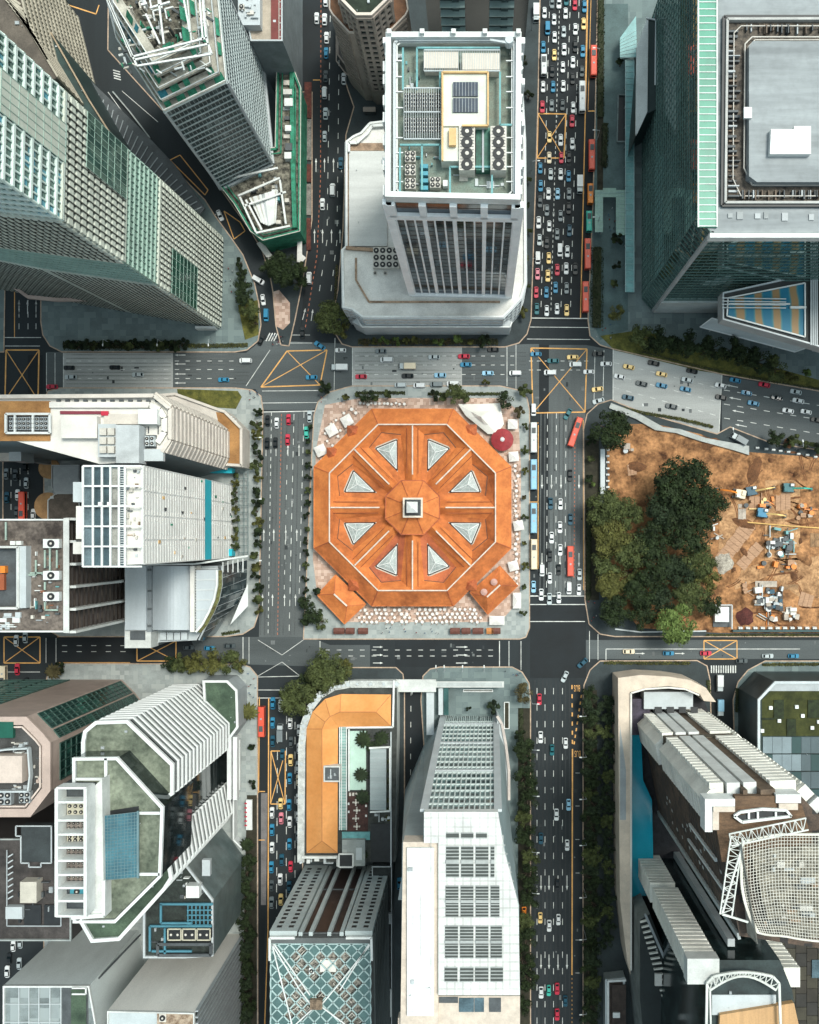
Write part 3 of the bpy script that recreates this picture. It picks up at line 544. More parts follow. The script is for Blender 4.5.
# outer skirt: ridge octagon (83) down to the eaves (98.5); slightly folded at each corner
for i in range(8):
    a0, a1 = 45*i-22.5, 45*i+22.5
    b = MB(); b.face(ccw([hp(98.5*AV, a0, ZE), hp(98.5*AV, a1, ZE), hp(83*AV, a1, ZR), hp(83*AV, a0, ZR)]))
    e0, e1 = hp(98.5*AV, a0, ZE), hp(98.5*AV, a1, ZE)
    b.bar(e0, e1, .3, .35)
    b.build('outer_roof_slope', [M_TILE, M_TILEB][i in (3, 4, 5)], hall)  # south slopes take the darker tiles, with their shade put into the colour
for i in range(8):
    a = 45*i; rl, rr = hp(83*AV, a-22.5, ZR), hp(83*AV, a+22.5, ZR)
    # valley court between two radial ridges: a lies on the bisector at a+22.5
    c = a+22.5
    I0, O0, V, O1, I1 = hp(25, a, ZR), hp(83, a, ZR), hp(83*AV, c, ZR), hp(83, a+45, ZR), hp(25, a+45, ZR)
    # ridge flat tops: shift court sides off the radial ridges by 2.2 px
    def off(r, ang, side, z):
        p = hp(r, ang, z); d = Vector((math.cos(R(ang)), -math.sin(R(ang)), 0))*(side*S); return p+d
    wv = 11.5
    A = hp(34, c, ZL); B0 = off(73, a, wv, ZL); B1 = off(73, a+45, -wv, ZL)
    Am = hp(36, c, ZL)
    C = hp(75*AV, c, ZL)
    # inner start of the slopes
    J0, J1 = off(26, a, 7, ZL+.5), off(26, a+45, -7, ZL+.5)
    for nm, q in (('radial_roof_slope', [I0, O0, B0, J0]), ('radial_roof_slope', [O1, I1, J1, B1])):
        m = MB(); m.face(q if (Vector(q[1])-Vector(q[0])).cross(Vector(q[2])-Vector(q[1])).z > 0 else q[::-1]); o = m.build(nm, M_TILE, hall)
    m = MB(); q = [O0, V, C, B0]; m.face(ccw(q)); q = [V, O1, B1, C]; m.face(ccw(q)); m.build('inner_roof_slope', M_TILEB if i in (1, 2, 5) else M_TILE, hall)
    # sunk floor of the court in three tones: sloping apron towards the skylight
    T0, T1, T2 = hp(69.5, c-9.5, ZL-.7), hp(69.5, c+9.5, ZL-.7), hp(40, c, ZL-.7)
    m = MB()
    for q in ([B0, C, T0], [C, B1, T1], [C, T1, T0], [B1, J1, T2], [B1, T2, T1], [J0, B0, T0], [J0, T0, T2], [J1, J0, T2]):
        m.face(ccw(q))
    m.build('valley_roof', M_TILED if i in (3, 4) else M_TILEB, hall)  # southern courts in red-brown tiles; the shade there is painted in
    m = MB(); m.path([B0, C, B1], .28, .2); m.path([T0+Vector((0, 0, .1)), T1+Vector((0, 0, .1)), T2+Vector((0, 0, .1))], .5, .3, closed=True); m.build('gutter', mat('gutter_dark', (.05, .04, .035), .8, .2, .5), hall)
    top = hp(60, c, ZL+.7)
    U0, U1, U2 = [hp(r, g, ZL-.3) for r, g in ((68.5, c-8.8), (68.5, c+8.8), (42, c))]
    m = MB()
    for q in ([U0, U1, top], [U1, U2, top], [U2, U0, top]): m.face(ccw(q))
    sk = m.build('skylight', M_SKYG, hall)
    m = MB(); up = Vector((0, 0, .06))
    for q in ((U0, U1), (U1, U2), (U2, U0), (U0, top), (U1, top), (U2, top)): m.bar(q[0]+up, q[1]+up, .22, .12)
    for (p, q) in ((U0, U1), (U1, U2), (U2, U0)):
        for t in (.33, .66): m.bar(p.lerp(q, t)+up, (p.lerp(q, t)).lerp(top, .85)+up, .07, .06)
        m.bar(p.lerp(top, .5)+up, q.lerp(top, .5)+up, .1, .08)
    m.build('frame', M_WPAINT, sk)
    m = MB(); m.bar(hp(33, a, ZR+.12), hp(82, a, ZR+.12), .5, .3); m.build('radial_ridge', M_RIDGE, hall)
    m = MB(); s2 = .8
    m.bar(rl+Vector((0, 0, .15)), rr+Vector((0, 0, .15)), .48, .35); m.build('ring_ridge', M_RIDGE, hall)
    m = MB()
    for sd in (-1, 1): m.bar(off(34, a, sd*5.5, ZR-.95), off(80, a, sd*5.5, ZR-1.6), .2, .22)
    m.build('roof_step', mat('roof_step_shade', (.2, .05, .02), .8, .2, .5), hall)  # dark bars along the wing steps, their shadow put into the colour
    m = MB(); m.bar(hp(83*AV, a+22.5, ZR+.1), hp(98.5*AV, a+22.5, ZE+.15), .3, .3); m.build('hip_tile', M_TILED, hall)
# central roof
b = MB(); r0 = [hp(27*AV, 22.5+45*i, ZR+.15) for i in range(8)][::-1]; r1 = [hp(11*AV, 22.5+45*i, ZR+3.6) for i in range(8)][::-1]
b.loft(r0, r1); b.build('central_roof', M_TILE, hall)
b = MB(); b.path(r0, .35, .5, closed=True)
for i in range(8): b.bar(r0[i]+Vector((0, 0, .15)), r1[i]+Vector((0, 0, .15)), .22, .25)
b.build('central_hip', M_TILED, hall)
b = MB(); cz = ZR+3.2; c = W(412.5, 507.5, cz+5)
b.box((c.x, c.y, cz), (6.6, 6.6, 3.2)); b.box((c.x, c.y, cz+3.2), (7.6, 7.6, .35)); lan = b.build('lantern', mat('lantern_cream', (.62, .56, .47), .7, .1, .4), hall)
b = MB(); b.loft([(c.x-3.1, c.y-3.1, cz+3.56), (c.x+3.1, c.y-3.1, cz+3.56), (c.x+3.1, c.y+3.1, cz+3.56), (c.x-3.1, c.y+3.1, cz+3.56)], [(c.x-1.9, c.y-1.9, cz+5.2), (c.x+1.9, c.y-1.9, cz+5.2), (c.x+1.9, c.y+1.9, cz+5.2), (c.x-1.9, c.y+1.9, cz+5.2)])
b.build('lantern_roof', M_DGREY, lan)
b = MB(); b.box((c.x, c.y, cz+5.2), (3.7, 3.7, 2.2)); b.loft([(c.x-2.1, c.y-2.1, cz+7.4), (c.x+2.1, c.y-2.1, cz+7.4), (c.x+2.1, c.y+2.1, cz+7.4), (c.x-2.1, c.y+2.1, cz+7.4)], [(c.x-.3, c.y-.3, cz+8.8), (c.x+.3, c.y-.3, cz+8.8), (c.x+.3, c.y+.3, cz+8.8), (c.x-.3, c.y+.3, cz+8.8)])
b.build('bell_turret', M_WPAINT, lan)
# corner porches between the main roof and the pavement (small red-brown patches on the diagonals)
for a in (-56, -38, 37, 143, 217):
    b = MB(); p = hp(96, a, 6.1); q = 2.6; b.loft([(p.x-q, p.y-q, 5.4), (p.x+q, p.y-q, 5.4), (p.x+q, p.y+q, 5.4), (p.x-q, p.y+q, 5.4)], [(p.x-.2, p.y-.2, 8.0), (p.x+.2, p.y-.2, 8.0), (p.x+.2, p.y+.2, 8.0), (p.x-.2, p.y+.2, 8.0)])
    b.build('porch_roof', M_TILED, hall)
def hip_pav(name, label, quad, ridge, zt, lab2=None, m=M_TILE, cat='pavilion'):
    t = thing(name, label, cat, W(*ridge[0], .14))
    b = MB(); b.prism([W(x, y, 4) for x, y in [(quad[i][0]*.94+sum(q[0] for q in quad)/4*.06, quad[i][1]*.94+sum(q[1] for q in quad)/4*.06) for i in range(4)]], .15, 4.0); b.build('wall', mat('hall_wall', (.5, .44, .36)), t)
    Q = [W(x, y, 4.2) for x, y in quad]; r0, r1 = W(*ridge[0], zt), W(*ridge[1], zt)
    b = MB()
    for q in ([Q[0], Q[1], r0], [Q[1], Q[2], r1, r0], [Q[2], Q[3], r1], [Q[3], Q[0], r0, r1]): b.face(ccw(q))
    b.path(Q, .35, .3, closed=True); b.build('roof', m, t)
    b = MB(); b.bar(r0, r1, .6, .5); b.build('ridge', M_RIDGE, t)
    for p, r in ((Q[0], r0), (Q[1], r0), (Q[2], r1), (Q[3], r1)): b = MB(); b.bar(p, r, .2, .2); b.build('hip_tile', M_TILED, t)
    return t
k3 = 2.925
hp1 = [(270+x/k3, 330+y/k3) for x, y in ((138, 775), (192, 716), (280, 802), (218, 860))]
hip_pav('corner_pavilion', 'square orange roofed pavilion with a plaster ridge at the lower left of the hall', hp1, [(334, 594), (347, 606)], 7.6)
hp2 = [(270+x/k3, 330+y/k3) for x, y in ((585, 768), (672, 690), (725, 748), (637, 832))]
t = hip_pav('corner_pavilion', 'orange roofed pavilion with two round vents at the lower right of the hall', hp2, [(487, 597), (500, 585)], 7.6, m=M_TILEB)
for x, y in ((484, 592), (494, 582)):
    b = MB(); c = W(x, y, 6.5); b.cyl((c.x, c.y, 6), 1.15, 1.2, 16, r2=1.0); b.cyl((c.x, c.y, 7.2), 1.35, .5, 16, r2=.4); b.build('roof_vent', mat('vent_pink', (.5, .3, .25)), t)
# white stretched tent
t = thing('tent', 'large white stretched tent with pointed corners at the upper right of the hall', 'tent', W(481, 418, .14))
tp = [(458, 404), (480, 404), (500, 403), (502, 414), (504, 424), (497, 434), (488, 434), (476, 424), (466, 416)]
hz = [2.4, 3.2, 2.2, 3.2, 2.3, 3.0, 2.3, 3.0, 2.8]; c = W(481, 417, 6.5)
b = MB(); ring = [W(x, y, z) for (x, y), z in zip(tp, hz)]; n = len(ring)
mid = [ring[i].lerp(c, .55)-Vector((0, 0, .9)) for i in range(n)]
for i in range(n):
    j = (i+1) % n; b.face(ccw([ring[i], ring[j], mid[j], mid[i]])); b.face(ccw([mid[i], mid[j], c]))
b.build('canvas', mat('tent_canvas', (.7, .68, .62), .8, .06, .2), t, smooth=True)
b = MB(); b.cyl((c.x, c.y, .14), .12, 7.0, 8)
for i in (0, 2, 4, 6): b.cyl((ring[i].x, ring[i].y, .14), .1, hz[i]-.1, 6)
b.build('pole', M_GREY, t)
t = thing('kiosk', 'round dark red kiosk roof with a white cap beside the tent', 'kiosk', W(502.3, 439.5, .14)); c = W(502.3, 439.5, 4)
b = MB(); b.cyl((c.x, c.y, .15), 3.6, 2.8, 16); b.build('wall', M_BEIGE, t)
b = MB(); b.cyl((c.x, c.y, 3.0), 4.5, .9, 16, r2=2.6); b.cyl((c.x, c.y, 3.9), 2.6, .9, 16, r2=.9); b.build('roof', mat('kiosk_red', (.3, .03, .035), .6, .15, .5), t)
b = MB(); b.cyl((c.x, c.y, 4.8), .9, .5, 12, r2=.4); b.build('cap', M_WPAINT, t)
# white square parasols
def parasol(x, y, s_, rz, label, grp, m=M_WPAINT, round_=False):
    t = thing('parasol', label, 'parasol', W(x, y, .15), group=grp); c = W(x, y, 2.6)
    b = MB(); b.cyl((c.x, c.y, .15), .05, 2.9, 6); b.build('pole', M_GREY, t)
    b = MB(); h = s_/2
    if round_: b.cyl((c.x, c.y, 2.2), h, .55, 10, r2=.06)
    else:
        co, si = math.cos(R(rz)), math.sin(R(rz)); q = [(c.x+co*a-si*d, c.y+si*a+co*d, 2.4) for a, d in ((-h, -h), (h, -h), (h, h), (-h, h))]
        ap = (c.x, c.y, 3.4)
        for i in range(4): b.face([q[i], q[(i+1) % 4], ap])
        for i in range(4): b.bar(q[i], ap, .06)
    b.build('canopy', m, t); return t
CANV = mat('parasol_canvas', (.74, .71, .67), .8, .08, .4)
for i, (x, y, r_) in enumerate(((225, 265, 30), (180, 293, 30), (148, 352, 25))):
    parasol(270+x/k3, 330+y/k3, 4.3, r_, ['topmost', 'middle', 'lowest'][i]+' of three large white parasols at the upper left of the hall', 'large square parasols round the hall', CANV)
for i, (x, y) in enumerate(((710, 275), (713, 370), (727, 572), (712, 690))):
    parasol(270+x/k3, 330+y/k3, 3.9, 5*i, ['topmost', 'second', 'third', 'lowest'][i]+' of four large white parasols right of the hall', 'large square parasols round the hall', CANV)
pt = parasol(517, 601, 3.3, 0, 'white square awning on the pavement at the lower right of the hall', 'large square parasols round the hall', CANV); pt.scale = (1, 1.9, 1)
pt = parasol(497, 620.5, 4, 0, 'wide cream awning at the foot of the lower right pavilion', 'large square parasols round the hall', CANV); pt.scale = (1.5, .9, 1)
# cafe tables with pale round tops (south terrace and edges)
rnd = random.Random(5)
tb = thing('cafe_table', '', 'table'); b = MB(); b.cyl((0, 0, .72), .62, .05, 14); b.build('tabletop', CANV, tb); b = MB(); b.cyl((0, 0, .02), .05, .7, 6); b.cyl((0, 0, 0), .3, .03, 10); b.build('leg', M_GREY, tb)
for k_ in range(4):
    b = MB(); an = R(90*k_+45); b.box((1.0*math.cos(an), 1.0*math.sin(an), .0), (.42, .42, .44), an); b.box((1.2*math.cos(an), 1.2*math.sin(an), .44), (.06, .42, .45), an); b.build('stool', mat('stool_brown', (.34, .26, .21)), tb)
first = True
def tables(lst, where, grp, ax='from the left'):
    global first
    lst = sorted(lst, key=lambda e: e[1] if 'top' in ax else e[0])
    for i, (x, y) in enumerate(lst):
        o = tb if first else copy_tree(tb); first = False
        o.name = 'cafe_table'; o.location = W(x, y, .15); s_ = rnd.uniform(.8, 1.15); o.scale = (s_, s_, 1); o.rotation_euler = (0, 0, rnd.uniform(0, 1.5))
        o['label'] = f"{ORD[i] or 'first'} pale table {ax} {where}"; o['category'] = 'table'; o['group'] = grp
for r_, y in enumerate((609.5, 613.5, 617.5, 621.5)):
    x = 360+(r_ % 2)*2; row = []
    while x < 482-abs(r_-1.5)*3:
        if not 411 < x < 416 and rnd.random() > .15: row.append((x+rnd.uniform(-.6, .6), y+rnd.uniform(-.6, .6)))
        x += 5.0
    tables(row, f"in the {['top', 'second', 'third', 'lowest'][r_]} row below the hall", 'cafe tables round the hall')
tables([(x+rnd.uniform(-.7, .7), y+rnd.uniform(-.7, .7)) for x, y in ((331, 425), (336, 421), (341, 430), (345, 425), (350, 418), (338, 436), (328, 441), (333, 446), (325, 450), (322, 460), (330, 455), (344, 413), (352, 409), (356, 413), (348, 436), (326, 434))],
       'among the parasols at the upper left of the hall', 'cafe tables round the hall')
tables([(x+rnd.uniform(-.5, .5), 404+rnd.uniform(-1, 1)) for x in range(360, 405, 4)], 'in the row along the top edge of the hall', 'cafe tables round the hall')
tables([(516.5+rnd.uniform(-1.5, 1.5), y) for y in list(range(466, 523, 5))+list(range(534, 560, 5))+[572, 578, 584]], 'along the right edge of the hall', 'cafe tables round the hall', 'from the top')
# row of dark red vendor stalls under the south terrace
for i, (x, w_) in enumerate(((339, 11), (350, 9), (363, 10), (455, 10), (466, 9), (478, 11), (490, 7), (496, 9))):
    t = thing('food_stall', f"{['leftmost', 'second', 'third', 'fourth', 'fifth', 'sixth', 'seventh', 'rightmost'][i]} brown roofed food stall on the kerb below the hall terrace", 'food stall', W(x, 631, .15), group='food stalls below the hall')
    c = W(x, 631, 2.6); b = MB(); b.box((c.x, c.y, .15), (w_*.36, 1.9, 2.2)); b.build('body', M_DGREY, t)
    b = MB(); h1, h2 = w_*.2, 1.25; b.loft([(c.x-h1, c.y-h2, 2.4), (c.x+h1, c.y-h2, 2.4), (c.x+h1, c.y+h2, 2.4), (c.x-h1, c.y+h2, 2.4)], [(c.x-h1, c.y-.1, 3.0), (c.x+h1, c.y-.1, 3.0), (c.x+h1, c.y+.1, 3.0), (c.x-h1, c.y+.1, 3.0)])
    b.build('roof', [mat('stall_brown', (.14, .05, .035), .7, .2, .4), mat('stall_orange', (.5, .2, .06), .7)][i == 6], t)
# ================================================================ BUILDINGS: helpers
def bar3(mb, a, b_, nrm, w_, d, mi=0):
    """flat bar from a to b lying on a wall whose outward normal is nrm: width w_, standing d proud"""
    a, b_ = Vector(a), Vector(b_); t = b_-a
    if t.length < 1e-3: return
    t.normalize(); s = t.cross(nrm).normalized()*(w_/2); n = Vector(nrm)*d; e = Vector(nrm)*(-.1)
    r1 = [a-s+e, a+s+e, a+s+n, a-s+n]; r2 = [b_-s+e, b_+s+e, b_+s+n, b_-s+n]
    i = len(mb.v); mb.v += [tuple(q) for q in r1+r2]
    for k in range(4):
        j = (k+1) % 4; mb.f.append([i+k, i+4+k, i+4+j, i+j][::-1]); mb.m.append(mi)
    mb.f += [[i+3, i+2, i+1, i], [i+4, i+5, i+6, i+7]]; mb.m += [mi, mi]
def qn(A, B, C): return (Vector(B)-Vector(A)).cross(Vector(C)-Vector(B)).normalized()
def qp(q, u, v):
    A, B, C, D = q; return A.lerp(B, u).lerp(D.lerp(C, u), v)
def grid(mb, q, nu, nv, wu, wv, du, dv, u0=0, u1=1, v0=0, v1=1, skip_u=None, thick=None, thickw=1.5, mi=0, ends=True):
    """q = A,B,C,D (bottom left, bottom right, top right, top left seen from outside). nu upright bars, nv level bars"""
    n = qn(*q[:3])
    if nu:
        for k in range(nu+1):
            if not ends and k in (0, nu): continue
            u = u0+(u1-u0)*k/nu; w_, d_ = (thickw, du*1.6) if thick and k % thick == 0 else (wu, du)
            bar3(mb, qp(q, u, v0), qp(q, u, v1), n, w_, d_, mi)
    if nv:
        for k in range(nv+1):
            v = v0+(v1-v0)*k/nv; bar3(mb, qp(q, u0, v), qp(q, u1, v), n, wv, dv, mi)
    return mb
def wq(p0, p1, z0, z1):
    """wall quad from 2-D points p0 -> p1 of a counter-clockwise plan"""
    return (Vector((p0[0], p0[1], z0)), Vector((p1[0], p1[1], z0)), Vector((p1[0], p1[1], z1)), Vector((p0[0], p0[1], z1)))
def windows(parent, q, nu, nv, fu=.6, fv=.6, m=None, proud=.06, name='window', u0=0, u1=1, v0=0, v1=1, budget=None):
    """separate panes, all of one size, one object each"""
    n = qn(*q[:3]); du = (q[1]-q[0]).length*(u1-u0)/nu; dv = (q[3]-q[0]).length*(v1-v0)/nv
    t = (q[1]-q[0]).normalized(); up = (q[3]-q[0]).normalized(); hw, hh = du*fu/2, dv*fv/2
    me = None; cnt = 0; rest = MB()
    for j in range(nv-1, -1, -1):
        for i in range(nu):
            c = qp(q, u0+(u1-u0)*(i+.5)/nu, v0+(v1-v0)*(j+.5)/nv)
            pts = [-t*hw-up*hh, t*hw-up*hh, t*hw+up*hh, -t*hw+up*hh]
            if budget is None or budget[0] > 0:
                if me is None:
                    b = MB(); o_ = n*proud; f = [p+o_ for p in pts]; k_ = [p for p in pts]
                    b.face(f)
                    for a_ in range(4): c_ = (a_+1) % 4; b.face([k_[a_], k_[c_], f[c_], f[a_]])
                    me = bpy.data.meshes.new(name); me.from_pydata([tuple(p) for p in b.v], [], b.f); me.materials.append(m)
                o = bpy.data.objects.new(name, me); COL.objects.link(o); o.parent = parent; o.location = c-wloc(parent)
                if budget is not None: budget[0] -= 1
            else: rest.face([c+p+n*proud for p in pts])
    if rest.f: tag(rest.build(name, m, parent), kind='stuff')
def inset(poly, d):
    """shrink a counter-clockwise plan by d metres"""
    n = len(poly); out = []
    for i in range(n):
        p0, p1, p2 = [Vector((poly[(i+k) % n][0], poly[(i+k) % n][1])) for k in (-1, 0, 1)]
        e1, e2 = (p1-p0).normalized(), (p2-p1).normalized(); n1, n2 = Vector((-e1.y, e1.x)), Vector((-e2.y, e2.x))
        bis = n1+n2; L = bis.length
        if L < 1e-3: out.append(p1+n1*d); continue
        bis /= L; out.append(p1+bis*(d/max(.35, bis.dot(n1))))
    return [(p.x, p.y) for p in out]
def parapet(t, poly, z, w_, h, m, name='parapet', lip=.0):
    p = ccw(poly); q = inset(p, w_); o = inset(p, -lip) if lip else [(a[0], a[1]) for a in p]; n = len(p); b = MB()
    for i in range(n):
        j = (i+1) % n; b.face([(*o[i], z+h), (*o[j], z+h), (*q[j], z+h), (*q[i], z+h)]); b.face([(*o[i], z-.3), (*o[j], z-.3), (*o[j], z+h), (*o[i], z+h)]); b.face([(*q[j], z-.05), (*q[i], z-.05), (*q[i], z+h), (*q[j], z+h)])
    return b.build(name, m, t)
def building(name, label, cat, poly, z0, z1, mw, mr, par=(.5, 1.0, None), wall='wall'):
    p = ccw(poly); t = thing(name, label, cat, (sum(a[0] for a in p)/len(p), sum(a[1] for a in p)/len(p), z0))
    b = MB(); b.prism(p, z0, z1, 0); 
    i = len(b.f)-1; top = b.f.pop(); b.m.pop(); b.build(wall, mw, t)
    b = MB(); b.face([(a[0], a[1], z1) for a in p]); b.build('roof', mr, t)
    if par: parapet(t, p, z1, par[0], par[1], par[2] or mw)
    return t, [Vector((a[0], a[1])) for a in p]
def edges(p): return [(p[i], p[(i+1) % len(p)]) for i in range(len(p))]
def facing(p0, p1, ax):
    """does this edge look towards compass ax ('n','s','e','w')"""
    d = Vector((p1[0]-p0[0], p1[1]-p0[1])).normalized(); n = Vector((d.y, -d.x)); return n.dot(dict(n=Vector((0, 1)), s=Vector((0, -1)), e=Vector((1, 0)), w=Vector((-1, 0)))[ax]) > .6
M_FAN = mat('fan_black', (.012, .014, .015), .6); M_UNIT = mat('unit_beige', (.56, .53, .47), .6, .12, .5); M_PIPE = mat('pipe_teal', (.12, .33, .34), .5, .15, .5); M_GREEN = mat('netting_green', (.02, .23, .12), .8, .3, .4, c2=(.05, .32, .2))
def unit(t, x0, y0, x1, y1, z, h, nx=1, ny=1, m=None, name='cooling_unit', r=None):
    """box of plant on a roof seen at pixel rectangle, with nx*ny round fans on top"""
    b = MB(); b.pbox(x0, y0, x1, y1, z, z+h); o = b.build(name, m or M_UNIT, t)
    a, c = W(x0, y0, z+h), W(x1, y1, z+h)
    for i in range(nx):
        for j in range(ny):
            cx = lerp(a.x, c.x, (i+.5)/nx); cy = lerp(a.y, c.y, (j+.5)/ny); rr = r or min(abs(c.x-a.x)/nx, abs(c.y-a.y)/ny)*.42
            f = MB(); f.cyl((cx, cy, z+h), rr, .25, 14, 0); f.cyl((cx, cy, z+h+.25), rr*.35, .12, 8, 1); f.build('fan', [M_FAN, M_UNIT], o)
    return o
def block(t, x0, y0, x1, y1, z, h, m, name='rooftop_box'):
    b = MB(); b.pbox(x0, y0, x1, y1, z, z+h); return b.build(name, m, t)
CL_M = None
def clutter(t, x0, y0, x1, y1, z, n, seed, mats=None, hmax=2.0, smin=1, smax=4):
    """small ducts, tanks and boxes scattered over a roof"""
    r = random.Random(seed); mats = mats or [M_UNIT, M_LGREY, M_GREY, M_DGREY, M_PIPE]
    for i in range(n):
        w_, h_ = r.uniform(smin, smax), r.uniform(smin, smax)
        if r.random() < .45: w_, h_ = (w_*2.4, .9) if r.random() < .5 else (.9, h_*2.4)
        x = r.uniform(x0, max(x0, x1-w_)); y = r.uniform(y0, max(y0, y1-h_)); b = MB(); b.pbox(x, y, min(x1, x+w_), min(y1, y+h_), z+.02+i*.003, z+r.uniform(.3, hmax)); b.build('roof_plant', r.choice(mats), t)
def pipes(t, pts, z, w_=.35, m=None, name='pipe'):
    b = MB(); b.path([W(x, y, z) for x, y in pts], w_); return b.build(name, m or M_PIPE, t)

# ================================================================ white office tower on its podium (top centre)
M_PODR = mat('podium_roof_pale', (.66, .65, .61), .85, .16, .08); M_PODB = mat('podium_stain', (.36, .25, .17), .9, .3, .3)
pod = PP([(346, 142), (354, 136), (361, 133), (370, 123), (388, 121), (388, 36), (519, 36), (525, 140), (526, 284), (521, 299), (512, 309), (503, 318), (363, 318), (352, 310), (343, 308), (342, 250), (346, 246)], 25)
t, p = building('office_podium', 'wide low block with a pale flat roof under the foot of the white tower', 'office block', pod, .14, 25, M_WCONC, M_PODR, (.7, .9, M_WPAINT))
b = MB()
for e in edges(p):
    if (e[1]-e[0]).length > 3: grid(b, wq(*e, .2, 24.5), max(2, int((e[1]-e[0]).length/4)), 5, .5, 1.0, .35, .45)
b.build('facade_grid', M_LGREY, t)
b = MB(); b.pbox(349, 151, 387, 246, 25.02, 26.0); b.build('raised_roof', mat('podium_roof_grey', (.54, .55, .53), .85, .1, .1, streak=(.2, 2, 1)), t)
b = MB(); b.pbox(346.5, 143, 388, 150.5, 25.02, 25.3); b.build('stained_strip', M_PODB, t)
b = MB(); b.pbox(346.8, 151, 348.8, 246, 25.02, 25.2); b.build('stained_strip', M_PODB, t)
pipes(t, [(356, 258), (356, 280), (369, 302), (500, 302)], 25.3, .7, M_PODB, 'drain_channel')
pipes(t, [(346, 248), (400, 252)], 25.6, 1.2, M_PODB, 'drain_channel')
unit(t, 373, 247, 399, 268, 25, 2.2, 4, 3, M_UNIT); clutter(t, 362, 248, 398, 262, 25, 6, 3)
for x in (375, 385): unit(t, x-1.5, 271.5, x+1.5, 274.5, 25, .8, 1, 1)
pipes(t, [(349, 152), (349, 143), (357, 143), (368, 133), (372, 126), (386, 125)], 26.5, .9, M_WPAINT, 'roof_rail')
b = MB(); b.prism(PP([(357, 318), (506, 318), (512, 322), (510, 327), (362, 327), (352, 322)], 14), .2, 14); b.build('lower_terrace', M_LGREY, t)
b = MB(); b.path(PP([(357, 318.5), (362, 327), (510, 327), (512, 322)], 14.4), .5, .8); b.build('terrace_parapet', M_WPAINT, t)
clutter(t, 366, 320, 505, 324, 14, 12, 44, [M_LGREY, M_WPAINT, M_DGREY], 1.2)
ZT = 126
roof = PP([(386, 32), (521, 32), (520, 199), (385.5, 196)], ZT)
M_DECK = mat('roof_deck_olive', (.36, .37, .3), .9, .3, .2, c2=(.2, .27, .23))
t, p = building('office_tower', 'tall white framed office tower with crowded rooftop plant and a ribbed dark glass front', 'office tower', roof, 25.02, ZT-5, mat('tower_glass_dark', (.025, .05, .07), .07, .25, .1, metal=.75, cells=(2.1, 2.1, 4.0), cellc=(.07, .11, .14), cellp=.75), M_DECK, None, 'glass_wall')
b = MB(); q0 = ccw(roof); qi = inset(q0, 1.3); qs = inset(q0, -.12)
for i in range(4):
    j = (i+1) % 4; b.face([(*qs[i], ZT), (*qs[j], ZT), (*qi[j], ZT), (*qi[i], ZT)]); b.face([(*qs[i], ZT-4.2), (*qs[j], ZT-4.2), (*qs[j], ZT), (*qs[i], ZT)]); b.face([(*qi[j], ZT-5), (*qi[i], ZT-5), (*qi[i], ZT), (*qi[j], ZT)]); b.face([(*qs[j], ZT-4.2), (*qs[i], ZT-4.2), (*q0[i][:2], ZT-4.2), (*q0[j][:2], ZT-4.2)])
b.build('crown_beam', M_WPAINT, t)
for e in edges(p):
    q = wq(*e, 25.1, ZT-4.2); b = MB()
    if facing(*e, 's') or facing(*e, 'n'):
        grid(b, q, 12, 0, .5, 0, .3, 0, u0=.025, u1=.975, v1=.885, thick=3, thickw=1.2); n = qn(*q[:3])
        for v0_ in (0, .89): bar3(b, qp(q, 0, v0_+.01), qp(q, 1, v0_+.01), n, 3.4 if v0_ else 1.6, 1.1)
        for u_ in (.012, .988): bar3(b, qp(q, u_, 0), qp(q, u_, 1), n, 1.5, 1.0)
        for k in range(5): bar3(b, qp(q, .03+.235*k, .9), qp(q, .03+.235*k, 1), n, 2.0, 1.1)
    else: grid(b, q, 12, 0, .6, 0, .8, 0, thick=3, thickw=1.6)
    b.build('facade_frame', mat('bright_white_frame', (.86, .88, .88), .6, .06, .2), t)
    b = MB(); grid(b, q, 0, 24, 0, .3, 0, .06); b.build('spandrel_lines', M_BLACK, t)
zd = ZT-5
for x in (389, 422, 453.5, 485, 518.5): block(t, x-2.2, 28.5, x+2.2, 33, ZT, 1.3, M_WPAINT, 'crown_block')
for i, y in enumerate((61, 74, 95, 112, 135, 160, 185)):
    block(t, 382.8, y, 386, y+10, ZT-6-i*.02, 5, M_WPAINT, 'side_fin'); block(t, 520.4, y, 522.2, y+9, ZT-6-i*.02, 5, M_WPAINT, 'side_fin')
b = MB(); rr = [(398, 40), (511, 40), (514.5, 43), (514.5, 194), (511, 197), (398, 195.5), (394.5, 192), (394.5, 43)]
b.path([W(x, y, ZT-1.5) for x, y in rr], .75, .5, closed=True); b.build('gondola_rail', M_LGREY, t)
b = MB(); b.path([W(x, y, ZT-2.2) for x, y in [(x+(2.5 if x < 450 else -2.5), y+(2.5 if y < 100 else -2.5)) for x, y in rr]], .4, .4, closed=True); b.build('gondola_rail', M_WPAINT, t)
block(t, 424, 51.5, 458, 68, zd, 4.2, mat('shed_cream', (.66, .6, .52), .7, .08, .3, streak=(3, .2, 1)), 'plant_room'); block(t, 462, 53, 499.5, 69.5, zd, 4.2, mat('shed_cream', (.66, .6, .52)), 'plant_room')
core = block(t, 442.5, 72.5, 488, 126, zd, 5.2, mat('core_cream', (.6, .62, .54), .8, .08, .2), 'lift_core'); block(t, 441, 126, 461, 161, zd, 4.6, mat('core_cream', (.6, .62, .54)), 'lift_core')
b = MB(); b.path([W(x, y, zd+5.6) for x, y in ((442.5, 161), (442.5, 72.5), (488, 72.5), (488, 126), (462, 126))], .45, .9); b.build('core_kerb', mat('tan_trim', (.62, .4, .18), .7, .1, .4), t)
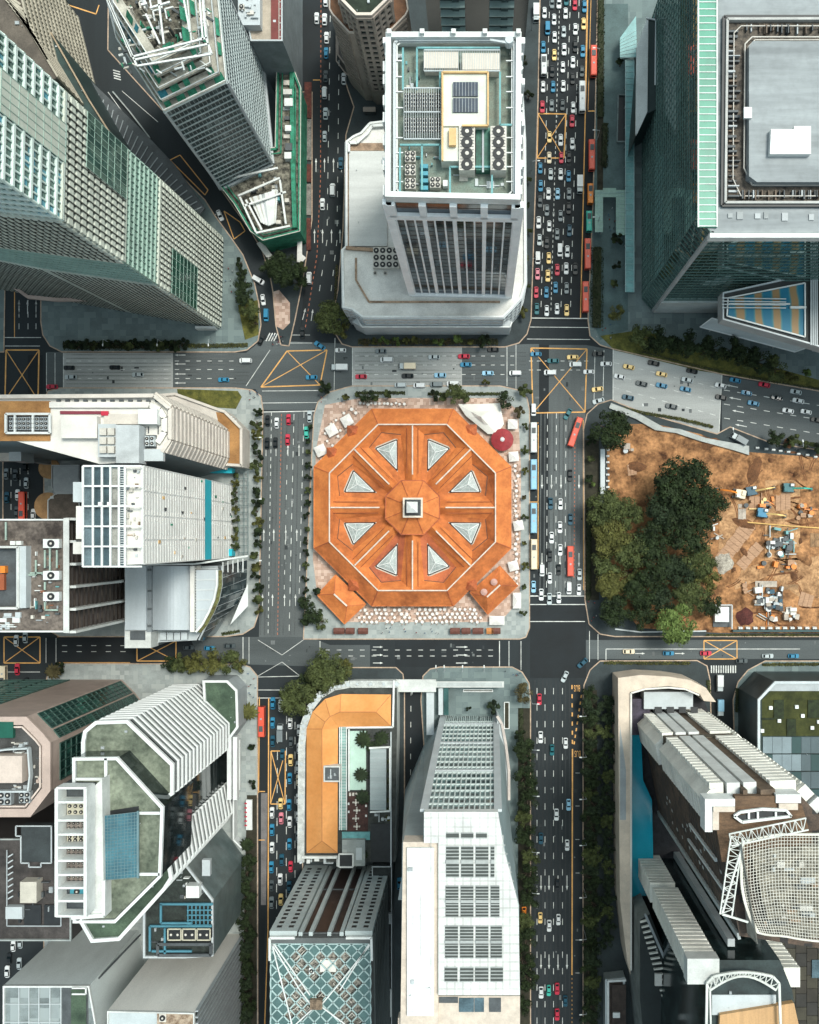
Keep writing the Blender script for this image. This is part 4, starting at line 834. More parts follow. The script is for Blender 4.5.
for y0, y1 in ((82, 96), (98, 112)):
    o = block(t, 453, y0, 478, y1, zd+5.2, .5, mat('solar_panel', (.02, .035, .06), .3, .2, .4), 'roof_panel')
    b = MB()
    for k in range(9): b.bar(W(453+25*k/8, y0, zd+5.8), W(453+25*k/8, y1, zd+5.8), .1)
    b.build('frame', M_GREY, o)
for x0 in (459, 490.5):
    unit(t, x0, 126, x0+16, 170, zd, 5.4, 1, 4, M_UNIT, r=1.55)
    b = MB()
    for k in range(14): b.bar(W(x0+1.2, 128+40*k/13, zd+5.5), W(x0+14.8, 128+40*k/13, zd+5.5), .1)
    b.build('fan_guard', M_DGREY, t)
block(t, 476, 128, 490, 170, zd, 3, mat('duct_green', (.03, .13, .09), .6, .3, .4), 'duct'); block(t, 482, 126, 484, 172, zd+3, .5, M_GREY, 'duct')
block(t, 449, 128, 456, 145, zd+4.6, 1.5, mat('tan_trim', (.62, .4, .18)), 'hatch_box')
for y0 in (93, 117.5):
    for i in range(6): unit(t, 404.5+i*6.1, y0, 409.6+i*6.1, y0+15.5, zd, 3, 2, 4, M_UNIT, r=.52)
for x0, y0 in ((405, 151), (405, 164.5), (405, 178), (430, 177)): unit(t, x0, y0, x0+10.5, y0+10.5, zd, 2.4, 2, 2, M_UNIT)
block(t, 443, 180, 448, 186, zd, 2.2, M_WPAINT, 'roof_plant')
for i in range(4): block(t, 420, 164+i*7.2, 428, 168+i*7.2, zd, 2, mat('tank_blue', (.05, .28, .36), .5), 'water_tank')
for pl in ([(400, 145), (440, 145), (440, 160)], [(400, 148), (400, 195), (450, 195)], [(450, 167), (450, 196)], [(450, 167), (507, 167)], [(492, 175), (492, 196)], [(440, 60), (440, 90)], [(500, 72), (500, 125), (512, 125)], [(403, 48), (403, 90)], [(417, 90), (417, 48), (500, 48)], [(422, 145), (422, 190)]): pipes(t, pl, zd+3.2, .5, M_PIPE)
for y in (60, 76, 91, 107, 137, 152, 166, 181): block(t, 395.5, y, 403, y+1, zd+3, .4, M_WPAINT, 'roof_beam'); block(t, 506, y, 513, y+1, zd+3, .4, M_WPAINT, 'roof_beam')
b = MB()
for k in range(17): b.bar(W(404+2.3*k, 88, zd+4.4), W(404+2.3*k, 139, zd+4.4), .12)
for y in (88, 112, 139): b.bar(W(404, y, zd+4.2), W(441, y, zd+4.2), .3)
b.build('louvre_screen', M_LGREY, t)
b = MB()
for k in range(34): b.bar(W(424+2.3*k, 50, zd+4.6), W(424+2.3*k, 71, zd+4.6), .1)
b.bar(W(424, 71, zd+4.6), W(500, 71, zd+4.6), .25); b.bar(W(424, 50, zd+4.6), W(500, 50, zd+4.6), .25)
b.build('louvre_screen', M_LGREY, t)
clutter(t, 404, 50, 420, 88, zd, 9, 1, hmax=1.2); clutter(t, 452, 174, 505, 190, zd, 7, 2, [M_UNIT, M_LGREY, M_DECK], .6, 2, 9); clutter(t, 405, 141, 440, 196, zd, 14, 4, hmax=1.6)
b = MB(); b.bar(W(490, 40, ZT+1.5), W(508, 43, ZT+1.5), .5); b.cyl((*W(509, 43, ZT)[:2], ZT-1), 1.1, 3, 12); b.build('gondola_crane', M_LGREY, t)

# ================================================================ huge tower with beige grid facades (top left)
t = thing('office_tower', 'huge tower with beige and green gridded facades filling the top left corner', 'office tower', W(60, 200, .14))
gz = [(222, 238), (220, 327), (130, 311), (-60, 277), (-160, 180), (60, 110)]
tz = [(-220, -170), (-225, 27), (-470, 10), (-980, -110), (-1200, -350), (-640, -480)]
G0 = [W(x, y, .14) for x, y in gz][::-1]; G1 = [W(x, y, 240) for x, y in tz][::-1]
def ringz(z): return [G0[i].lerp(G1[i], (z-.14)/239.86) for i in range(6)]
GL1 = mat('tower_glass_green', (.08, .17, .14), .1, .3, .1, cells=(2.4, 2.4, 3.6), cellc=(.16, .25, .2), cellp=.5, metal=.4); GL2 = mat('tower_glass_deep', (.02, .045, .035), .15, .3, .1, cells=(2.4, 2.4, 3.6), cellc=(.09, .12, .1), cellp=.65); GL3 = mat('tower_glass_teal', (.03, .1, .08), .15, .3, .1, cells=(2.4, 2.4, 3.6), cellc=(.02, .25, .36), cellp=.8, metal=.3)
BG = mat('beige_bands', (.56, .59, .51), .7, .1, .1); GB = mat('green_white_bands', (.62, .72, .67), .6, .1, .1); GG = mat('pale_green_bars', (.3, .42, .36), .6, .1, .1); TG = mat('teal_bars', (.12, .34, .27), .6, .1, .2)
zones = [(0.14, 74, GL2, BG, 3.4, 2.1, 0), (74, 104, GL1, GG, 3.6, .4, .2), (104, 144, GL2, BG, 4.2, 2.4, 0), (144, 178, GL3, GB, 4.2, .9, .4), (178, 240, GL3, GG, 4.6, 1.0, .45)]
for z0, z1, mg, mbar, fh, bh, fw in zones:
    a, c = ringz(z0), ringz(z1); b = MB(); b.loft(a, c, 0, z1 == 240); b.build('glass_wall', mg, t)
    for i in range(6):
        j = (i+1) % 6; q = (a[i], a[j], c[j], c[i]); L_ = (a[j]-a[i]).length
        n = qn(*q[:3])
        if n.x < -.2 and n.y > -.2: continue
        nn = max(3, int(L_/1.9)); b = MB(); grid(b, q, nn if fw else 0, int(round((z1-z0)/fh)), fw, bh, .35, .6); b.build('facade_grid', mbar, t)
        if not fw: b = MB(); grid(b, q, nn, 0, .38, 0, .75, 0, ends=False); b.build('shadow_joint', mat('joint_dark', (.05, .055, .045), .8), t)  # dark upright bars part the beige bands into squares
a = ringz(0.14)
# green glass panel and recess on the east face
def epanel(name, u0, u1, z0, z1, m, proud, gridm=None, nu=6, nv=8):
    # east face = edge whose bottom runs from (220,327) to (222,238) seen from outside
    r0, r1 = ringz(z0), ringz(z1); i = [k for k in range(6) if (ringz(1)[k]-W(220, 327, .14)).length < 3][0]; j = (i+1) % 6
    q = (r0[i], r0[j], r1[j], r1[i]); n = qn(*q[:3])
    qq = tuple(qp(q, u, v)+n*proud for u, v in ((u0, 0), (u1, 0), (u1, 1), (u0, 1)))
    b = MB(); b.face(qq); b.face([qq[0]-n, qq[1]-n, qq[1], qq[0]]); b.face([qq[2]-n, qq[3]-n, qq[3], qq[2]]); o = b.build(name, m, t)
    if gridm: b = MB(); grid(b, qq, nu, nv, .14, .14, .1, .1); b.build('frame', gridm, o)
epanel('green_glass_panel', .0, .44, 34, 62, mat('panel_green', (.025, .1, .07), .2, .3, .15), .75, GG, 5, 7)
epanel('green_glass_panel', .55, 1, 104, 132, GL1, .75, GG, 8, 6)
epanel('beige_panel', .45, .75, 144, 176, BG, .6, GG, 5, 8)
b = MB(); b.path([W(x, y, 12) for x, y in ((28, 297), (58, 300), (115, 299))], 1.4, 1.0); b.path([W(x, y, 10) for x, y in ((-20, 283), (10, 284), (28, 297))], 1.2, 1.0); b.build('entrance_canopy', M_PINKST, t)
b = MB(); b.pbox(195, 326, 215, 328.5, .2, 4); b.build('entrance_sign', M_WPAINT, t)

# low wing along the ramp road, gridded block behind
low = PP([(46, 34), (52, 33), (90, 100), (127, 158), (129, 190), (119, 176), (60, 100), (0, 30), (0, -60), (20, -60)], 40)
t, p = building('low_wing', 'dark low wing with a long tan roof edge beside the diagonal ramp road', 'building', low, .14, 40, mat('wing_dark', (.02, .05, .045), .4, .3, .1), mat('wing_roof', (.03, .06, .055), .7, .3, .1), (.5, .8, mat('tan_edge', (.4, .31, .21), .7)))
t, p = building('low_wing', 'pale gridded block with a ribbed facade at the far top left corner', 'building', PP([(-100, -80), (2, -80), (30, 32), (58, 78), (40, 82), (-10, 20), (-60, 0)], 60), .14, 60, GL2, mat('block_roof', (.12, .1, .08), .8, .3, .1), None)
b = MB()
for e in edges(p):
    if (e[1]-e[0]).length > 8: grid(b, wq(*e, 1, 60), int((e[1]-e[0]).length/1.6), 15, .3, 1.5, .4, .6)
for k in range(26):
    f = k/25; b.bar(W(lerp(-55, 30, f), lerp(-78, 30, f), 60.4), W(lerp(-20, 48, f), lerp(-78, 60, f), 60.4), .7)
b.build('facade_grid', mat('tan_bands', (.42, .38, .3), .7, .15, .2), t)
# ribbed canopy deck along the diagonal
t = thing('canopy_deck', 'dark ribbed canopy roof between the beige tower and the diagonal road', 'canopy', W(140, 150, .14))
b = MB(); b.prism(PP([(78, 78), (88, 78), (140, 128), (175, 165), (205, 208), (200, 214), (160, 178), (120, 145)], 9), 8, 9, bottom=True); b.build('roof', M_DGREY, t)
b = MB()
for k in range(26):
    f = k/25; b.bar(W(lerp(79, 202, f), lerp(74, 207, f)+8*math.sin(f*3.1)*-.2, 9.2), W(lerp(88, 196, f)-9, lerp(94, 214, f), 9.2), .35)
b.build('rib', M_GREY, t)
b = MB()
for x, y in ((90, 92), (130, 132), (165, 166), (195, 203)): b.cyl((*W(x, y, 8)[:2], .14), .3, 8, 8)
b.build('column', M_GREY, t)
for pl in ([(113, 92), (130, 112), (150, 138)], [(100, 100), (118, 122), (145, 150)]):
    tt = thing('ramp_wall', ('upper' if pl[0][0] == 113 else 'lower')+' long pale kerb wall of the ramp between the two towers at the top left', 'wall', W(*pl[1], .14)); b = MB(); b.path([W(x, y, .6) for x, y in pl], .5, 1.0); b.build('wall_coping', M_PAVEL, tt)

# ================================================================ tower under construction (top, second from the left)
t = thing('office_tower', 'unfinished tower with white lattice cladding and green netting round its open top', 'office tower', W(235, 120, .14))
DK = mat('lattice_glass', (.02, .04, .045), .3, .3, .2, cells=(1.5, 1.5, 3.3), cellc=(.16, .2, .2), cellp=.8)
roofq = [(165, 112), (227, 82), (216, -30), (100, -30), (118, 40)]
P2 = ccw(PP(roofq, 80)); b = MB(); b.prism(P2, 14, 80); b.build('wall', DK, t)
for e in edges([Vector((a[0], a[1])) for a in P2]):
    q = wq(*e, 14, 80)
    if qn(*q[:3]).y > .5: continue
    nn = int((e[1]-e[0]).length/1.3); b = MB(); n = qn(*q[:3]); fh = 66/19
    for k in range(20): bar3(b, qp(q, 0, k/19), qp(q, 1, k/19), n, .42, .35)
    for k in range(19):
        for i in range(nn+1):
            u = (i+(.5 if k % 2 else 0))/nn
            if u <= 1: bar3(b, qp(q, u, k/19), qp(q, u, (k+1)/19), n, .16, .2)
    b.build('facade_grid', mat('lattice_pale', (.38, .44, .44), .6, .1, .1), t)
    b = MB(); bar3(b, q[0]+Vector((0, 0, .5)), q[1]+Vector((0, 0, .5)), n, 1.6, .9); bar3(b, qp(q, .004, 0), qp(q, .004, 1), n, .7, .5); bar3(b, qp(q, .996, 0), qp(q, .996, 1), n, .7, .5); b.build('corner_trim', M_LGREY, t)
rnd = random.Random(8); SLAB = mat('raw_slab', (.42, .4, .34), .9, .25, .3)
for k, (z, dd) in enumerate(((80.2, 0), (84, 1.2), (88, 2.6), (92, 4.2), (96, 5.6))):
    pp = inset(P2, dd); qq = inset(P2, dd+2.6); b = MB()
    for i in range(len(pp)):
        j = (i+1) % len(pp); b.face([(*pp[i], z), (*pp[j], z), (*qq[j], z), (*qq[i], z)]); b.face([(*pp[i], z-.9), (*pp[j], z-.9), (*pp[j], z), (*pp[i], z)])
    b.build('floor_slab', SLAB, t)
    b = MB(); b.path([(*q_, z+1.1) for q_ in pp], .3, .35, closed=True); b.build('edge_rail', [M_WPAINT, M_LGREY][k % 2], t)
    for i in range(len(pp)):
        j = (i+1) % len(pp); A_, B_ = Vector((*pp[i], z)), Vector((*pp[j], z))
        for s_ in range(5):
            if rnd.random() < .55:
                u0 = s_/5+rnd.uniform(0, .05); u1 = u0+rnd.uniform(.08, .17); b = MB(); n = Vector((*(Vector(((B_-A_).y, -(B_-A_).x)).normalized()), 0))
                a0, a1 = A_.lerp(B_, u0)-n*.7, A_.lerp(B_, u1)-n*.7; hh = rnd.uniform(1.6, 3)
                b.face([a0, a1, a1+Vector((0, 0, hh))-n*1.5, a0+Vector((0, 0, hh))-n*1.5]); b.build('safety_net', rnd.choice([M_GREEN, M_GREEN, mat('netting_blue', (.03, .2, .26), .8, .3, .3)]), t)
b = MB(); b.prism(inset(P2, 6), 14, 86); b.build('core_roof', mat('site_mess', (.05, .055, .045), .9, .6, .5, c2=(.3, .28, .22)), t)
zt = 101
for pl in ([(104, -8), (132, 57)], [(132, 57), (207, 38)], [(134, 60), (209, 44)], [(202, -10), (206, 38)], [(199, -10), (203, 40)], [(104, -10), (137, 66)], [(137, 66), (212, 54)], [(212, 54), (206, 38)], [(146, 14), (160, 44)], [(158, -5), (164, 44)], [(184, 0), (190, 32)], [(150, 8), (170, 2)]):
    b = MB(); b.bar(W(*pl[0], zt), W(*pl[1], zt), .5); b.build('crown_truss', M_WPAINT, t)
for x, y in ((150, 2), (160, 0), (153, 13), (165, 11)):
    b = MB(); b.bar(W(x, y-2, 97), W(x+8, y-4, 97), .4); b.bar(W(x, y-2, 97), W(x+2, y+8, 97), .4); b.build('scaffold', M_WPAINT, t)
for i in range(130):
    x, y = rnd.uniform(118, 208), rnd.uniform(-15, 72)
    L_ = rnd.uniform(2, 9); ang = rnd.choice([-.25, 1.3, 1.3, -.25, .6]); z = rnd.uniform(88, 97)
    b = MB(); b.bar(W(x, y, z), W(x+L_*math.cos(ang), y+L_*math.sin(ang), z), rnd.uniform(.2, .7)); b.build('scaffold', rnd.choice([M_WPAINT, M_LGREY, M_UNIT, M_DGREY, M_GREEN]), t)
clutter(t, 124, 0, 205, 45, 86, 40, 12, [M_UNIT, SLAB, M_DGREY, M_LGREY, M_WPAINT, M_GREEN], 5)
for i in range(5): block(t, 116+i*1.5, 6+i*3, 130, 8+i*3, 88, 4, M_UNIT, 'material_stack')
# site podium of that tower
t, p = building('site_podium', 'unfinished podium with green hoarding around white scaffolding below the lattice tower', 'construction site', PP([(205, 165), (214, 160), (277, 150), (279, 48), (284, 46), (301, 90), (300, 232), (264, 241), (252, 232), (236, 205)], 14), .14, 14, M_GREEN, mat('site_mess', (.16, .15, .12)), None)
b = MB(); b.path([(*q_, 15) for q_ in p], 1.0, 1.4, closed=True); b.path([(*q_, 15.2) for q_ in inset(p, 1.8)], .4, .5, closed=True); b.build('hoarding', M_GREEN, t)
b = MB(); b.path([(*q_, 15.8) for q_ in inset(p, -.3)], .25, .4, closed=True); b.build('hoarding_rail', M_UNIT, t)
for i in range(22):
    f = i/21; x = lerp(262, 268, f) if i % 2 else lerp(240, 282, f); y0 = lerp(195, 192, f); b = MB(); xx = 250+1.3*i
    b.bar(W(xx, lerp(198, 190, f), 16+i*.05), W(xx+lerp(12, -2, f), 226-abs(i-11)*.3, 16+i*.05), rnd.uniform(.25, .9)); b.build('scaffold', rnd.choice([M_WPAINT, M_WPAINT, M_LGREY, M_UNIT]), t)
for i in range(34):
    x, y = rnd.uniform(232, 286), rnd.uniform(172, 228)
    if x < 262-(228-y)*.55+10: continue
    block(t, x, y, x+rnd.uniform(1, 6), y+rnd.uniform(1, 5), 14, rnd.uniform(.4, 3), rnd.choice([M_UNIT, SLAB, M_DGREY, M_WPAINT, M_PIPE, M_GREY]), 'material_stack')
for pl in ([(238, 196), (280, 178)], [(244, 206), (286, 192)], [(232, 178), (278, 168)], [(240, 197), (256, 232)], [(280, 180), (286, 224)], [(256, 233), (290, 226)], [(246, 200), (262, 230)]): pipes(t, pl, 18, .7, M_WPAINT, 'site_beam')
for i, y in enumerate(range(80, 160, 9)): block(t, 283+rnd.uniform(0, 2), y, 291+rnd.uniform(0, 2), y+rnd.uniform(3, 8), 14, rnd.uniform(.5, 4), rnd.choice([M_UNIT, M_PODR, M_WPAINT, M_DGREY]), 'material_stack')
pipes(t, [(292, 60), (293, 160), (295, 228)], 15.5, 1.6, M_GREEN, 'hoarding')
t = thing('site_walkway', 'long white covered walkway between the green hoarding and the left street', 'walkway', W(300, 200, .14))
b = MB(); b.prism(PP([(298, 185), (302, 185), (302, 262), (297, 262)], 4), 3.6, 4, bottom=True); b.build('roof', M_PODR, t)
b = MB(); b.bar(W(299, 262, 4), W(304, 256, 4), 2.2, .4); b.build('ramp', M_PODR, t)
t = thing('site_walkway', 'short slanting pale plank walkway below the green hoarding', 'walkway', W(266, 250, .14)); b = MB(); b.bar(W(259, 242, 3), W(272, 260, 3), 2.3, .4); b.build('plank', M_PODR, t)
t = thing('hoarding_strip', 'dark red strip of ground screens along the kerb of the left street', 'hoarding', W(308, 130, .14))
for i, (y0, y1, m_) in enumerate(((82, 118, 'r'), (119, 160, 'g'), (164, 182, 'r'), (184, 215, 'g'), (218, 250, 'r'))):
    b = MB(); b.pbox(304.5+(i > 3)*2, y0, 311.5-i*.2, y1, .16, .9); b.build('ground_screen', mat('dark_red_screen', (.12, .03, .02), .8, .4, .6) if m_ == 'r' else mat('site_paving', (.22, .2, .18), .9, .4, .6), t)
# building with red brown roof
t, p = building('office_building', 'building with a dark red roof strip and grey plant deck at the top', 'building', PP([(232, -60), (283, -60), (283, 42), (251, 42)], 38), .14, 38, mat('grey_wall', (.2, .23, .24), .7, .15, .2), mat('tan_roof', (.4, .34, .27), .85, .15, .2), (.5, .8, M_LGREY))
block(t, 271, -50, 281, 39.5, 38, .5, mat('dark_red_roof', (.18, .045, .04), .8, .15, .2), 'red_roof_strip'); block(t, 238, -30, 260, 25, 38, 4, M_LGREY, 'plant_room'); clutter(t, 240, -10, 259, 23, 42, 16, 6, [M_UNIT, M_GREY, M_DGREY, M_LGREY], 1)
unit(t, 239, 4, 244, 9, 42, 1.2, 1, 1)
b = MB()
for y in range(-40, 42, 7): b.bar(W(279, y, 38.7), W(281.5, y, 38.7), .2)
b.bar(W(279, -50, 38.7), W(279, 40, 38.7), .2); b.build('roof_rail', M_UNIT, t)

# ================================================================ brown stepped tower (top centre left)
BR = mat('brown_concrete', (.34, .29, .25), .8, .15, .1); BRF = mat('brown_floor', (.2, .1, .055), .85, .25, .3); OLV = mat('dark_olive_roof', (.02, .032, .02), .9, .3, .3)
t, p = building('office_tower', 'brown concrete tower with chamfered corners and a dark green roof', 'office tower', PP([(340, -60), (340, 0), (356, 16.5), (372, 16.5), (390, -1), (390, -60)], 64), .14, 64, BR, OLV, (.9, .9, mat('pale_coping', (.6, .52, .45), .7)))
bud = [70]
for e in edges(p):
    q = wq(*e, 12, 63); L_ = (e[1]-e[0]).length
    if qn(*q[:3]).y < -.3:
        nn = max(2, int(L_/2.4)); b = MB(); grid(b, q, nn, 15, .9, 1.2, .6, .5); b.build('facade_frame', BR, t); windows(t, q, nn, 15, .55, .55, M_GLASS, .05, budget=bud)
for nm, pl in (('left', [(329, -40), (329, 10), (332.5, 16), (349, 34), (356, 34), (357, 27), (340, 4), (340, -40)]), ('right', [(401, -40), (409, 11), (406, 17), (392, 31), (384, 32), (381, 29), (390, 3), (390, -40)])):
    b = MB(); P3 = ccw(PP(pl, 50)); b.prism(P3, .14, 50); w_ = b.build('side_wing', BR, t); b = MB(); b.face(at_z(inset(P3, .5)+[], 50.05) if False else [(a[0], a[1], 50.06) for a in inset(P3, .6)]); b.build('terrace', BRF, w_)
    b = MB(); b.path([(*a, 50.5) for a in inset(P3, .3)], .5, .9, closed=True); b.build('parapet', mat('pale_coping', (.6, .52, .45)), w_)
    for e in edges([Vector((a[0], a[1])) for a in P3]):
        q = wq(*e, 10, 49)
        if (e[1]-e[0]).length > 4 and qn(*q[:3]).y < -.2:
            b = MB(); grid(b, q, int((e[1]-e[0]).length/1.6), 13, .35, 1.4, .35, .45); b.build('facade_grid', mat('brown_band', (.3, .25, .21), .8, .15, .1), w_)
b = MB(); P4 = ccw(PP([(338, 55), (346, 66), (362, 79), (366, 77), (370, 79), (400, 79), (400, 10), (338, 10)], 10)); b.prism(P4, .14, 10); b.build('base_storey', mat('brown_dark', (.1, .09, .085), .8), t)
b = MB(); b.path([(*a[:2], 10.3) for a in P4], .5, .7, closed=True); b.path([(*a[:2], 6.3) for a in [Vector(v_) for v_ in inset(P4, -1.2)]], .4, .5, closed=True); b.build('ledge', BR, t)
t = thing('gatehouse', 'small gatehouse with a brown roof in the drive above the podium', 'gatehouse', W(369, 108, .14)); b = MB(); b.pbox(364, 106, 375, 111, .15, 3.4); b.build('wall', M_DGREY, t); b = MB(); b.pbox(363, 107, 375.5, 111.5, 3.4, 3.8); b.build('roof', BR, t)
# dark tower with pale louvred balconies
t, p = building('office_tower', 'black glass tower with two stacks of pale horizontal ledges behind the white tower', 'office tower', PP([(424, -80), (530, -80), (530, -14), (424, -14)], 80), .14, 80, mat('black_glass', (.006, .012, .012), .2, .3, .1), M_DGREY, None)
e = [e for e in edges(p) if facing(*e, 's')][0]
q = wq(*e, 0, 80)
for u0, u1 in ((.14, .38), (.62, .86)):
    for k in range(10):
        b = MB(); n = qn(*q[:3]); v = .96-.065*k; bar3(b, qp(q, u0, v), qp(q, u1, v), n, .5, 2.2); b.build('ledge', mat('ledge_teal_grey', (.24, .33, .32), .6), t)
    b = MB(); bar3(b, qp(q, (u0+u1)/2+.03, .3), qp(q, (u0+u1)/2+.03, 1), qn(*q[:3]), 2.2, .6); b.build('duct_shaft', mat('shaft', (.05, .08, .08)), t)
# ================================================================ dark glass tower with grey roof (top right)
ZT = 97
M_ROOFG = mat('ribbed_grey_roof', (.2, .225, .235), .6, .14, .06, c2=(.29, .32, .33), streak=(.3, 3, 1), fine=.5)
GD = mat('deep_green_glass', (.2, .32, .3), .04, .2, .08, metal=.9, cells=(2, 2, 3.2), cellc=(.34, .46, .43), cellp=.6)
t, p = building('office_tower', 'wide dark green glass tower with a ribbed grey roof and a bright green glass strip', 'office tower', PP([(697.5, -120), (697.5, 216), (712, 233), (1100, 233), (1100, -120)], ZT), .14, ZT, GD, M_ROOFG, None, 'glass_wall')
for e in edges(p):
    q = wq(*e, .5, ZT); n = qn(*q[:3])
    if n.y > .5 or n.x > .5: continue
    L_ = (e[1]-e[0]).length; b = MB(); grid(b, q, int(L_/2.6), 0, .12, 0, .12, 0); grid(b, q, 0, 28, 0, .28, 0, .22)
    b.build('facade_grid', mat('green_mullion', (.07, .14, .125), .5), t)
    if n.y < -.9:
        b = MB(); grid(b, q, 60, 9, .12, 1.6, .5, 1.0, v0=.02, v1=.17); b.build('louvre_band', mat('pale_louvre', (.42, .46, .45), .6), t)
i0 = [k for k in range(len(p)) if (p[k]-Vector(W(712, 233, ZT)[:2])).length < 1][0]
b = MB(); b.bar((*p[i0], .2), (*p[i0], ZT), 1.1); b.build('corner_pier', M_GREY, t)
b = MB(); b.pbox(710, 233, 1100, 237.5, ZT-2.5, ZT+1.2); b.build('parapet', M_WPAINT, t)
b = MB(); b.pbox(697.5, -120, 717.5, 227, ZT+.02, ZT+.8); gs = b.build('green_glass_strip', mat('bright_green_glass', (.03, .25, .16), .4, .15, .1), t)
b = MB()
for y in range(-110, 228, 7): b.bar(W(698, y, ZT+.9), W(717, y, ZT+.9), .28, .2)
for x in (698.3, 717): b.bar(W(x, -120, ZT+.95), W(x, 227, ZT+.95), .45, .3)
b.build('frame', mat('strip_frame', (.6, .64, .6), .6), gs)
# sunken plant ring
zi = ZT+.05
b = MB(); b.pbox(725, 19, 1100, 203, ZT+.02, ZT+.3); b.build('plant_well', mat('plant_well_dark', (.07, .06, .05), .8, .5, .6, c2=(.16, .13, .1)), t)
b = MB(); b.path([W(x, y, ZT+1.1) for x, y in ((1100, 19), (727, 20), (725, 203), (1100, 203))], .7, 1.6); b.build('well_parapet', mat('well_coping', (.42, .42, .4), .7), t)
b = MB(); b.path([W(x, y, ZT+.8) for x, y in ((1100, 17), (723.8, 17), (722, 205.5), (1100, 205.5))], .9, .8); b.build('well_shadow_trim', M_BLACK, t)  # black strip round the outside of the well parapet
b = MB()
for off_, w_ in ((6, .25), (17, .35), (20, .3)): b.path([W(x, y, ZT+1.6) for x, y in ((1100, 20+off_), (735+off_, 20+off_), (728+off_, 27+off_), (727+off_, 185-off_), (735+off_, 202-off_), (1100, 202-off_))], w_, .3)
b.build('gondola_rail', mat('rail_pale', (.5, .47, .42), .6), t)
rnd = random.Random(21)
for k in range(75):
    f = k/75; L1, L2 = 92, 160
    if k < 34: x, y = 728+rnd.uniform(0, 1), 30+k*5; w_, h_ = rnd.uniform(6, 12), rnd.uniform(.8, 2.6)
    else: x, y = 742+(k-34)*2.2, rnd.choice([24, 190]); w_, h_ = rnd.uniform(.6, 1.6), rnd.uniform(6, 10)
    block(t, x, y, x+w_, y+h_, ZT+.3, rnd.uniform(.6, 2), rnd.choice([M_GREY, M_DGREY, M_DGREY, mat('plant_brown', (.16, .12, .09), .8)]), 'roof_plant')
b = MB(); b.prism(ccw(PP([(753, 41), (1100, 41), (1100, 182), (757, 182), (749, 176), (749, 46)], ZT+4)), ZT+.3, ZT+4); b.build('upper_roof', M_ROOFG, t)
for y in (170, 10): pass
block(t, 744, 107, 752, 118, ZT+4.02, .8, M_WPAINT, 'roof_hatch')
b = MB(); b.prism(ccw(PP([(771, 129), (794, 129), (794, 126), (811, 126), (811, 154), (770, 154)], ZT+6)), ZT+4, ZT+6); b.build('white_plant_room', M_WPAINT, t)
for k in (0, 1, 3, 4, 6, 9):
    x = 728+k*9; block(t, x, 211+rnd.uniform(0, 3), x+rnd.uniform(2, 6), 217+rnd.uniform(0, 4), ZT+.02, .35, rnd.choice([M_GREY, mat('patch_pale', (.32, .34, .34))]), 'roof_patch')
# white lettering high on the south face
q = wq(*[e for e in edges(p) if facing(*e, 's')][0], .5, ZT)
# low canopies at the foot, west side
t = thing('glass_canopy', 'long narrow teal glass canopy at the foot of the green glass tower', 'canopy', W(629, 160, .14))
b = MB(); b.prism(ccw(PP([(625.5, 60), (634, 60), (634, 292), (625.5, 292)], 6)), 5.6, 6, bottom=True); b.build('roof', mat('canopy_teal', (.16, .36, .36), .35, .15, .2), t)
b = MB()
for y in range(60, 293, 6): b.bar(W(625.5, y, 6.1), W(634, y, 6.1), .14)
for x in (625.5, 634): b.bar(W(x, 60, 6.1), W(x, 292, 6.1), .3)
b.build('frame', mat('canopy_frame', (.3, .45, .45), .5), t)
b = MB()
for y in range(62, 290, 20): b.cyl((*W(626.5, y, 6)[:2], .14), .15, 5.5, 6)
b.build('column', M_GREY, t)
t = thing('glass_canopy', 'wide teal glass canopy with a slanted end near the top of the canopy row', 'canopy', W(628, 40, .14))
b = MB(); b.prism(ccw(PP([(620, 57), (620, 38), (636, 16), (637, 57)], 7)), 6.6, 7, bottom=True); b.build('roof', mat('canopy_teal', (.16, .36, .36)), t); b = MB()
for k in range(7): b.bar(W(620, 40+3*k, 7.1), W(636.5, 30+4.5*k, 7.1), .15)
b.build('frame', mat('canopy_frame', (.3, .45, .45)), t); b = MB(); b.cyl((*W(622, 50, 7)[:2], .14), .2, 6.5, 6); b.cyl((*W(634, 30, 7)[:2], .14), .2, 6.5, 6); b.build('column', M_GREY, t)
t = thing('glass_canopy', 'U shaped pale green canopy over the entrance court beside the bus lane', 'canopy', W(610, 200, .14))
b = MB(); gc = mat('canopy_green', (.22, .36, .3), .4, .15, .2)
for r_ in ((595, 190, 603, 232), (603, 188, 616, 197), (616, 190, 625, 235)): b.pbox(*r_, 4.6, 5)
b.build('roof', gc, t); b = MB()
b.bar(W(599, 193, 5.14), W(620, 193, 5.14), .12)
for x in (599, 620): b.bar(W(x, 190, 5.12), W(x, 232, 5.12), .12)
for y in range(192, 234, 4): b.bar(W(595, y, 5.1), W(603, y, 5.1), .12); b.bar(W(616, y, 5.1), W(625, y, 5.1), .12)
b.build('frame', mat('canopy_frame', (.3, .45, .45)), t)
b = MB()
for x, y in ((596, 192), (602, 230), (624, 192), (617, 233)): b.cyl((*W(x, y, 5)[:2], .14), .15, 4.5, 6)
b.build('column', M_GREY, t)
t = thing('ramp_opening', 'long dark sunken ramp opening in the teal paving', 'ramp', W(623, 115, .14)); b = MB(); b.path([W(x, y, .7) for x, y in ((618, 95), (630, 95), (629, 142), (617, 142))], .5, 1.1, closed=True); b.build('ramp_wall', M_PAVE, t); b = MB(); b.prism(ccw(PP([(618.5, 95.5), (629.5, 95.5), (628.5, 141.5), (617.5, 141.5)])), .15, .2); b.build('ramp_floor', M_BLACK, t)
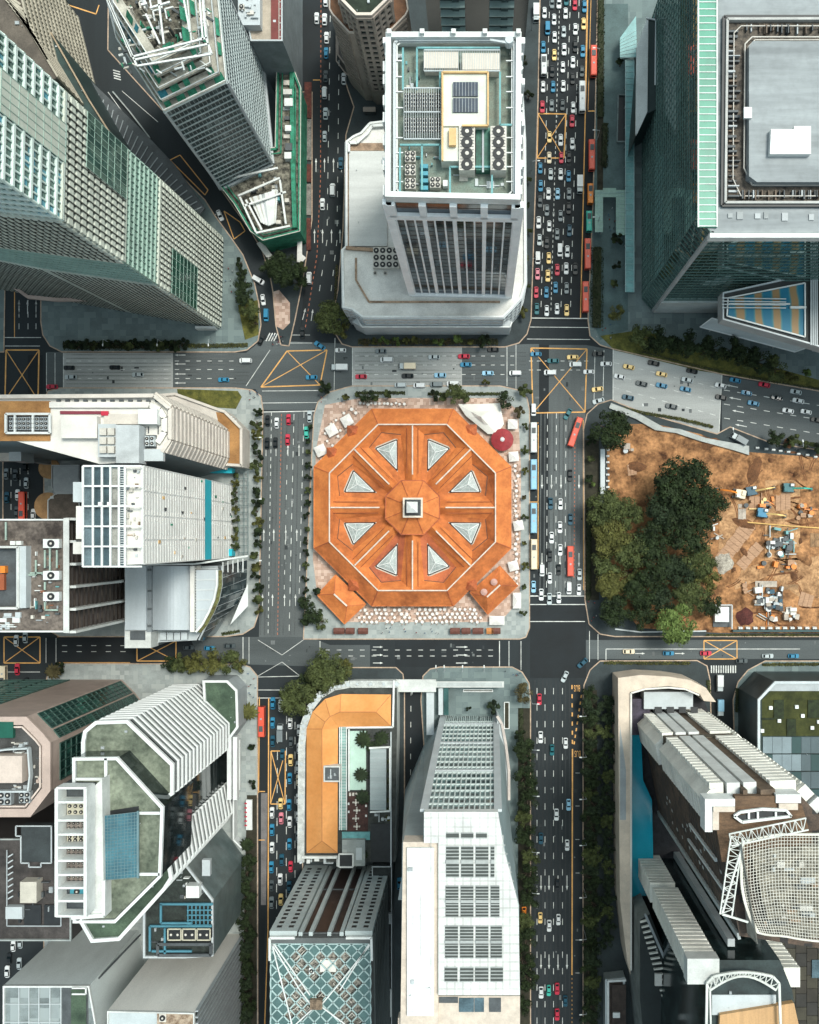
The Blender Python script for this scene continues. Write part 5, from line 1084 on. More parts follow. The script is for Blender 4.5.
t, p = building('annex', 'slim annex with a long white slab wall beside the green glass tower', 'annex', PP([(647, 18), (654, 18), (656, 12), (672, 12), (672, 100), (645, 115), (638, 130)], 30), .14, 30, mat('annex_dark', (.02, .04, .04), .5), mat('annex_roof', (.02, .035, .035), .8), None)
b = MB(); A_ = W(646, 19, 30); B_ = W(645, 112, 30); A0 = W(637, 48, .2); B0 = W(635.5, 135, .2); b.face([W(637, 48, 30.6), W(636, 135, 30.6), W(646.5, 112, 30.6), W(647.5, 19, 30.6)]); b.path([W(x, y, 30.2) for x, y in ((637, 48), (636, 135), (646.5, 112), (647.5, 19))], .5, .7, closed=True); b.build('white_wall', mat('slab_white', (.58, .62, .61), .7, .15, .05), t)
b = MB(); b.path([W(x, y, 30.5) for x, y in ((646, 18), (656, 20), (656, 12), (668, 12))], .5); b.path([W(656, 12, 30.5), W(655, 85, 30.5)], .5); b.build('roof_edge', M_LGREY, t)
# pool deck building
t, p = building('pool_building', 'low triangular building with a blue and orange striped rooftop pool', 'pool building', PP([(722, 293), (812, 273), (980, 240), (980, 400), (811, 345), (722, 320)], 45), 39, 45, M_GREY, mat('pool_deck_dark', (.03, .035, .035), .7, .2, .3), (.5, .9, M_LGREY))
b = MB(); b.face(ccw(PP([(730, 299), (804, 284), (804, 336), (728, 316)], 45.25))); pl = b.build('pool', None or mat('pool_striped', (.05, .33, .45), .45, .15, .1, spec=.2), t)
nt_ = MATS['pool_striped'].node_tree; bs = nt_.nodes['Principled BSDF']; wv = nt_.nodes.new('ShaderNodeTexWave'); wv.bands_direction = 'X'; wv.inputs['Scale'].default_value = .05; wv.inputs['Distortion'].default_value = 2.5; wv.inputs['Detail'].default_value = 2
tc_ = nt_.nodes.new('ShaderNodeTexCoord'); nt_.links.new(tc_.outputs['Object'], wv.inputs['Vector']); cr = nt_.nodes.new('ShaderNodeValToRGB'); el = cr.color_ramp.elements; el[0].position = .3; el[0].color = (.015, .15, .24, 1); el[1].position = .8; el[1].color = (.3, .19, .09, 1); e3 = el.new(.55); e3.color = (.05, .2, .22, 1); nt_.links.new(wv.outputs[0], cr.inputs[0]); nt_.links.new(cr.outputs[0], bs.inputs['Base Color'])
b = MB(); b.path(PP([(728, 298), (805, 283), (805, 337), (727, 316)], 45.7), .45, .5, closed=True); b.bar(W(729, 304, 45.7), W(790, 304, 45.7), .5); b.bar(W(790, 307.5, 45.9), W(806, 307.5, 45.9), .8); b.build('pool_rim', M_WPAINT, t)
b = MB()
for k in range(4): b.bar(W(722, 298+k*3.2, 46.5), W(786, 299+k*3, 46.5), .35)
b.build('trellis', M_LGREY, t)
b = MB()
for k in range(4): b.bar(W(811+k*2, 275, 46), W(811+k*2, 345, 46), .4)
b.build('side_trellis', M_LGREY, t)
b = MB(); b.pbox(740, 296, 800, 303, .14, 39); b.pbox(850, 290, 970, 330, .14, 39.01); b.build('support_core', M_GREY, t)
t = thing('entrance_canopy', 'long light grey slanted canopy roof below the striped pool', 'canopy', W(750, 335, .14))
b = MB(); b.loft([W(700, 327, 9), W(795, 352, 9), W(809, 347, 14), W(712, 318, 14)], [W(700, 327, 9.6), W(795, 352, 9.6), W(809, 347, 14.6), W(712, 318, 14.6)]); b.build('roof', mat('canopy_grey', (.42, .46, .46), .6, .1, .1, streak=(.3, 3, 1)), t)
b = MB(); b.path([W(x, y, z) for x, y, z in ((700, 327, 9.8), (795, 352, 9.8), (809, 347, 14.8), (712, 318, 14.8))], .4, closed=True); b.build('edge_trim', M_WPAINT, t)
b = MB()
for x, y in ((715, 326), (745, 334), (780, 343)): b.cyl((*W(x, y, 9)[:2], .14), .35, 9, 8)
b.build('column', M_GREY, t)

# ================================================================ beige tower with stepped east front (left, y 392-465)
CR = mat('cream_panel', (.58, .53, .47), .75, .1, .15); CRW = mat('cream_white', (.68, .66, .61), .75, .08, .15)
P5 = PP([(-120, 397), (155, 395), (171, 408), (171, 440), (165, 452), (115, 463), (100, 464), (12, 440), (-120, 440)], 78)
t, p = building('office_tower', 'cream tower with a stepped ribbed east front and brown membrane roofs', 'office tower', P5, .14, 78, mat('ribbed_shadow', (.06, .055, .05), .7), CRW, None)  # dark wall colour shows between the cream floor bands
b = MB(); b.path([W(x, y, 79) for x, y in ((-120, 398), (155, 396), (171, 409), (171, 440), (163, 452))], 1.2, 2.4); b.build('parapet', CR, t)
b = MB(); b.path([W(x, y, 78.7) for x, y in ((50, 405), (150, 405), (160, 410), (165, 418), (165, 432), (158, 443))], 1.8, 1.2); b.build('inner_kerb', CRW, t)
for e in edges(p):
    q = wq(*e, .3, 78); n = qn(*q[:3]); L_ = (e[1]-e[0]).length
    if n.x > .3: b = MB(); grid(b, q, 0, 19, 0, 2.2, 0, 1.1); grid(b, q, max(1, int(L_/5)), 0, .4, 0, .7, 0); b.build('floor_band', CR, t)
    elif n.y < -.5: b = MB(); b.face([q_+n*.06 for q_ in q]); b.build('blank_wall', mat('grey_side_wall', (.24, .3, .31), .7, .15, .03), t)
for i, x in enumerate(range(56, 160, 9)): block(t, x, 399.5, x+4, 401.5, 78.02, .8, M_DGREY, 'roof_vent')
for y in (410, 419, 428, 437): block(t, 167.5, y, 169.5, y+4, 78.02, .8, M_DGREY, 'roof_vent')
block(t, -60, 401, 50, 441, 78.03, .4, M_TAN, 'brown_roof')
b = MB(); b.path([W(x, y, 80) for x, y in ((6, 414), (50, 414), (50, 433), (6, 433))], .7, .7, closed=True); b.bar(W(15, 414, 80), W(15, 433, 80), .6); b.bar(W(33, 414, 80), W(33, 433, 80), .6); b.build('plant_frame', M_WPAINT, t)
block(t, 7, 416, 49, 432, 78.5, .3, M_BLACK, 'plant_floor')
for i in range(9): unit(t, 9+i*4.4, 417, 12.6+i*4.4, 430, 78.6, 1.4, 1, 3, M_GREY, r=.45)
block(t, 61, 416, 97, 438, 78, 3, CRW, 'lift_room'); block(t, 98, 424, 116, 457, 78, 5, M_LGREY, 'plant_room'); block(t, 116, 425, 139, 463, 78, 6.5, mat('grey_roof_box', (.45, .48, .49), .7, .12, .2), 'plant_room')
for i in range(6): block(t, 99.5+(i % 2)*8, 428+(i//2)*9, 106+(i % 2)*8, 435+(i//2)*9, 83, 1.2, M_UNIT, 'roof_plant')
block(t, 60, 411, 104, 414, 78, .6, mat('maroon_strip', (.2, .03, .05), .7), 'maroon_strip'); block(t, 101, 411, 108, 415.5, 78.7, .8, PAINT['red'], 'red_box'); block(t, 104, 414, 139, 424, 78, 1.2, CR, 'tiled_deck')
block(t, 138, 409, 157, 424, 78, 4, M_WPAINT, 'lift_room'); block(t, 143, 435, 156, 448, 78, .8, M_DGREY, 'plant_floor'); unit(t, 145, 436, 149, 446, 78.8, 2, 1, 2, M_LGREY); unit(t, 150, 436, 154, 446, 78.8, 2, 1, 2, M_LGREY)
block(t, 125, 449, 163, 461, 78, 2, M_LGREY, 'side_roof'); clutter(t, 58, 415, 160, 455, 78, 16, 31, [M_UNIT, M_LGREY, M_PODB, M_DGREY], 1)
b = MB(); P6 = ccw(PP([(150, 395), (176, 393), (226, 411), (243, 428), (243, 467), (170, 462), (100, 452), (100, 396)], 11)); b.prism(P6, .14, 11); ter = b.build('terrace_block', CR, t)
b = MB(); b.face(ccw(PP([(216, 412), (226, 413), (241, 429), (241, 465), (222, 464), (222, 440)], 11.05))); b.build('terrace_floor', M_TAN, ter); b = MB(); b.path([(*a, 11.5) for a in inset(P6, .5)], 1.0, 1.1, closed=True); b.build('parapet', CR, ter)
for i in range(3): block(t, 229+i*2.2, 416+i*2.2, 232+i*2.2, 418+i*2.2, 11, 1, M_WPAINT, 'roof_vent')
t = thing('link_bridge', 'pale flat roofed link bridge at the left edge below the cream tower', 'bridge', W(0, 450, .14)); b = MB(); b.pbox(-60, 439, 10, 461, 30, 34); b.build('deck', CR, t); b = MB(); b.pbox(9, 438, 21, 461, 28, 38); b.build('tower_box', M_LGREY, t); b = MB(); b.pbox(11, 441, 19, 459, .2, 28); b.build('pier', M_GREY, t)
t, p = building('low_block', 'dark low block with grey ribbed roofs and round orange terraces between two towers', 'building', PP([(52, 465), (80, 465), (80, 520), (48, 520), (48, 500), (55, 494), (52, 488)], 12), .14, 12, M_DGREY, mat('dark_brown_roof', (.09, .075, .06), .8, .3, .2), (.3, .5, M_LGREY))
block(t, 53, 466, 80, 494, 12, .5, M_GREY, 'ribbed_roof')
for x, y, r_ in ((47, 468, 4.2), (46, 506, 5.5)): b = MB(); b.cyl((*W(x, y, 3)[:2], .15), r_, 1.2, 24); b.build('round_terrace', mat('terrace_orange', (.4, .23, .1), .8, .2, .3), t)

# ================================================================ white and blue tower (left, y 463-566)
WF = mat('white_ribbed_front', (.68, .68, .65), .7, .08, .1)
P7 = PP([(82, 466), (142, 466), (142, 564), (84, 567)], 100)
t, p = building('office_tower', 'white ribbed tower with a blue glazed roof frame and one turquoise stripe', 'office tower', P7, .14, 100, mat('front_shadow', (.12, .13, .13), .7), CRW, None)  # dark grey wall shows as lines between the white floor bands
e = [e for e in edges(p) if facing(*e, 'e')][0]; q = wq(*e, .3, 100); n = qn(*q[:3])
b = MB(); grid(b, q, 0, 40, 0, 1.55, 0, .7); b.build('floor_band', WF, t)
for k, (u0, u1) in enumerate(((0, .18), (.30, .44), (.56, .70), (.82, 1))):
    b = MB(); b.face([qp(q, u0, 0)+n*.58, qp(q, u1, 0)+n*.58, qp(q, u1, 1)+n*.58, qp(q, u0, 1)+n*.58]); b.build('wall_panel', WF, t)
b = MB()
for z0, z1 in ((31, 39),): b.face([Vector((*(qp(q, u, 0)+n*.95)[:2], z)) for u, z in ((0, z0), (1, z0), (1, z1), (0, z1))])
b.build('turquoise_stripe', mat('turquoise', (.01, .42, .52), .4, .05, .2), t)
b = MB(); grid(b, q, 4, 0, .3, 0, .75, 0); b.build('upright', M_WPAINT, t)
rnd = random.Random(3)
for k in range(26):
    u, v = rnd.random()*.96, rnd.random()*.9; b = MB(); m_ = rnd.choice([M_DGREY, M_DGREY, M_UNIT, mat('tan_trim', (.62, .4, .18)), M_GREEN])
    bar3(b, qp(q, u, v), qp(q, u+rnd.uniform(.01, .04), v), n, rnd.uniform(.8, 2.2), .85); b.build('balcony_item', m_, t)
ZB = 100
block(t, 83, 467, 125, 566, ZB+.02, 1, M_GLASSB, 'glass_roof')
b = MB()
for x in (83, 93, 102, 110.5, 119, 125): b.bar(W(x, 466, ZB+3), W(x, 567, ZB+3), .55, .5)
for k in range(6): y = 466+100.5*k/5; b.bar(W(83, y, ZB+3.1), W(142, y, ZB+3.1), .5, .5)
b.build('roof_frame', M_WPAINT, t)
for x0, x1, m_ in ((84, 92, GLX := mat('roof_glass_blue', (.13, .18, .2), .3, .3, .15)), (94, 101, mat('roof_glass_dark', (.06, .1, .115), .3, .3, .15)), (103, 110, mat('roof_glass_dark', (.04, .1, .14))), (111.5, 118, mat('roof_glass_tan', (.3, .3, .27), .5, .3, .15))): block(t, x0, 468, x1, 565, ZB+1.05, .4, m_, 'roof_light')
b = MB()
for k in range(42): b.bar(W(119, 467+2.35*k, ZB+2), W(125, 467+2.35*k, ZB+2), .3)
b.build('louvre_strip', M_LGREY, t); clutter(t, 127, 468, 140, 563, ZB, 18, 9, [M_UNIT, M_LGREY, M_DGREY, M_PODB], 1.4)
for x, y in ((98, 502), (107, 502)): block(t, x, y, x+4, y+4, ZB+3, .8, M_WPAINT, 'roof_hatch')
block(t, 73, 482, 82, 502, ZB-6, 6, M_LGREY, 'side_balcony'); block(t, 76, 506, 84, 539, ZB-4, 4, CRW, 'side_balcony'); block(t, 73, 542, 82, 554, ZB-8, 6, CRW, 'side_balcony')
b = MB(); b.pbox(210, 468, 232, 473, 1, 6); b.pbox(205, 549, 232, 556, 1, 6); b.build('turquoise_base', mat('turquoise', (.01, .42, .52)), t)
t = thing('trellis', 'pale square paved trellis strip right of the white ribbed tower', 'trellis', W(243, 510, .14)); b = MB()
for k in range(13): b.bar(W(239, 472+6.7*k, 3), W(248, 472+6.7*k, 3), .3)
for x in (239, 244, 248): b.bar(W(x, 470, 3), W(x, 555, 3), .3)
for y in (472, 512, 553): b.bar(W(243, y, .14), W(243, y, 3), .3)
b.build('beam', M_PAVE, t)

# ================================================================ brown flat roofed office (left, y 518-634)
P8 = PP([(-140, 519), (66, 519), (66, 632), (-140, 632)], 75)
t, p = building('office_tower', 'office block with a stained dark brown roof, three big fans and white fins', 'office tower', P8, .14, 75, mat('brown_front', (.07, .05, .042), .6, .3, .2, cells=(2, 2, 3.6), cellc=(.13, .1, .08), cellp=.5), mat('stained_roof', (.13, .1, .085), .9, .45, .12, c2=(.24, .2, .17), fine=1), (.5, .9, M_WPAINT))
b = MB(); b.pbox(63.5, 518, 69, 633, 75.95, 76.2); b.build('white_edge', M_WCONC, t)
e = [e for e in edges(p) if facing(*e, 'e')][0]; q = wq(*e, .3, 75); n = qn(*q[:3])
b = MB(); grid(b, q, 5, 0, .8, 0, 3.2, 0); b.build('fin', M_WCONC, t); b = MB(); grid(b, q, 0, 20, 0, .5, 0, .7); b.build('floor_band', mat('brown_line', (.035, .028, .025), .7), t)
for y in (539, 571, 592): unit(t, 43, y, 59, y+9, 75, 2.4, 1, 1, M_WPAINT, r=1.15)
b = MB(); b.path([W(x, y, 77.5) for x, y in ((-60, 547), (20, 547), (20, 608), (-60, 608))], .7, 3); b.build('screen_wall', M_WCONC, t); block(t, 16, 546, 26, 608, 75, 3.5, M_LGREY, 'long_plant_box'); block(t, -40, 549, 15.5, 606, 75.02, .5, M_DGREY, 'plant_floor')
block(t, 0, 566, 5, 573, 75.5, 2, PAINT['orange'], 'orange_tank'); block(t, -5, 574, 4, 590, 75.5, 1.5, mat('rust_red', (.3, .08, .03)), 'rust_tank')
for x in (10, 16): block(t, x, 541, x+5, 545, 75, 1.6, M_WPAINT, 'roof_plant')
clutter(t, 27, 545, 61, 622, 75, 42, 14, [M_UNIT, M_PODB, M_GREY, M_DGREY, M_WPAINT, mat('rust_strip', (.25, .1, .05)), M_PIPE], 1.4); clutter(t, -10, 612, 25, 630, 75, 10, 15, [M_LGREY, M_WPAINT], 1.4, 2, 8)
for pl in ([(45, 550), (45, 568)], [(45, 582), (45, 590)], [(57, 550), (57, 568)], [(50, 548), (50, 572)], [(30, 573), (43, 573)], [(36, 560), (36, 575), (26, 575)], [(45, 602), (45, 610), (58, 610)], [(6, 522), (6, 540)]): pipes(t, pl, 76.5, .5, mat('pipe_pale_green', (.32, .42, .36), .6))
# ================================================================ grey curved building (left, y 563-648)
P9 = PP([(125, 566), (218, 566), (220, 585), (217, 602), (211, 615), (204, 628), (197, 640), (160, 642), (150, 648), (125, 648)], 26)
t, p = building('office_building', 'silver grey building with curved ribbed roofs and a slanting dark glass hull', 'building', P9, .14, 26, M_GREY, M_LGREY, (.4, .6, M_LGREY))
PNL = mat('silver_panels', (.42, .46, .48), .5, .08, .08, streak=(2, .5, 1))
b = MB(); b.pbox(125, 566, 146, 630, 26, 36); b.build('west_roof', PNL, t); b = MB(); b.pbox(125, 630, 151, 648, 26, 34); b.build('west_wing', M_WCONC, t); block(t, 130, 631, 145, 640, 34, .4, M_DGREY, 'roof_well')
b = MB(); pts = []
n_ = 12
prof = [(152+(190-152)*k/n_, 33+3.5*math.sin(math.pi*k/n_)) for k in range(n_+1)]
for (x0, z0), (x1, z1) in zip(prof, prof[1:]): b.face([W(x0, 630, z0), W(x1, 630, z1), W(x1, 566, z1), W(x0, 566, z0)])
b.face([W(152, 630, 26)]+[W(x, 630, z) for x, z in prof[::-1]][::-1]+[W(190, 630, 26)][::1] if False else [W(190, 630, 26)]+[W(x, 630, z) for x, z in prof[::-1]]+[W(152, 630, 26)]); b.build('barrel_roof', PNL, t, True)
block(t, 146.5, 566, 151.5, 632, 26, 8.5, mat('gutter_grey', (.2, .22, .23), .7), 'roof_gutter')
for y in (569, 590, 608, 625): block(t, 147.5, y, 151, y+2, 34.6, .4, M_DGREY, 'drain')
block(t, 190, 566, 194, 632, 26, 9, CRW, 'ridge_box'); b = MB()
for k in range(24): b.bar(W(194.2, 567+2.7*k, 33), W(196, 567+2.7*k, 33), .5, 1.2)
b.build('louvre_strip', M_DGREY, t)
b = MB(); arc = [(217, 570), (217, 585), (214, 600), (209, 612), (202, 625), (196, 632)]; b.prism(ccw(PP([(196, 570)]+arc, 33)), 26, 33); b.build('curved_roof', PNL, t)
b = MB()
for k in range(1, 6): b.bar(W(196, 570+10*k, 33.3), W([217, 216, 214, 211, 206, 200][k], 570+10*k, 33.3), .2)
b.path([W(x, y, 33.5) for x, y in arc], .7, .7); b.build('roof_rib', M_WPAINT, t)
b = MB(); a2 = [(x+5, y+.5) for x, y in arc]; 
for i in range(5): b.face(ccw([W(*arc[i], 31), W(*arc[i+1], 31), W(*a2[i+1], 31), W(*a2[i], 31)]))
b.build('planted_terrace', mat('terrace_plants', (.32, .2, .06), .9, .5, .8, c2=(.2, .22, .08)), t)
b = MB(); up_ = [(222, 566), (222, 585), (219, 600), (213, 614), (205, 628), (199, 640)]; dn = [(247, 560), (247, 575), (246, 590), (238, 603), (226, 615), (203, 641)]
for i in range(5): b.face([W(*dn[i], 14), W(*up_[i], 30), W(*up_[i+1], 30), W(*dn[i+1], 14)][::-1]); b.face([W(*dn[i], .2), W(*dn[i+1], .2), W(*dn[i+1], 14), W(*dn[i], 14)][::-1])
b.build('glass_hull', mat('hull_glass', (.03, .045, .05), .15, .3, .2, cells=(1.5, 1.5, 2), cellc=(.1, .12, .12), cellp=.6), t)
b = MB(); b.face(ccw([W(248, 583, 15), W(248, 606, 15), W(230, 625, 15)])); b.face([W(248, 606, 15), W(230, 625, 15), W(230, 625, .2), W(248, 606, .2)]); b.build('white_prow', M_WPAINT, t)
b = MB()
for k in range(9):
    f = k/8; i = min(4, int(f*5)); g = f*5-i; a_ = W(*up_[i], 30.1).lerp(W(*up_[i+1], 30.1), g); d_ = W(*dn[i], 14.1).lerp(W(*dn[i+1], 14.1), g); b.bar(a_, d_, .12)
b.path([W(x, y, 30.2) for x, y in up_], .5); b.build('hull_frame', M_GREY, t)
b = MB(); b.bar(W(125, 565, 35), W(195, 564, 35), .6, 1.2); b.bar(W(195, 564, 35), W(248, 556, 30), .6, 1.2); b.build('north_wall', M_WCONC, t)
for i in range(4): block(t, 160+7*i, 632.5, 166+7*i, 640, 26, 2, M_LGREY, 'roof_module')
b = MB()
for k in range(5): b.bar(W(223+5*k, 562-.8*k, 32), W(223+5*k, 572, 30), .35)
b.build('trellis', M_WPAINT, t)
# ================================================================ pinkish granite building (bottom left, y 670-812)
P10 = PP([(-150, 716), (28, 716), (45, 733), (52, 742), (52, 790), (32, 816), (-150, 816)], 79)
t, p = building('office_tower', 'pinkish granite building with an octagonal roof and long bands of dark green glass', 'office tower', P10, .14, 79, M_PINKST, mat('dark_roof_brown', (.06, .06, .058), .8, .3, .2), (2.6, 1.2, M_PINKST))
b = MB(); pi = inset(p, 2.6); pj = inset(p, 3.3); b.path([(*a, 79.6) for a in pj[0:]], .5, 1.1, closed=True); b.build('roof_kerb', mat('kerb_pale_pink', (.58, .48, .42), .7), t)
GB2 = mat('band_glass_green', (.015, .05, .042), .15, .3, .1, cells=(3, 3, 4), cellc=(.04, .13, .1), cellp=.6)
for e in edges(p):
    q = wq(*e, .5, 79); n = qn(*q[:3]); L_ = (e[1]-e[0]).length
    if n.y < -.2 or n.x < -.5: continue
    if n.y > .9: us = (.35, .985)
    elif n.x > .9: us = (.12, .9)
    else: us = (.08, .92) 
    b = MB(); b.face([qp(q, us[0], .03)+n*.1, qp(q, us[1], .03)+n*.1, qp(q, us[1], .93)+n*.1, qp(q, us[0], .93)+n*.1]); w_ = b.build('glass_wall', GB2, t)
    b = MB(); qq = (qp(q, us[0], .03)+n*.1, qp(q, us[1], .03)+n*.1, qp(q, us[1], .93)+n*.1, qp(q, us[0], .93)+n*.1); grid(b, qq, 0, 17, 0, .35, 0, .25); grid(b, qq, 4, 0, .3, 0, .3, 0); b.build('mullion', mat('mullion_green', (.04, .09, .075), .5), w_)
block(t, -40, 756, 22, 783, 79, 4.5, mat('pink_tile_roof', (.55, .46, .4), .7, .1, .2), 'plant_room'); block(t, -80, 722, 13, 738, 79.02, 1.6, mat('green_glass_roof', (.01, .09, .06), .3), 'glass_roof')
b = MB(); b.path([W(x, y, 81) for x, y in ((-40, 756), (8, 749), (29, 748), (31, 775), (29, 791), (-40, 791))], .5, 2); b.build('roof_screen', M_LGREY, t)
unit(t, -2, 792, 11, 805, 79, 2, 2, 2, M_GREY); unit(t, 19, 792, 30, 803, 79, 2, 2, 2, M_GREY); clutter(t, 8, 742, 30, 756, 79, 8, 51, [M_UNIT, M_WPAINT, mat('rust_strip', (.25, .1, .05)), M_GREY]); clutter(t, 0, 784, 28, 790, 79, 6, 52, hmax=1); clutter(t, 33, 750, 44, 785, 79, 7, 53, [M_PINKST, M_UNIT, M_DGREY], 1)

# ================================================================ striped green roofed complex
WS = mat('white_slab', (.66, .68, .67), .6, .06, .15); GRF = mat('green_roof_weathered', (.12, .155, .11), .9, .35, .12, c2=(.25, .28, .21), fine=.8); GRD = mat('green_roof_dark', (.05, .09, .06), .9, .3, .15, c2=(.09, .14, .09)); SG = mat('stripe_glass', (.03, .045, .045), .06, .3, .15, metal=.5)
t = thing('office_tower', 'large complex with white striped chamfered fronts and white rimmed green roofs', 'office tower', W(160, 780, .14))
def striped(poly, z0, z1, nfl, roofm, nm, rim=.62, skip=None, hgt=.27):
    P_ = ccw(poly); b = MB(); b.prism(P_, z0, z1); o = b.build(nm, SG, t)
    b = MB(); b.face([(a[0], a[1], z1+.04) for a in inset(P_, rim*.8)]); b.build('green_roof', roofm, t)
    parapet(t, P_, z1, rim, 1.0, WS, 'white_rim', .5)
    fh = (z1-z0)/nfl
    for k in range(1, nfl):
        q_ = inset(P_, -.55); b = MB(); z = z0+fh*k; b.prism(q_, z-fh*hgt, z, bottom=True); b.build('floor_band', WS, t)
    return P_
striped(PP([(84, 742), (86, 731), (97, 722), (128, 721), (173, 764), (173, 793), (163, 799), (84, 760)], 80), 2, 80, 19, GRF, 'north_wing')
striped(PP([(81, 919), (84, 890), (166, 842), (172, 877), (165, 888), (120, 938), (93, 940)], 78), 2, 78, 18, GRD, 'south_wing')
b = MB(); b.prism(ccw(PP([(90, 745), (165, 790), (166, 880), (90, 900)], 76)), .14, 76); b.build('core', SG, t)
b = MB(); b.face([(a[0], a[1], 76.1) for a in ccw(PP([(90, 745), (165, 790), (166, 880), (90, 900)], 76))]); b.build('core_roof', M_BLACK, t)
b = MB(); PC = ccw(PP([(74.5, 758), (118, 757.5), (163.5, 807), (161, 876), (116, 921), (75, 921)], 90)); b.prism(PC, 60, 90); b.build('upper_block', mat('upper_dark', (.05, .07, .07), .06, .3, .2, metal=.7, cells=(2, 2, 3.4), cellc=(.1, .12, .12), cellp=.5), t)
b = MB(); b.face([(a[0], a[1], 90.05) for a in inset(PC, .8)]); b.build('green_roof', GRF, t); parapet(t, PC, 90, .6, 1.0, WS, 'white_rim', .3)
for pl in ([(106, 758), (106, 780)], [(76, 779), (106, 779)], [(139.5, 813), (160, 813)], [(139.5, 874), (160, 874)]): pipes(t, pl, 90.6, .8, WS, 'white_rim')
b = MB(); b.prism(ccw(PP([(94, 813), (139, 806), (139, 812), (139, 812), (139, 874), (94, 881)], 90)), 90.05, 90.2); b.build('dark_slot', M_BLACK, t)
b = MB(); b.face(ccw([W(94, 817, 95), W(138, 812, 92.5), W(138, 877, 92.5), W(94, 881, 95)])); sp = b.build('solar_array', mat('solar_blue', (.03, .12, .17), .3, .25, .12, c2=(.06, .2, .25)), t)
b = MB()
for k in range(14): f = k/13; b.bar(W(94+44*f, 817-5*f, 95.15-2.5*f), W(94+44*f, 881-4*f, 95.15-2.5*f), .13)
for k in range(21): f = k/20; b.bar(W(94, 817+64*f, 95.15), W(138, 812+65*f, 92.65), .13)
b.bar(W(138, 811, 92.7), W(138, 878, 92.7), .6); b.build('frame', mat('solar_frame', (.12, .2, .22), .5), sp)
# white louvre box of plant bays
zb = 100; b = MB(); b.pbox(60, 786, 90, 913, 86, zb-5); b.build('plant_box', M_DGREY, t)
b = MB()
for x in (60.7, 89.3): b.bar(W(x, 786, zb), W(x, 913, zb), .9, 6)
for x in (60.7,): b.bar(W(64, 786, zb-3), W(64, 913, zb-3), 1.2, .4)
ys = [786, 800, 818, 832, 845, 858, 872, 885, 898, 913]
for y in ys: b.bar(W(60, y, zb), W(90, y, zb), .6, 5)
b.build('white_frame', M_WPAINT, t)
b = MB(); b.prism(ccw(PP([(90, 790), (102, 779), (104, 918), (90, 913)], 96)), 86, 96); b.build('white_side', M_WCONC, t)
for i, (y0, y1) in enumerate(zip(ys, ys[1:])):
    if i in (1, 3): unit(t, 67, y0+3, 84, y1-3, zb-5, 2.5, 3, 2, mat('unit_cream', (.5, .47, .36), .6), r=.55)
    elif i == 7: unit(t, 70, y0+3, 84, y1-3, zb-5, 2, 1, 1, mat('tank_blue', (.05, .28, .36)))
    elif i not in (0, 8): unit(t, 67, y0+3, 85, y1-2, zb-5, 2.2, 4, 2, mat('unit_brown', (.2, .17, .15), .7, .3, .6), r=.4)
for i in range(9): b = MB(); b.cyl((*W(58.5, 793+14*i, 96)[:2], 92), .8, 3, 10); b.build('vent_pipe', M_WPAINT, t)
b = MB(); b.bar(W(72, 917, 96), W(104, 915, 96), 1.2); b.bar(W(104, 915, 96), W(104, 880, 96), .9); b.build('white_duct', M_WPAINT, t); unit(t, 74, 914, 82, 921, 90, 2, 1, 1, M_WPAINT)
# east entrance frames and green corner roof by the trees
for i, x in enumerate((227, 233)): b = MB(); b.pbox(x, 737, x+4, 800, 10, 14-i); b.build('white_fin', WS, t)
o_, p_ = building('corner_block', 'small green roofed corner block with a white rim beside the trees', 'building', PP([(203, 680), (228, 680), (238, 690), (239, 727), (226, 745), (205, 720)], 14), .14, 14, M_GREY, GRD, (.9, .9, WS))
t = thing('entrance_screen', 'white toothed entrance screen wall on the pavement beside the red bus lane', 'screen wall', W(245, 815, .14)); b = MB(); b.pbox(246, 800, 252, 830, 3, 4); b.pbox(234, 740, 240, 790, 5, 6)
b.build('roof', M_WPAINT, t); b = MB(); b.path([W(x, y, 3) for x, y in ((235, 742), (235, 838), (243, 846))], .6, 5); b.build('wall', WS, t)
for k in range(6): b = MB(); b.pbox(244.5, 803+4.4*k, 247, 804.2+4.4*k, 3.2, 4.2); b.build('tooth', PAINT['red'], t)

# lower plant building with blue pipework
t, p = building('plant_building', 'lower building with blue pipework and three fan units on its open roof', 'building', PP([(144, 895), (182, 857), (214, 899), (214, 955), (186, 957), (144, 957)], 44), .14, 44, mat('plant_wall', (.13, .17, .17), .3, .2, .2), mat('plant_floor_dark', (.025, .035, .03), .8, .4, .4), (.7, 1.1, M_LGREY))
PB = mat('pipe_blue', (.06, .2, .26), .5, .1, .3)
for k in range(6): pipes(t, [(188+k*4, 905), (188+k*4, 926)], 46.5, .4, PB); 
for k in range(5): pipes(t, [(187, 905+k*5), (212, 905+k*5)], 46.8, .4, PB)
for pl in ([(160, 904), (213, 904)], [(161, 904), (161, 923), (192, 923)], [(150, 926), (212, 926)], [(150, 926), (150, 951)], [(152, 951), (192, 951)], [(165, 928), (165, 955)]): pipes(t, pl, 47, .7, PB)
for i in range(3): unit(t, 168+14.6*i, 929, 181+14.6*i, 940, 44, 4, 2, 1, M_BLACK, r=1.2); pipes(t, [(168+14.6*i, 929), (181+14.6*i, 929), (181+14.6*i, 940), (168+14.6*i, 940), (168+14.6*i, 929)], 48.2, .4, mat('unit_cream', (.5, .47, .36)), 'unit_frame')
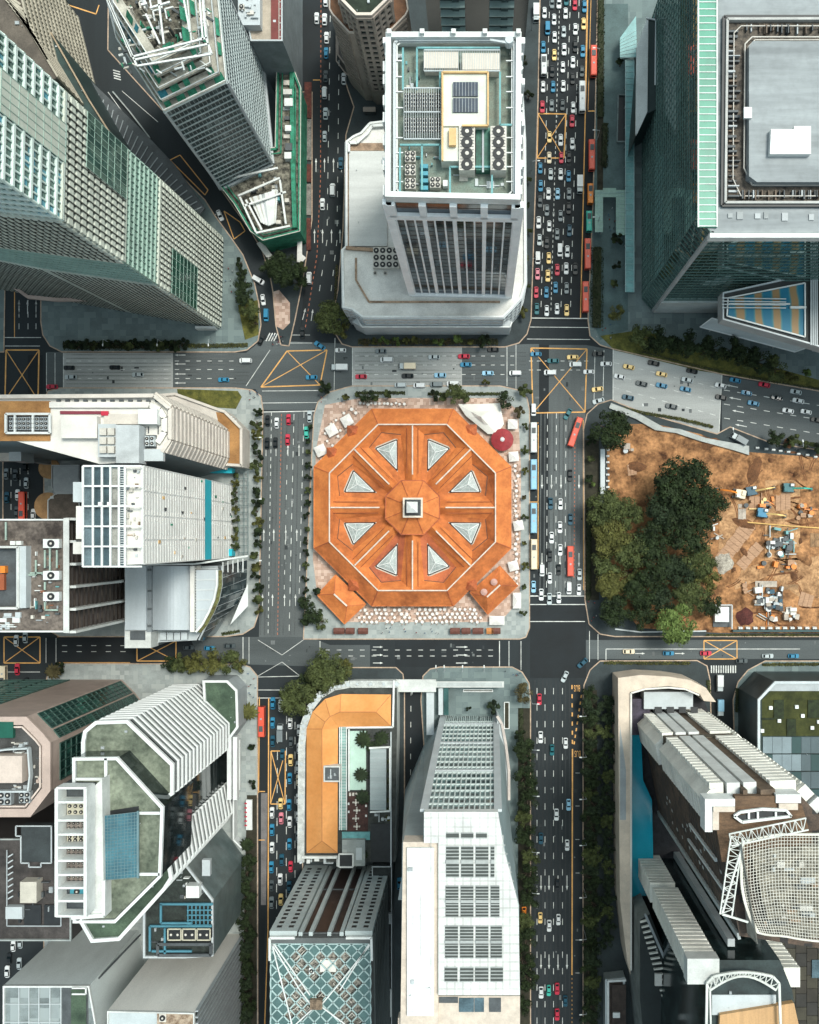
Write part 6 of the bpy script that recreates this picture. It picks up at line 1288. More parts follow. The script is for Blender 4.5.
block(t, 186, 886, 199, 898, 44, 4, M_WPAINT, 'white_tanks'); block(t, 202, 860, 210, 876, 44, 2, M_LGREY, 'roof_plant'); pipes(t, [(158, 944), (158, 955), (211, 955), (211, 944), (158, 944)], 47, 1.0, M_DGREY, 'dark_frame'); clutter(t, 150, 928, 166, 950, 44, 6, 71, [M_DGREY, M_GREY, M_LGREY]); clutter(t, 176, 866, 205, 900, 44, 9, 72, [M_DGREY, M_WPAINT, M_GREY, M_UNIT])
# two grey blocks in the bottom left corner
t, p = building('office_block', 'grey block with a wide blank north wall and a brown patched roof', 'office block', PP([(108, 1010), (195, 1012), (195, 1200), (108, 1200)], 63), .14, 63, mat('blank_wall_grey', (.68, .66, .61), .85, .12, .05, streak=(1, 1, .25)), mat('pale_flat_roof', (.45, .5, .51), .8, .1, .1), (.4, .8, M_WCONC))
for e in edges(p):
    q = wq(*e, .2, 62.5); n = qn(*q[:3])
    if n.x > .5: b = MB(); b.face([v+n*.05 for v in q]); b.build('dark_front', mat('rib_wall_dark', (.03, .04, .04), .6), t); b = MB(); grid(b, q, 30, 0, .5, 0, .9, 0); b.build('fin', M_GREY, t)  # dark wall colour between the grey fins
block(t, 157, 1013, 193, 1100, 63, .6, mat('patched_roof', (.42, .25, .14), .9, .4, .5, c2=(.5, .4, .3)), 'brown_roof_area'); unit(t, 159, 1014, 166, 1022, 63, 1, 1, 1)
t, p = building('office_block', 'light grey building with pale squared skylights in the very bottom left corner', 'office block', PP([(4, 985), (90, 985), (98, 1030), (98, 1200), (4, 1200)], 47), .14, 47, mat('blank_wall_blue_grey', (.58, .63, .62), .85, .12, .05, streak=(1, 1, .25)), mat('grey_glass_roof', (.2, .235, .235), .4, .2, .2, cells=(3.4, 3.6, 50), cellc=(.28, .32, .32), cellp=.4), (.5, .9, M_WPAINT))
b = MB()
for x in (19, 29, 39, 50, 61): b.bar(W(x, 986, 47.4), W(x, 1199, 47.4), .3)
for y in range(986, 1090, 18): b.bar(W(5, y, 47.4), W(61, y, 47.4), .25)
b.build('roof_frame', M_LGREY, t); block(t, 62, 987, 88, 1190, 47.02, .3, M_DGREY, 'court'); block(t, 71, 990, 86, 1190, 47.4, .4, GRD, 'court_green'); pipes(t, [(72, 988), (86, 988), (86, 994), (72, 994)], 48.5, .5, M_WPAINT)
b = MB(); b.bar(W(98, 979, 40), W(140, 935, 12), .6, 1); b.build('wall_step', M_DGREY, t)
# dark stepped roofs at the left edge
t, p = building('office_block', 'dark brown block with stepped roof decks and a small pale cabin at the left edge', 'office block', PP([(-150, 838), (72, 838), (72, 940), (-150, 940)], 58), .14, 58, mat('dark_brown_wall', (.045, .04, .038), .7), mat('dark_brown_deck', (.055, .048, .045), .8, .35, .2), (.45, .9, M_PAVEL))
block(t, 21, 826, 51, 862, 58, 4, mat('charcoal_box', (.035, .045, .047), .7, .2, .2), 'plant_room'); pipes(t, [(16, 826), (51.5, 826), (51.5, 863), (41, 863), (41, 867), (29, 867), (29, 863), (21, 863), (21, 836), (16, 836), (16, 826)], 62.3, .4, M_LGREY, 'roof_trim')
block(t, 20, 882, 36.5, 903, 58, 4.5, mat('cabin_pale', (.5, .47, .4), .7), 'pale_cabin'); block(t, 5.5, 907, 22, 919, 58, 2.2, M_LGREY, 'skylight_box'); pipes(t, [(7, 850), (7, 926), (61, 926), (61, 905)], 59, .35, M_GREY, 'roof_trim')
b = MB()
for y in range(854, 902, 6): b.bar(W(8, y+3, 60), W(13, y, 60), .4)
b.build('bracket', M_LGREY, t); clutter(t, 10, 870, 60, 925, 58, 22, 81, [M_DGREY, M_BLACK, M_GREY, M_DGREY], 2, 1, 6); unit(t, 55, 883, 60, 889, 58, 2.5, 1, 1, M_GREY)
block(t, 24, 905, 41, 925, 58.02, .6, M_BLACK, 'dark_well'); block(t, 44, 905, 60, 925, 58.02, .6, M_BLACK, 'dark_well')
t, p = building('office_block', 'dark low strip roof with a grey step below the granite building', 'office block', PP([(-60, 820), (40, 822), (58, 812), (70, 800), (74, 838), (-60, 838)], 22), .14, 22, M_DGREY, mat('step_roof', (.1, .1, .095), .8, .3, .2), None)
block(t, 8, 818, 16, 834, 22, .5, mat('dark_red_roof', (.18, .045, .04)), 'red_mat')

# ================================================================ orange L roofed building (bottom centre)
LR = mat('bright_orange_roof', (.74, .3, .08), .7, .08, .08, c2=(.78, .36, .12), fine=.8)
t = thing('shophouse_block', 'low building with a curved bright orange L shaped roof and a white kerbed edge', 'building', W(330, 760, .14))
outer = [(301, 862), (302, 745), (304, 725), (310, 708), (320, 695), (334, 687), (350, 684), (397, 684), (397, 731), (395, 862)]
b = MB(); b.prism(ccw(PP(outer, 13)), .14, 13); b.build('wall', M_WCONC, t); b = MB(); b.face(at_z(ccw(PP(outer, 13.03)), 13.03)); b.build('flat_roof', mat('courtyard_dark', (.05, .055, .05), .8, .3, .3), t)
b = MB(); b.path([W(x, y, 13.5) for x, y in outer[:8]], 2.7, 1.1); b.build('parapet', mat('parapet_grey_white', (.5, .52, .5), .8, .2, .4), t)
rnd = random.Random(4)
for i in range(26):
    f = i/25; j = min(6, int(f*7)); g = f*7-j; a_ = W(*outer[j], 13.9).lerp(W(*outer[j+1], 13.9), g) if j < 7 else None
    b = MB(); b.box((a_.x, a_.y, 13.9), (rnd.uniform(.8, 1.8), rnd.uniform(.8, 1.8), .6), rnd.uniform(0, 1)); b.build('gutter_box', M_LGREY, t)
ea = [(306.5, 853), (306.5, 729), (312.5, 712), (325, 699), (341, 694), (391, 694.5)]
rg = [(322, 841), (322, 729), (325, 722), (330, 716.5), (340, 712), (376, 712)]
ie = [(337.5, 853), (338, 729), (338, 729), (338, 727.5), (341, 727.5), (391, 726)]
for k in range(5):
    for nm, A_, B_, zz in (('outer_slope', ea, rg, (14.2, 18.2)), ):
        b = MB(); b.face(ccw([W(*ea[k], 14.2), W(*ea[k+1], 14.2), W(*rg[k+1], 18.2), W(*rg[k], 18.2)])); b.build('outer_roof_slope', LR, t)
    b = MB(); pts = [W(*rg[k], 18.2), W(*rg[k+1], 18.2), W(*ie[k+1], 14.2)]+([W(*ie[k], 14.2)] if ie[k] != ie[k+1] else []); b.face(ccw(pts)); b.build('inner_roof_slope', LR, t)
for tri in ([ea[0], rg[0], ie[0]], [ea[5], rg[5], ie[5]]): b = MB(); b.face(ccw([W(*tri[0], 14.2), W(*tri[1], 18.2), W(*tri[2], 14.2)])); b.build('hip_end', LR, t)
b = MB(); b.path([W(x, y, 18.25) for x, y in rg], .25, .2)
for k in range(1, 5): b.bar(W(*ea[k], 14.25), W(*rg[k], 18.25), .2, .15)
for tri in ([ea[0], rg[0], ie[0]], [ea[5], rg[5], ie[5]]): b.bar(W(*tri[0], 14.25), W(*tri[1], 18.25), .2, .15); b.bar(W(*tri[2], 14.25), W(*tri[1], 18.25), .2, .15)
b.build('roof_ridge', mat('ridge_orange', (.5, .2, .07), .8), t)
block(t, 323.5, 766, 340, 782, 15, 3.6, M_WCONC, 'skylight_well'); block(t, 325, 767.5, 339, 780.5, 18.65, .1, M_DGREY, 'skylight_floor'); clutter(t, 326, 768, 338, 779, 18.7, 5, 91, [M_LGREY, M_GREY], .6)
b = MB(); b.path([W(x, y, 14) for x, y in ((302, 857), (338, 857), (338, 866))], .9, 1.2); b.path([W(394, 680, 14), W(393, 727, 14), W(340, 727.5, 14)], .7, .9); b.build('white_gutter', M_WPAINT, t)
b = MB(); b.pbox(339, 727, 347, 830, 13.05, 14.5); gg = b.build('glazed_gallery', mat('gallery_glass', (.22, .36, .33), .3, .2, .2), t); b = MB()
for y in range(728, 830, 3): b.bar(W(339, y, 14.6), W(347, y, 14.6), .12)
for x in (339.5, 341.5, 346.5): b.bar(W(x, 727, 14.7), W(x, 830, 14.7), .3)
b.build('frame', M_WPAINT, gg)
b = MB(); b.pbox(350, 731, 366, 790, 13.05, 13.3); b.build('pool', mat('pool_pale_green', (.45, .62, .52), .2, .08, .2), t); pipes(t, [(349, 729), (349, 791)], 13.6, .6, M_WPAINT, 'pool_kerb')
block(t, 347, 792, 368, 832, 13.04, .15, mat('deck_red_brown', (.06, .025, .02), .8, .3, .4), 'cafe_deck')
for k in range(5): block(t, 349+k*3.2, 793, 351+k*3.2, 796, 13.2, .8, M_UNIT, 'lounger')
for x, y in ((356, 802), (357, 810), (356, 818), (357, 826)):
    b = MB(); c_ = W(x, y, 13.2); b.cyl((c_.x, c_.y, 13.2), .55, .75, 10)
    for a_ in (0, 1, 2, 3): b.box((c_.x+1.0*math.cos(a_*1.57), c_.y+1.0*math.sin(a_*1.57), 13.2), (.5, .5, .8))
    b.build('table_set', M_UNIT, t)
for x, y in ((348.5, 804), (348.5, 812), (366, 806), (366, 816)): block(t, x-.8, y-1, x+.8, y+1, 13.2, .7, M_WPAINT, 'stool')
block(t, 370, 749, 386, 810, 13.04, 4, mat('ribbed_grey_roof2', (.3, .35, .35), .6, .1, .1, streak=(.2, 3, 1)), 'lounge_roof'); pipes(t, [(369, 748), (390, 747), (390, 811), (370, 812)], 17.3, .6, M_WPAINT, 'roof_edge'); block(t, 342, 832, 370, 840, 13.04, .8, M_PIPE, 'green_deck')
b = MB()
for k in range(10): b.bar(W(370, 752+6*k, 17.2), W(386, 752+6*k, 17.2), .12)
b.build('roof_rib', M_LGREY, t)
block(t, 342, 840, 365, 866, 13.04, 3, M_PAVEL, 'stair_block'); block(t, 340, 855, 352, 866, 16.1, .6, M_BLACK, 'black_hatch'); pipes(t, [(339, 854), (353, 854), (353, 867), (339, 867), (339, 854)], 16.9, .5, M_WPAINT, 'hatch_frame'); block(t, 356, 848, 362, 860, 16.04, .7, M_LGREY, 'roof_plant')
clutter(t, 372, 813, 390, 822, 13, 6, 92, [M_LGREY, M_GREY], 1.5); clutter(t, 304, 858, 338, 864, 13, 9, 93, [M_WPAINT, M_LGREY, M_GREY], 1.2, 1, 5)
block(t, 371, 824, 393, 862, 13.04, .3, M_BLACK, 'dark_court'); pipes(t, [(391, 732), (391, 866)], 13.8, .5, M_LGREY, 'east_coping')

# ================================================================ building with diamond glass roof (bottom centre)
P11 = PP([(269, 937), (372, 937), (376, 1200), (269, 1200)], 65)
t, p = building('office_tower', 'building with a teal diamond patterned glass roof and perforated grey north wings', 'office tower', P11, .14, 61, mat('maroon_black_wall', (.035, .02, .018), .5, .3, .2), M_DGREY, None)
e = [e for e in edges(p) if facing(*e, 'n')][0]; q = wq(*e, .2, 64); n = qn(*q[:3]); GW = mat('grey_wing_wall', (.42, .48, .48), .7, .1, .1)
bud = [100]
for u0, u1 in ((0, .265), (.735, 1)):
    qq = tuple(qp(q, u, v)+n*1.6 for u, v in ((u0, 0), (u1, 0), (u1, 1), (u0, 1)))
    b = MB(); b.face(qq); b.face([qp(q, u1, 0), qp(q, u1, 1), qq[2], qq[1]]); b.face([qq[0], qq[3], qp(q, u0, 1), qp(q, u0, 0)]); b.face([qq[3], qq[2], qp(q, u1, 1), qp(q, u0, 1)]); b.build('wing_wall', GW, t)
    windows(t, qq, 2, 17, .42, .5, M_BLACK, .05, u0=.06, u1=.94, v0=.04, v1=.97, budget=bud)
b = MB()
for u in (.30, .42, .60, .70): bar3(b, qp(q, u, 0), qp(q, u, 1), n, 1.3, 1.2)
b.build('pier', GW, t); b = MB()
for v in (.35, .97): bar3(b, qp(q, .27, v), qp(q, .73, v), n, .7, .4)
b.build('cross_beam', M_DGREY, t)
b = MB(); b.path([W(x, y, 65.2) for x, y in ((270, 960), (270, 937.5), (295, 937.5))], .7, 1.3); b.build('white_corner_trim', M_WPAINT, t); b = MB(); b.path([W(x, y, 65.2) for x, y in ((346, 937.5), (371.5, 937.5), (372, 960))], .7, 1.3); b.build('white_corner_trim', M_WPAINT, t)
b = MB(); b.pbox(271, 938, 372, 944, 61, 65); b.build('roof_strip', mat('roof_strip_grey', (.1, .11, .11), .8), t)
zr = 65
b = MB(); b.pbox(270, 944, 371, 1200, 61, zr-2.5); b.build('under_roof', mat('under_roof_mess', (.12, .12, .11), .8, .6, 1.2, c2=(.5, .48, .42), fine=3), t)
DG = mat('diamond_glass', (.085, .155, .15), .15, .2, .1)
ux, uy = 12.4, 12.4
rnd = random.Random(11); fr = MB(); hole = [(312, 962, 17), (292, 990, 14), (345, 985, 16), (335, 965, 14), (300, 962, 10), (300, 1010, 12), (350, 1012, 14), (318, 1000, 7)]
SEG = set()
for i in range(-1, 9):
    for j in range(-2, 12):
        for o_ in (0, 1):
            cx = 271+ux*(i+.5*o_); cy = 944+uy*1.05*(j+.5*o_); h_ = ux/2; hy = uy*1.05/2
            pts = [(cx, cy-hy), (cx+h_, cy), (cx, cy+hy), (cx-h_, cy)]
            pts = [(min(371, max(270.5, x)), max(944, y)) for x, y in pts]
            if len(set(pts)) < 3 or cx < 268 or cx > 374 or cy < 941: continue
            near = any(math.hypot(cx-hx, cy-hy_) < r_ for hx, hy_, r_ in hole)
            V_ = [W(x, y, zr) for x, y in pts]; [(SEG.add(k2), fr.bar(V_[a_], V_[(a_+1) % 4], .42, .3)) for a_ in range(4) for k2 in [tuple(sorted((tuple(round(q_, 1) for q_ in V_[a_][:2]), tuple(round(q_, 1) for q_ in V_[(a_+1) % 4][:2]))))] if k2 not in SEG]
            if near and rnd.random() < .88: continue
            b = MB(); b.face(ccw([Vector((v.x, v.y, zr-.05)) for v in V_])); b.build('glass_pane', DG, t)
fr.build('diamond_frame', mat('diamond_bars', (.36, .48, .47), .5), t)
b = MB()
for pl in ([(272, 944), (300, 990), (312, 1006)], [(274, 944), (310, 995)], [(370, 945), (338, 985), (322, 1004)], [(369, 944), (340, 990)], [(272, 944), (292, 1024)], [(296, 1024), (318, 1004), (345, 1024)]): b.path([W(x, y, zr+.4) for x, y in pl], .38, .4)
b.build('ridge_beam', M_WPAINT, t)
for i in range(120):
    hx, hy_, r_ = rnd.choice(hole); x, y = hx+rnd.uniform(-r_, r_), hy_+rnd.uniform(-r_, r_); L_ = rnd.uniform(2, 7); s_ = rnd.choice((-1, 1))
    b = MB(); b.bar(W(x, y, zr-1.2), W(x+L_, y+s_*L_, zr-1.2), rnd.uniform(.15, .3)); b.build('truss_bar', M_UNIT, t)
block(t, 320, 960, 336, 972, zr-2, 1.6, CRW, 'plant_room'); unit(t, 309, 968, 314, 974, zr-2, 2, 1, 1, M_WPAINT); block(t, 310, 1000, 322, 1010, zr, 1.5, mat('brown_plant', (.25, .18, .12), .8, .4, .5), 'brown_plant')
for e in edges(p):
    q = wq(*e, .2, 61); n_ = qn(*q[:3])
    if n_.x > .5: b = MB(); grid(b, q, 0, 12, 0, 1.5, 0, .5); b.build('floor_band', mat('dark_band', (.07, .085, .085), .6), t)
t, p = building('side_annex', 'narrow dark annex with a white L shaped roof rail beside the inner street', 'annex', PP([(372, 866), (392, 866), (392, 1100), (376, 1100)], 12), .14, 12, M_DGREY, mat('annex_roof_dark', (.025, .03, .03), .8, .3, .3), (.3, .6, M_LGREY))
pipes(t, [(387, 990), (391, 990), (391, 1016), (388, 1016)], 14, .6, M_WPAINT); block(t, 384, 914, 391, 924, 12, 2, M_GREY, 'roof_plant')

# ================================================================ white louvred tower (bottom centre)
WP = mat('white_stone_panels', (.6, .61, .59), .7, .1, .15); t = thing('office_tower', 'white stone tower with a sloping gridded glass front and louvred roof panels', 'office tower', W(470, 800, .14))
ZW = 112
A0, B0 = W(443, 717, .2), W(496, 717, .2); C0, D0 = W(498, 812, ZW), W(424, 812, ZW)
base = [W(424, 745, .2), W(443, 717, .2), W(496, 717, .2), W(505, 740, .2), W(508, 800, .2), W(508, 900, .2), W(405, 900, .2), W(405, 790, .2)]
topr = [W(423, 842, ZW), W(424, 812, ZW), W(498, 812, ZW), W(505, 850, ZW), W(519, 905, ZW), W(520, 1200, ZW), W(400, 1200, ZW), W(402, 843, ZW)]
b = MB(); b.loft(base[::-1], topr[::-1]); b.build('wall', mat('pale_blue_side', (.27, .34, .35), .5, .1, .1), t)
q = (B0, A0, D0, C0); n = qn(*q[:3])
if n.y < 0: q = (A0, B0, C0, D0); n = qn(*q[:3])
gq = tuple(v+n*.15 for v in q); b = MB(); b.face(gq); b.build('sloping_glass', mat('front_glass', (.03, .065, .07), .1, .3, .1, cells=(3.4, 3.4, 3), cellc=(.1, .18, .18), cellp=.5), t)
b = MB(); grid(b, gq, 13, 0, .4, 0, .3, 0, u0=.03, u1=.97); grid(b, gq, 0, 17, 0, .95, 0, .35, v0=.08, v1=1); grid(b, gq, 26, 0, .35, 0, .3, 0, u0=.03, u1=.97, v0=0, v1=.09); b.build('front_frame', mat('frame_grey_green', (.55, .62, .6), .6, .08, .3), t)
b = MB(); 
for u in (.0, 1.0): bar3(b, qp(gq, u, 0), qp(gq, u, 1), n, 2.2, .7)
for v in (.115, .36, .66): bar3(b, qp(gq, 0, v), qp(gq, 1, v), n, 1.6, .6)
b.build('front_band', M_LGREY, t)
b = MB(); mp = [(424, 812), (498, 812), (504, 850), (512, 880), (518.5, 905), (520, 995), (438, 995), (438, 843), (424, 843)]; b.prism(ccw(PP(mp, ZW+3)), ZW, ZW+3); b.build('roof_slab', WP, t)
b = MB()
for x in (431, 438.5, 447, 455, 463, 471, 480, 488, 496, 503, 510):
    y0 = 813 if x < 498 else 813+(x-498)*4.4; y1 = 995; b.bar(W(x, y0, ZW+3.02), W(x, y1, ZW+3.03), .2, .08)
for y in range(818, 996, 9): b.bar(W(438.5 if y > 843 else 424, y, ZW+3.02), W(min(519, 498+max(0, y-812)*.23), y, ZW+3.03), .18, .08)
b.build('panel_joint', mat('joint_grey', (.42, .42, .4), .8), t)
for y0, y1, xs in ((833, 838, ((446, 459), (461, 473.5), (476, 487))), (846.5, 877, ((446, 459), (461, 473.5), (475.5, 488.5), (490.5, 494.5))), (886, 917, ((445.5, 458.5), (460.5, 473.5), (475.5, 488.5), (490.5, 499.5))), (926, 958, ((445, 458), (460, 473.5), (475.5, 488.5), (490.5, 502))), (967.5, 981.5, ((444.5, 457.5), (460, 473.5), (475, 488.5), (490.5, 503)))):
    for x0, x1 in xs:
        o = block(t, x0, y0, x1, y1, ZW+3, .1, mat('louvre_dark', (.06, .07, .065), .7), 'louvre_panel'); b = MB(); nn = max(1, int((y1-y0)/3.1))
        for k in range(nn+1): b.bar(W(x0, lerp(y0, y1, k/nn), ZW+3.4), W(x1, lerp(y0, y1, k/nn), ZW+3.4), .26, .15)
        if y1-y0 > 20: b.bar(W(x0, (y0+y1)/2, ZW+3.5), W(x1, (y0+y1)/2, ZW+3.5), .8, .2)
        b.build('louvre', mat('louvre_white', (.34, .36, .35), .7), o)
TB = mat('travertine', (.56, .48, .4), .8, .1, .4)
b = MB(); b.prism(ccw(PP([(403, 842), (439, 842), (437, 1200), (398, 1200)], ZW+2)), ZW-4, ZW+2); b.build('stone_rim', TB, t); block(t, 407, 848, 434, 1016, ZW+2, 1, M_WPAINT, 'white_roof'); block(t, 421, 895, 434, 956, ZW+3, .3, mat('bright_white', (.74, .74, .73), .6, .03), 'white_hatch')
b = MB()
for y in range(852, 1016, 8): b.bar(W(407, y, ZW+3.05), W(434, y, ZW+3.05), .1, .05)
for x in (413, 420, 427): b.bar(W(x, 848, ZW+3.05), W(x, 1016, ZW+3.05), .1, .05)
b.build('panel_joint', mat('joint_light', (.58, .58, .57), .8), t)
b = MB(); b.prism(ccw(PP([(438, 996), (520, 996), (520, 1200), (398, 1200), (398, 1018), (438, 1018)], ZW+.5)), ZW-3, ZW+.5); b.build('lower_roof', TB, t); block(t, 459, 998, 474, 1012, ZW+.5, .2, M_GLASSB, 'roof_light'); block(t, 474.5, 998, 484, 1012, ZW+.5, .2, M_GLASSB, 'roof_light'); block(t, 489, 998, 501, 1012, ZW+.5, .2, M_DGREY, 'roof_light'); block(t, 439, 997, 458, 1003, ZW+.52, .2, M_DGREY, 'shadow_gap')  # the last block is a dark grey strip beside the roof lights
# flared west wall and lower curved volume to the east
b = MB(); b.loft([W(405, 900, .2), W(424, 745, .2), W(432, 742, .2), W(430, 900, .2)], [W(398, 900, 90), W(409, 830, 90), W(424, 822, 90), W(424, 900, 90)]); b.build('flared_wall', mat('grey_flared', (.42, .44, .43), .7, .12, .1), t)
b = MB(); ev = [(497, 716), (502, 724), (506, 745), (509, 770), (509, 800), (497, 800)]; b.prism(ccw(PP(ev, 14)), .2, 14); b.build('curved_podium', M_LGREY, t); b = MB(); b.path([W(x, y, 14.5) for x, y in ev[:5]], 1.0, .8); b.build('podium_coping', mat('coping_pink', (.5, .44, .4), .8), t)
t = thing('covered_walkway', 'long white flat canopy crossing the inner street above the stone tower', 'walkway', W(450, 683, .14)); b = MB(); b.pbox(396, 679.5, 436, 692, 6.5, 7.2); b.pbox(436, 681.5, 504, 687.5, 6.5, 7.1); b.build('roof', M_WCONC, t); b = MB(); b.pbox(437, 682.5, 502, 686.5, 7.12, 7.25); b.build('ribbed_strip', mat('ribbed_pale', (.4, .43, .42), .6, .1, .3), t)
b = MB()
for x in (402, 428, 450, 475, 500): b.cyl((*W(x, 686, 6)[:2], .14), .25, 6.4, 8)
b.build('column', M_GREY, t)
t = thing('covered_walkway', 'grey flat canopy running down from the white canopy along the inner street', 'walkway', W(430, 710, .14)); b = MB(); b.pbox(426.5, 692.5, 434, 735, 5, 5.5); b.pbox(438.5, 688, 443, 715, 4, 4.5); b.build('roof', M_LGREY, t); b = MB(); b.pbox(443.5, 688, 448.5, 715, 4, 4.4); b.build('teal_strip', M_GLASST, t)
b = MB()
for x, y in ((428, 695), (428, 730), (440, 710)): b.cyl((*W(x, y, 4)[:2], .14), .2, 4, 8)
b.build('column', M_GREY, t)
for i, (x0, y0, x1, y1) in enumerate(((463, 689.5, 493, 692), (504, 702, 509.5, 729))):
    t = thing('planter', ['long flat white framed planter below the white canopy', 'upright white framed planter with brown soil beside the stone tower'][i], 'planter', W(x0, y0, .14)); b = MB(); b.pbox(x0, y0, x1, y1, .15, .8); b.build('box', M_WPAINT, t); b = MB(); b.pbox(x0+.8, y0+.8, x1-.8, y1-.8, .8, .85); b.build('soil', MATS['soil_bed'], t)

# ================================================================ towers at the bottom right
RIBW = mat('ribbed_white_balcony', (.78, .765, .69), .75, .12, .1); BRN = mat('dark_brown_front', (.06, .042, .03), .7, .4, .15, c2=(.14, .09, .06), cells=(2.2, 2.2, 3.4), cellc=(.02, .018, .016), cellp=.5)
t = thing('office_tower', 'tall tower with ribbed white balconies, a dark brown side and a curved lattice crown', 'office tower', W(690, 760, .14))
k6 = (380-121)/380.
def rb(x, y): return (NX+(x-NX)*k6, NY+(y-NY)*k6)       # where a roof point at 145 m stands on the ground
topP = [(714, 800), (802, 797), (860, 860), (830, 950), (740, 936)]
botP = [rb(*a) for a in topP]
T1_ = [W(x, y, 121) for x, y in topP]; B1_ = [Vector((v.x, v.y, .2)) for v in T1_]
b = MB(); b.prism(ccw([(v.x, v.y) for v in T1_]),   .2, 121); b.build('wall', BRN, t)
pz = [Vector((v.x, v.y)) for v in ccw(T1_)]
es = edges(pz)
for e in es:
    q = wq(*e, .2, 121); n = qn(*q[:3]); L_ = (e[1]-e[0]).length
    if n.y > .5 and L_ > 5:
        # two bands of balconies with a pair of bright strips between
        for (v0, v1, nf) in ((.0, .40, 15), (.45, .97, 18)):
            for k in range(nf):
                z0 = lerp(v0, v1, k/nf); z1 = lerp(v0, v1, (k+.66)/nf)
                for (u0, u1) in ((0, .3), (.84, 1)):
                    b = MB(); pr = 3.4; c0, c1 = qp(q, u0, z0), qp(q, u1, z0); d0, d1 = qp(q, u0, z1), qp(q, u1, z1)
                    b.loft([c1, c0, c0+n*pr, c1+n*pr][::-1], [d1, d0, d0+n*pr, d1+n*pr][::-1]); b.build('balcony', RIBW, t)
            b = MB()
            for (u0, u1) in ((.47, .62), (.66, .81)):
                m0 = (u0+u1)/2; bar3(b, qp(q, m0, v0), qp(q, m0, v1), n, (u1-u0)*L_, 3.6)
            b.build('white_strip', M_WPAINT, t)
        b = MB(); bar3(b, qp(q, .385, .0), qp(q, .385, 1), n, 4.0, 2.4); bar3(b, qp(q, .64, .0), qp(q, .64, 1), n, 1.2, 2.4); b.build('brown_strip', mat('strip_brown', (.13, .09, .06), .8, .3, .2), t)
        b = MB(); bar3(b, qp(q, 0, .425), qp(q, 1, .425), n, 5, 2.8); b.build('sky_terrace', mat('terrace_shade', (.12, .1, .07), .9, .5, .6), t)  # dark brown bar marks the ledge between the balcony tiers
    if n.x < -.3:
        nc = 1 if (Vector(q[1][:2])-Vector(W(714, 800, 121)[:2])).length < 2 else 0
        for (v0, v1, nf) in ((.02, .40, 15), (.45, .97, 18)):
            for k in range(nf):
                z0 = lerp(v0, v1, k/nf); z1 = lerp(v0, v1, (k+.66)/nf); u0, u1 = (.8, .995) if nc else (.005, .2); pr = 2.6
                b = MB(); c0, c1, d0, d1 = qp(q, u0, z0), qp(q, u1, z0), qp(q, u0, z1), qp(q, u1, z1); b.loft([c1, c0, c0+n*pr, c1+n*pr][::-1], [d1, d0, d0+n*pr, d1+n*pr][::-1]); b.build('balcony', RIBW, t)
        b = MB(); grid(b, q, 0, 36, 0, .25, 0, .15); b.build('floor_line', mat('line_brown', (.11, .08, .06), .8), t); bud = [60]; rr_ = random.Random(7)
        for k in range(34):
            u, v = rr_.choice([.12, .2, .62, .7, .85]), rr_.uniform(.2, .95); b = MB(); bar3(b, qp(q, u, v), qp(q, u, v+.012), n, 1.0, .12); b.build('lit_window', M_WCONC, t)  # small pale bars scattered as windows
        b = MB(); bar3(b, qp(q, 0 if nc else 1, .0), qp(q, 0 if nc else 1, 1), n, 1.8, .7); b.build('corner_fin', mat('fin_pale', (.4, .43, .42), .7), t)
        b = MB(); bar3(b, qp(q, .55, .62), qp(q, .55, .9), n, 1.0, .7); bar3(b, qp(q, .75, .55), qp(q, .75, .93), n, .8, .7); b.build('white_fin', M_WPAINT, t)
cN = W(714, 800, 0); nN = [qn(*wq(*e, 0, 1)[:3]) for e in es if qn(*wq(*e, 0, 1)[:3]).y > .5][0]; nW = [qn(*wq(*e, 0, 1)[:3]) for e in es if qn(*wq(*e, 0, 1)[:3]).x < -.5 and qn(*wq(*e, 0, 1)[:3]).y > -.9][0]
c0 = W(714, 800, 121)
for z0, z1 in ((3, 48), (55, 117)):
    b = MB(); b.prism(ccw([(v.x, v.y) for v in (c0-nN*.3-nW*.3, c0+nN*3.3-nW*.3, c0+nN*3.3+nW*2.5, c0-nN*.3+nW*2.5)]), z0, z1, bottom=True); b.build('balcony_corner', RIBW, t)
BT = mat('brown_roof_top', (.13, .075, .04), .8, .25, .3, streak=(1, 4, 1))
b = MB(); b.prism(ccw(PP([(713, 806), (738, 800), (776, 799), (802, 805), (815, 850), (722, 862)], 122)), 121, 122); b.build('brown_roof', BT, t)
block(t, 705, 799, 735, 806.5, 117, 6, M_WPAINT, 'white_end_box'); block(t, 705, 806.5, 712.5, 832, 117, 5.5, M_WPAINT, 'white_end_box'); block(t, 776, 794.5, 801, 803, 117, 6, M_WPAINT, 'white_end_box')
block(t, 713.5, 807, 735, 812, 122, 1.2, TB, 'tan_cap'); block(t, 712.8, 812, 719, 830, 121.5, 1.2, TB, 'tan_cap'); block(t, 779, 803.5, 798, 810, 122, 1.0, TB, 'tan_cap')
block(t, 735, 796, 776, 807, 120, 2.4, BT, 'brown_step')
b = MB(); b.path([W(x, y, 123) for x, y in ((734, 816), (740, 812), (762, 809), (786, 810), (791, 816), (774, 818), (742, 822), (734, 816))], .7, .9); b.build('slot_rim', M_WPAINT, t); b = MB(); b.face(ccw(PP([(736, 816), (762, 811), (788, 812), (789, 815), (762, 818), (742, 821)], 122.3))); b.build('roof_slot', M_BLACK, t)
for x in (748, 757, 775): block(t, x, 812, x+2, 819, 122.4, .6, M_WPAINT, 'slot_bar')
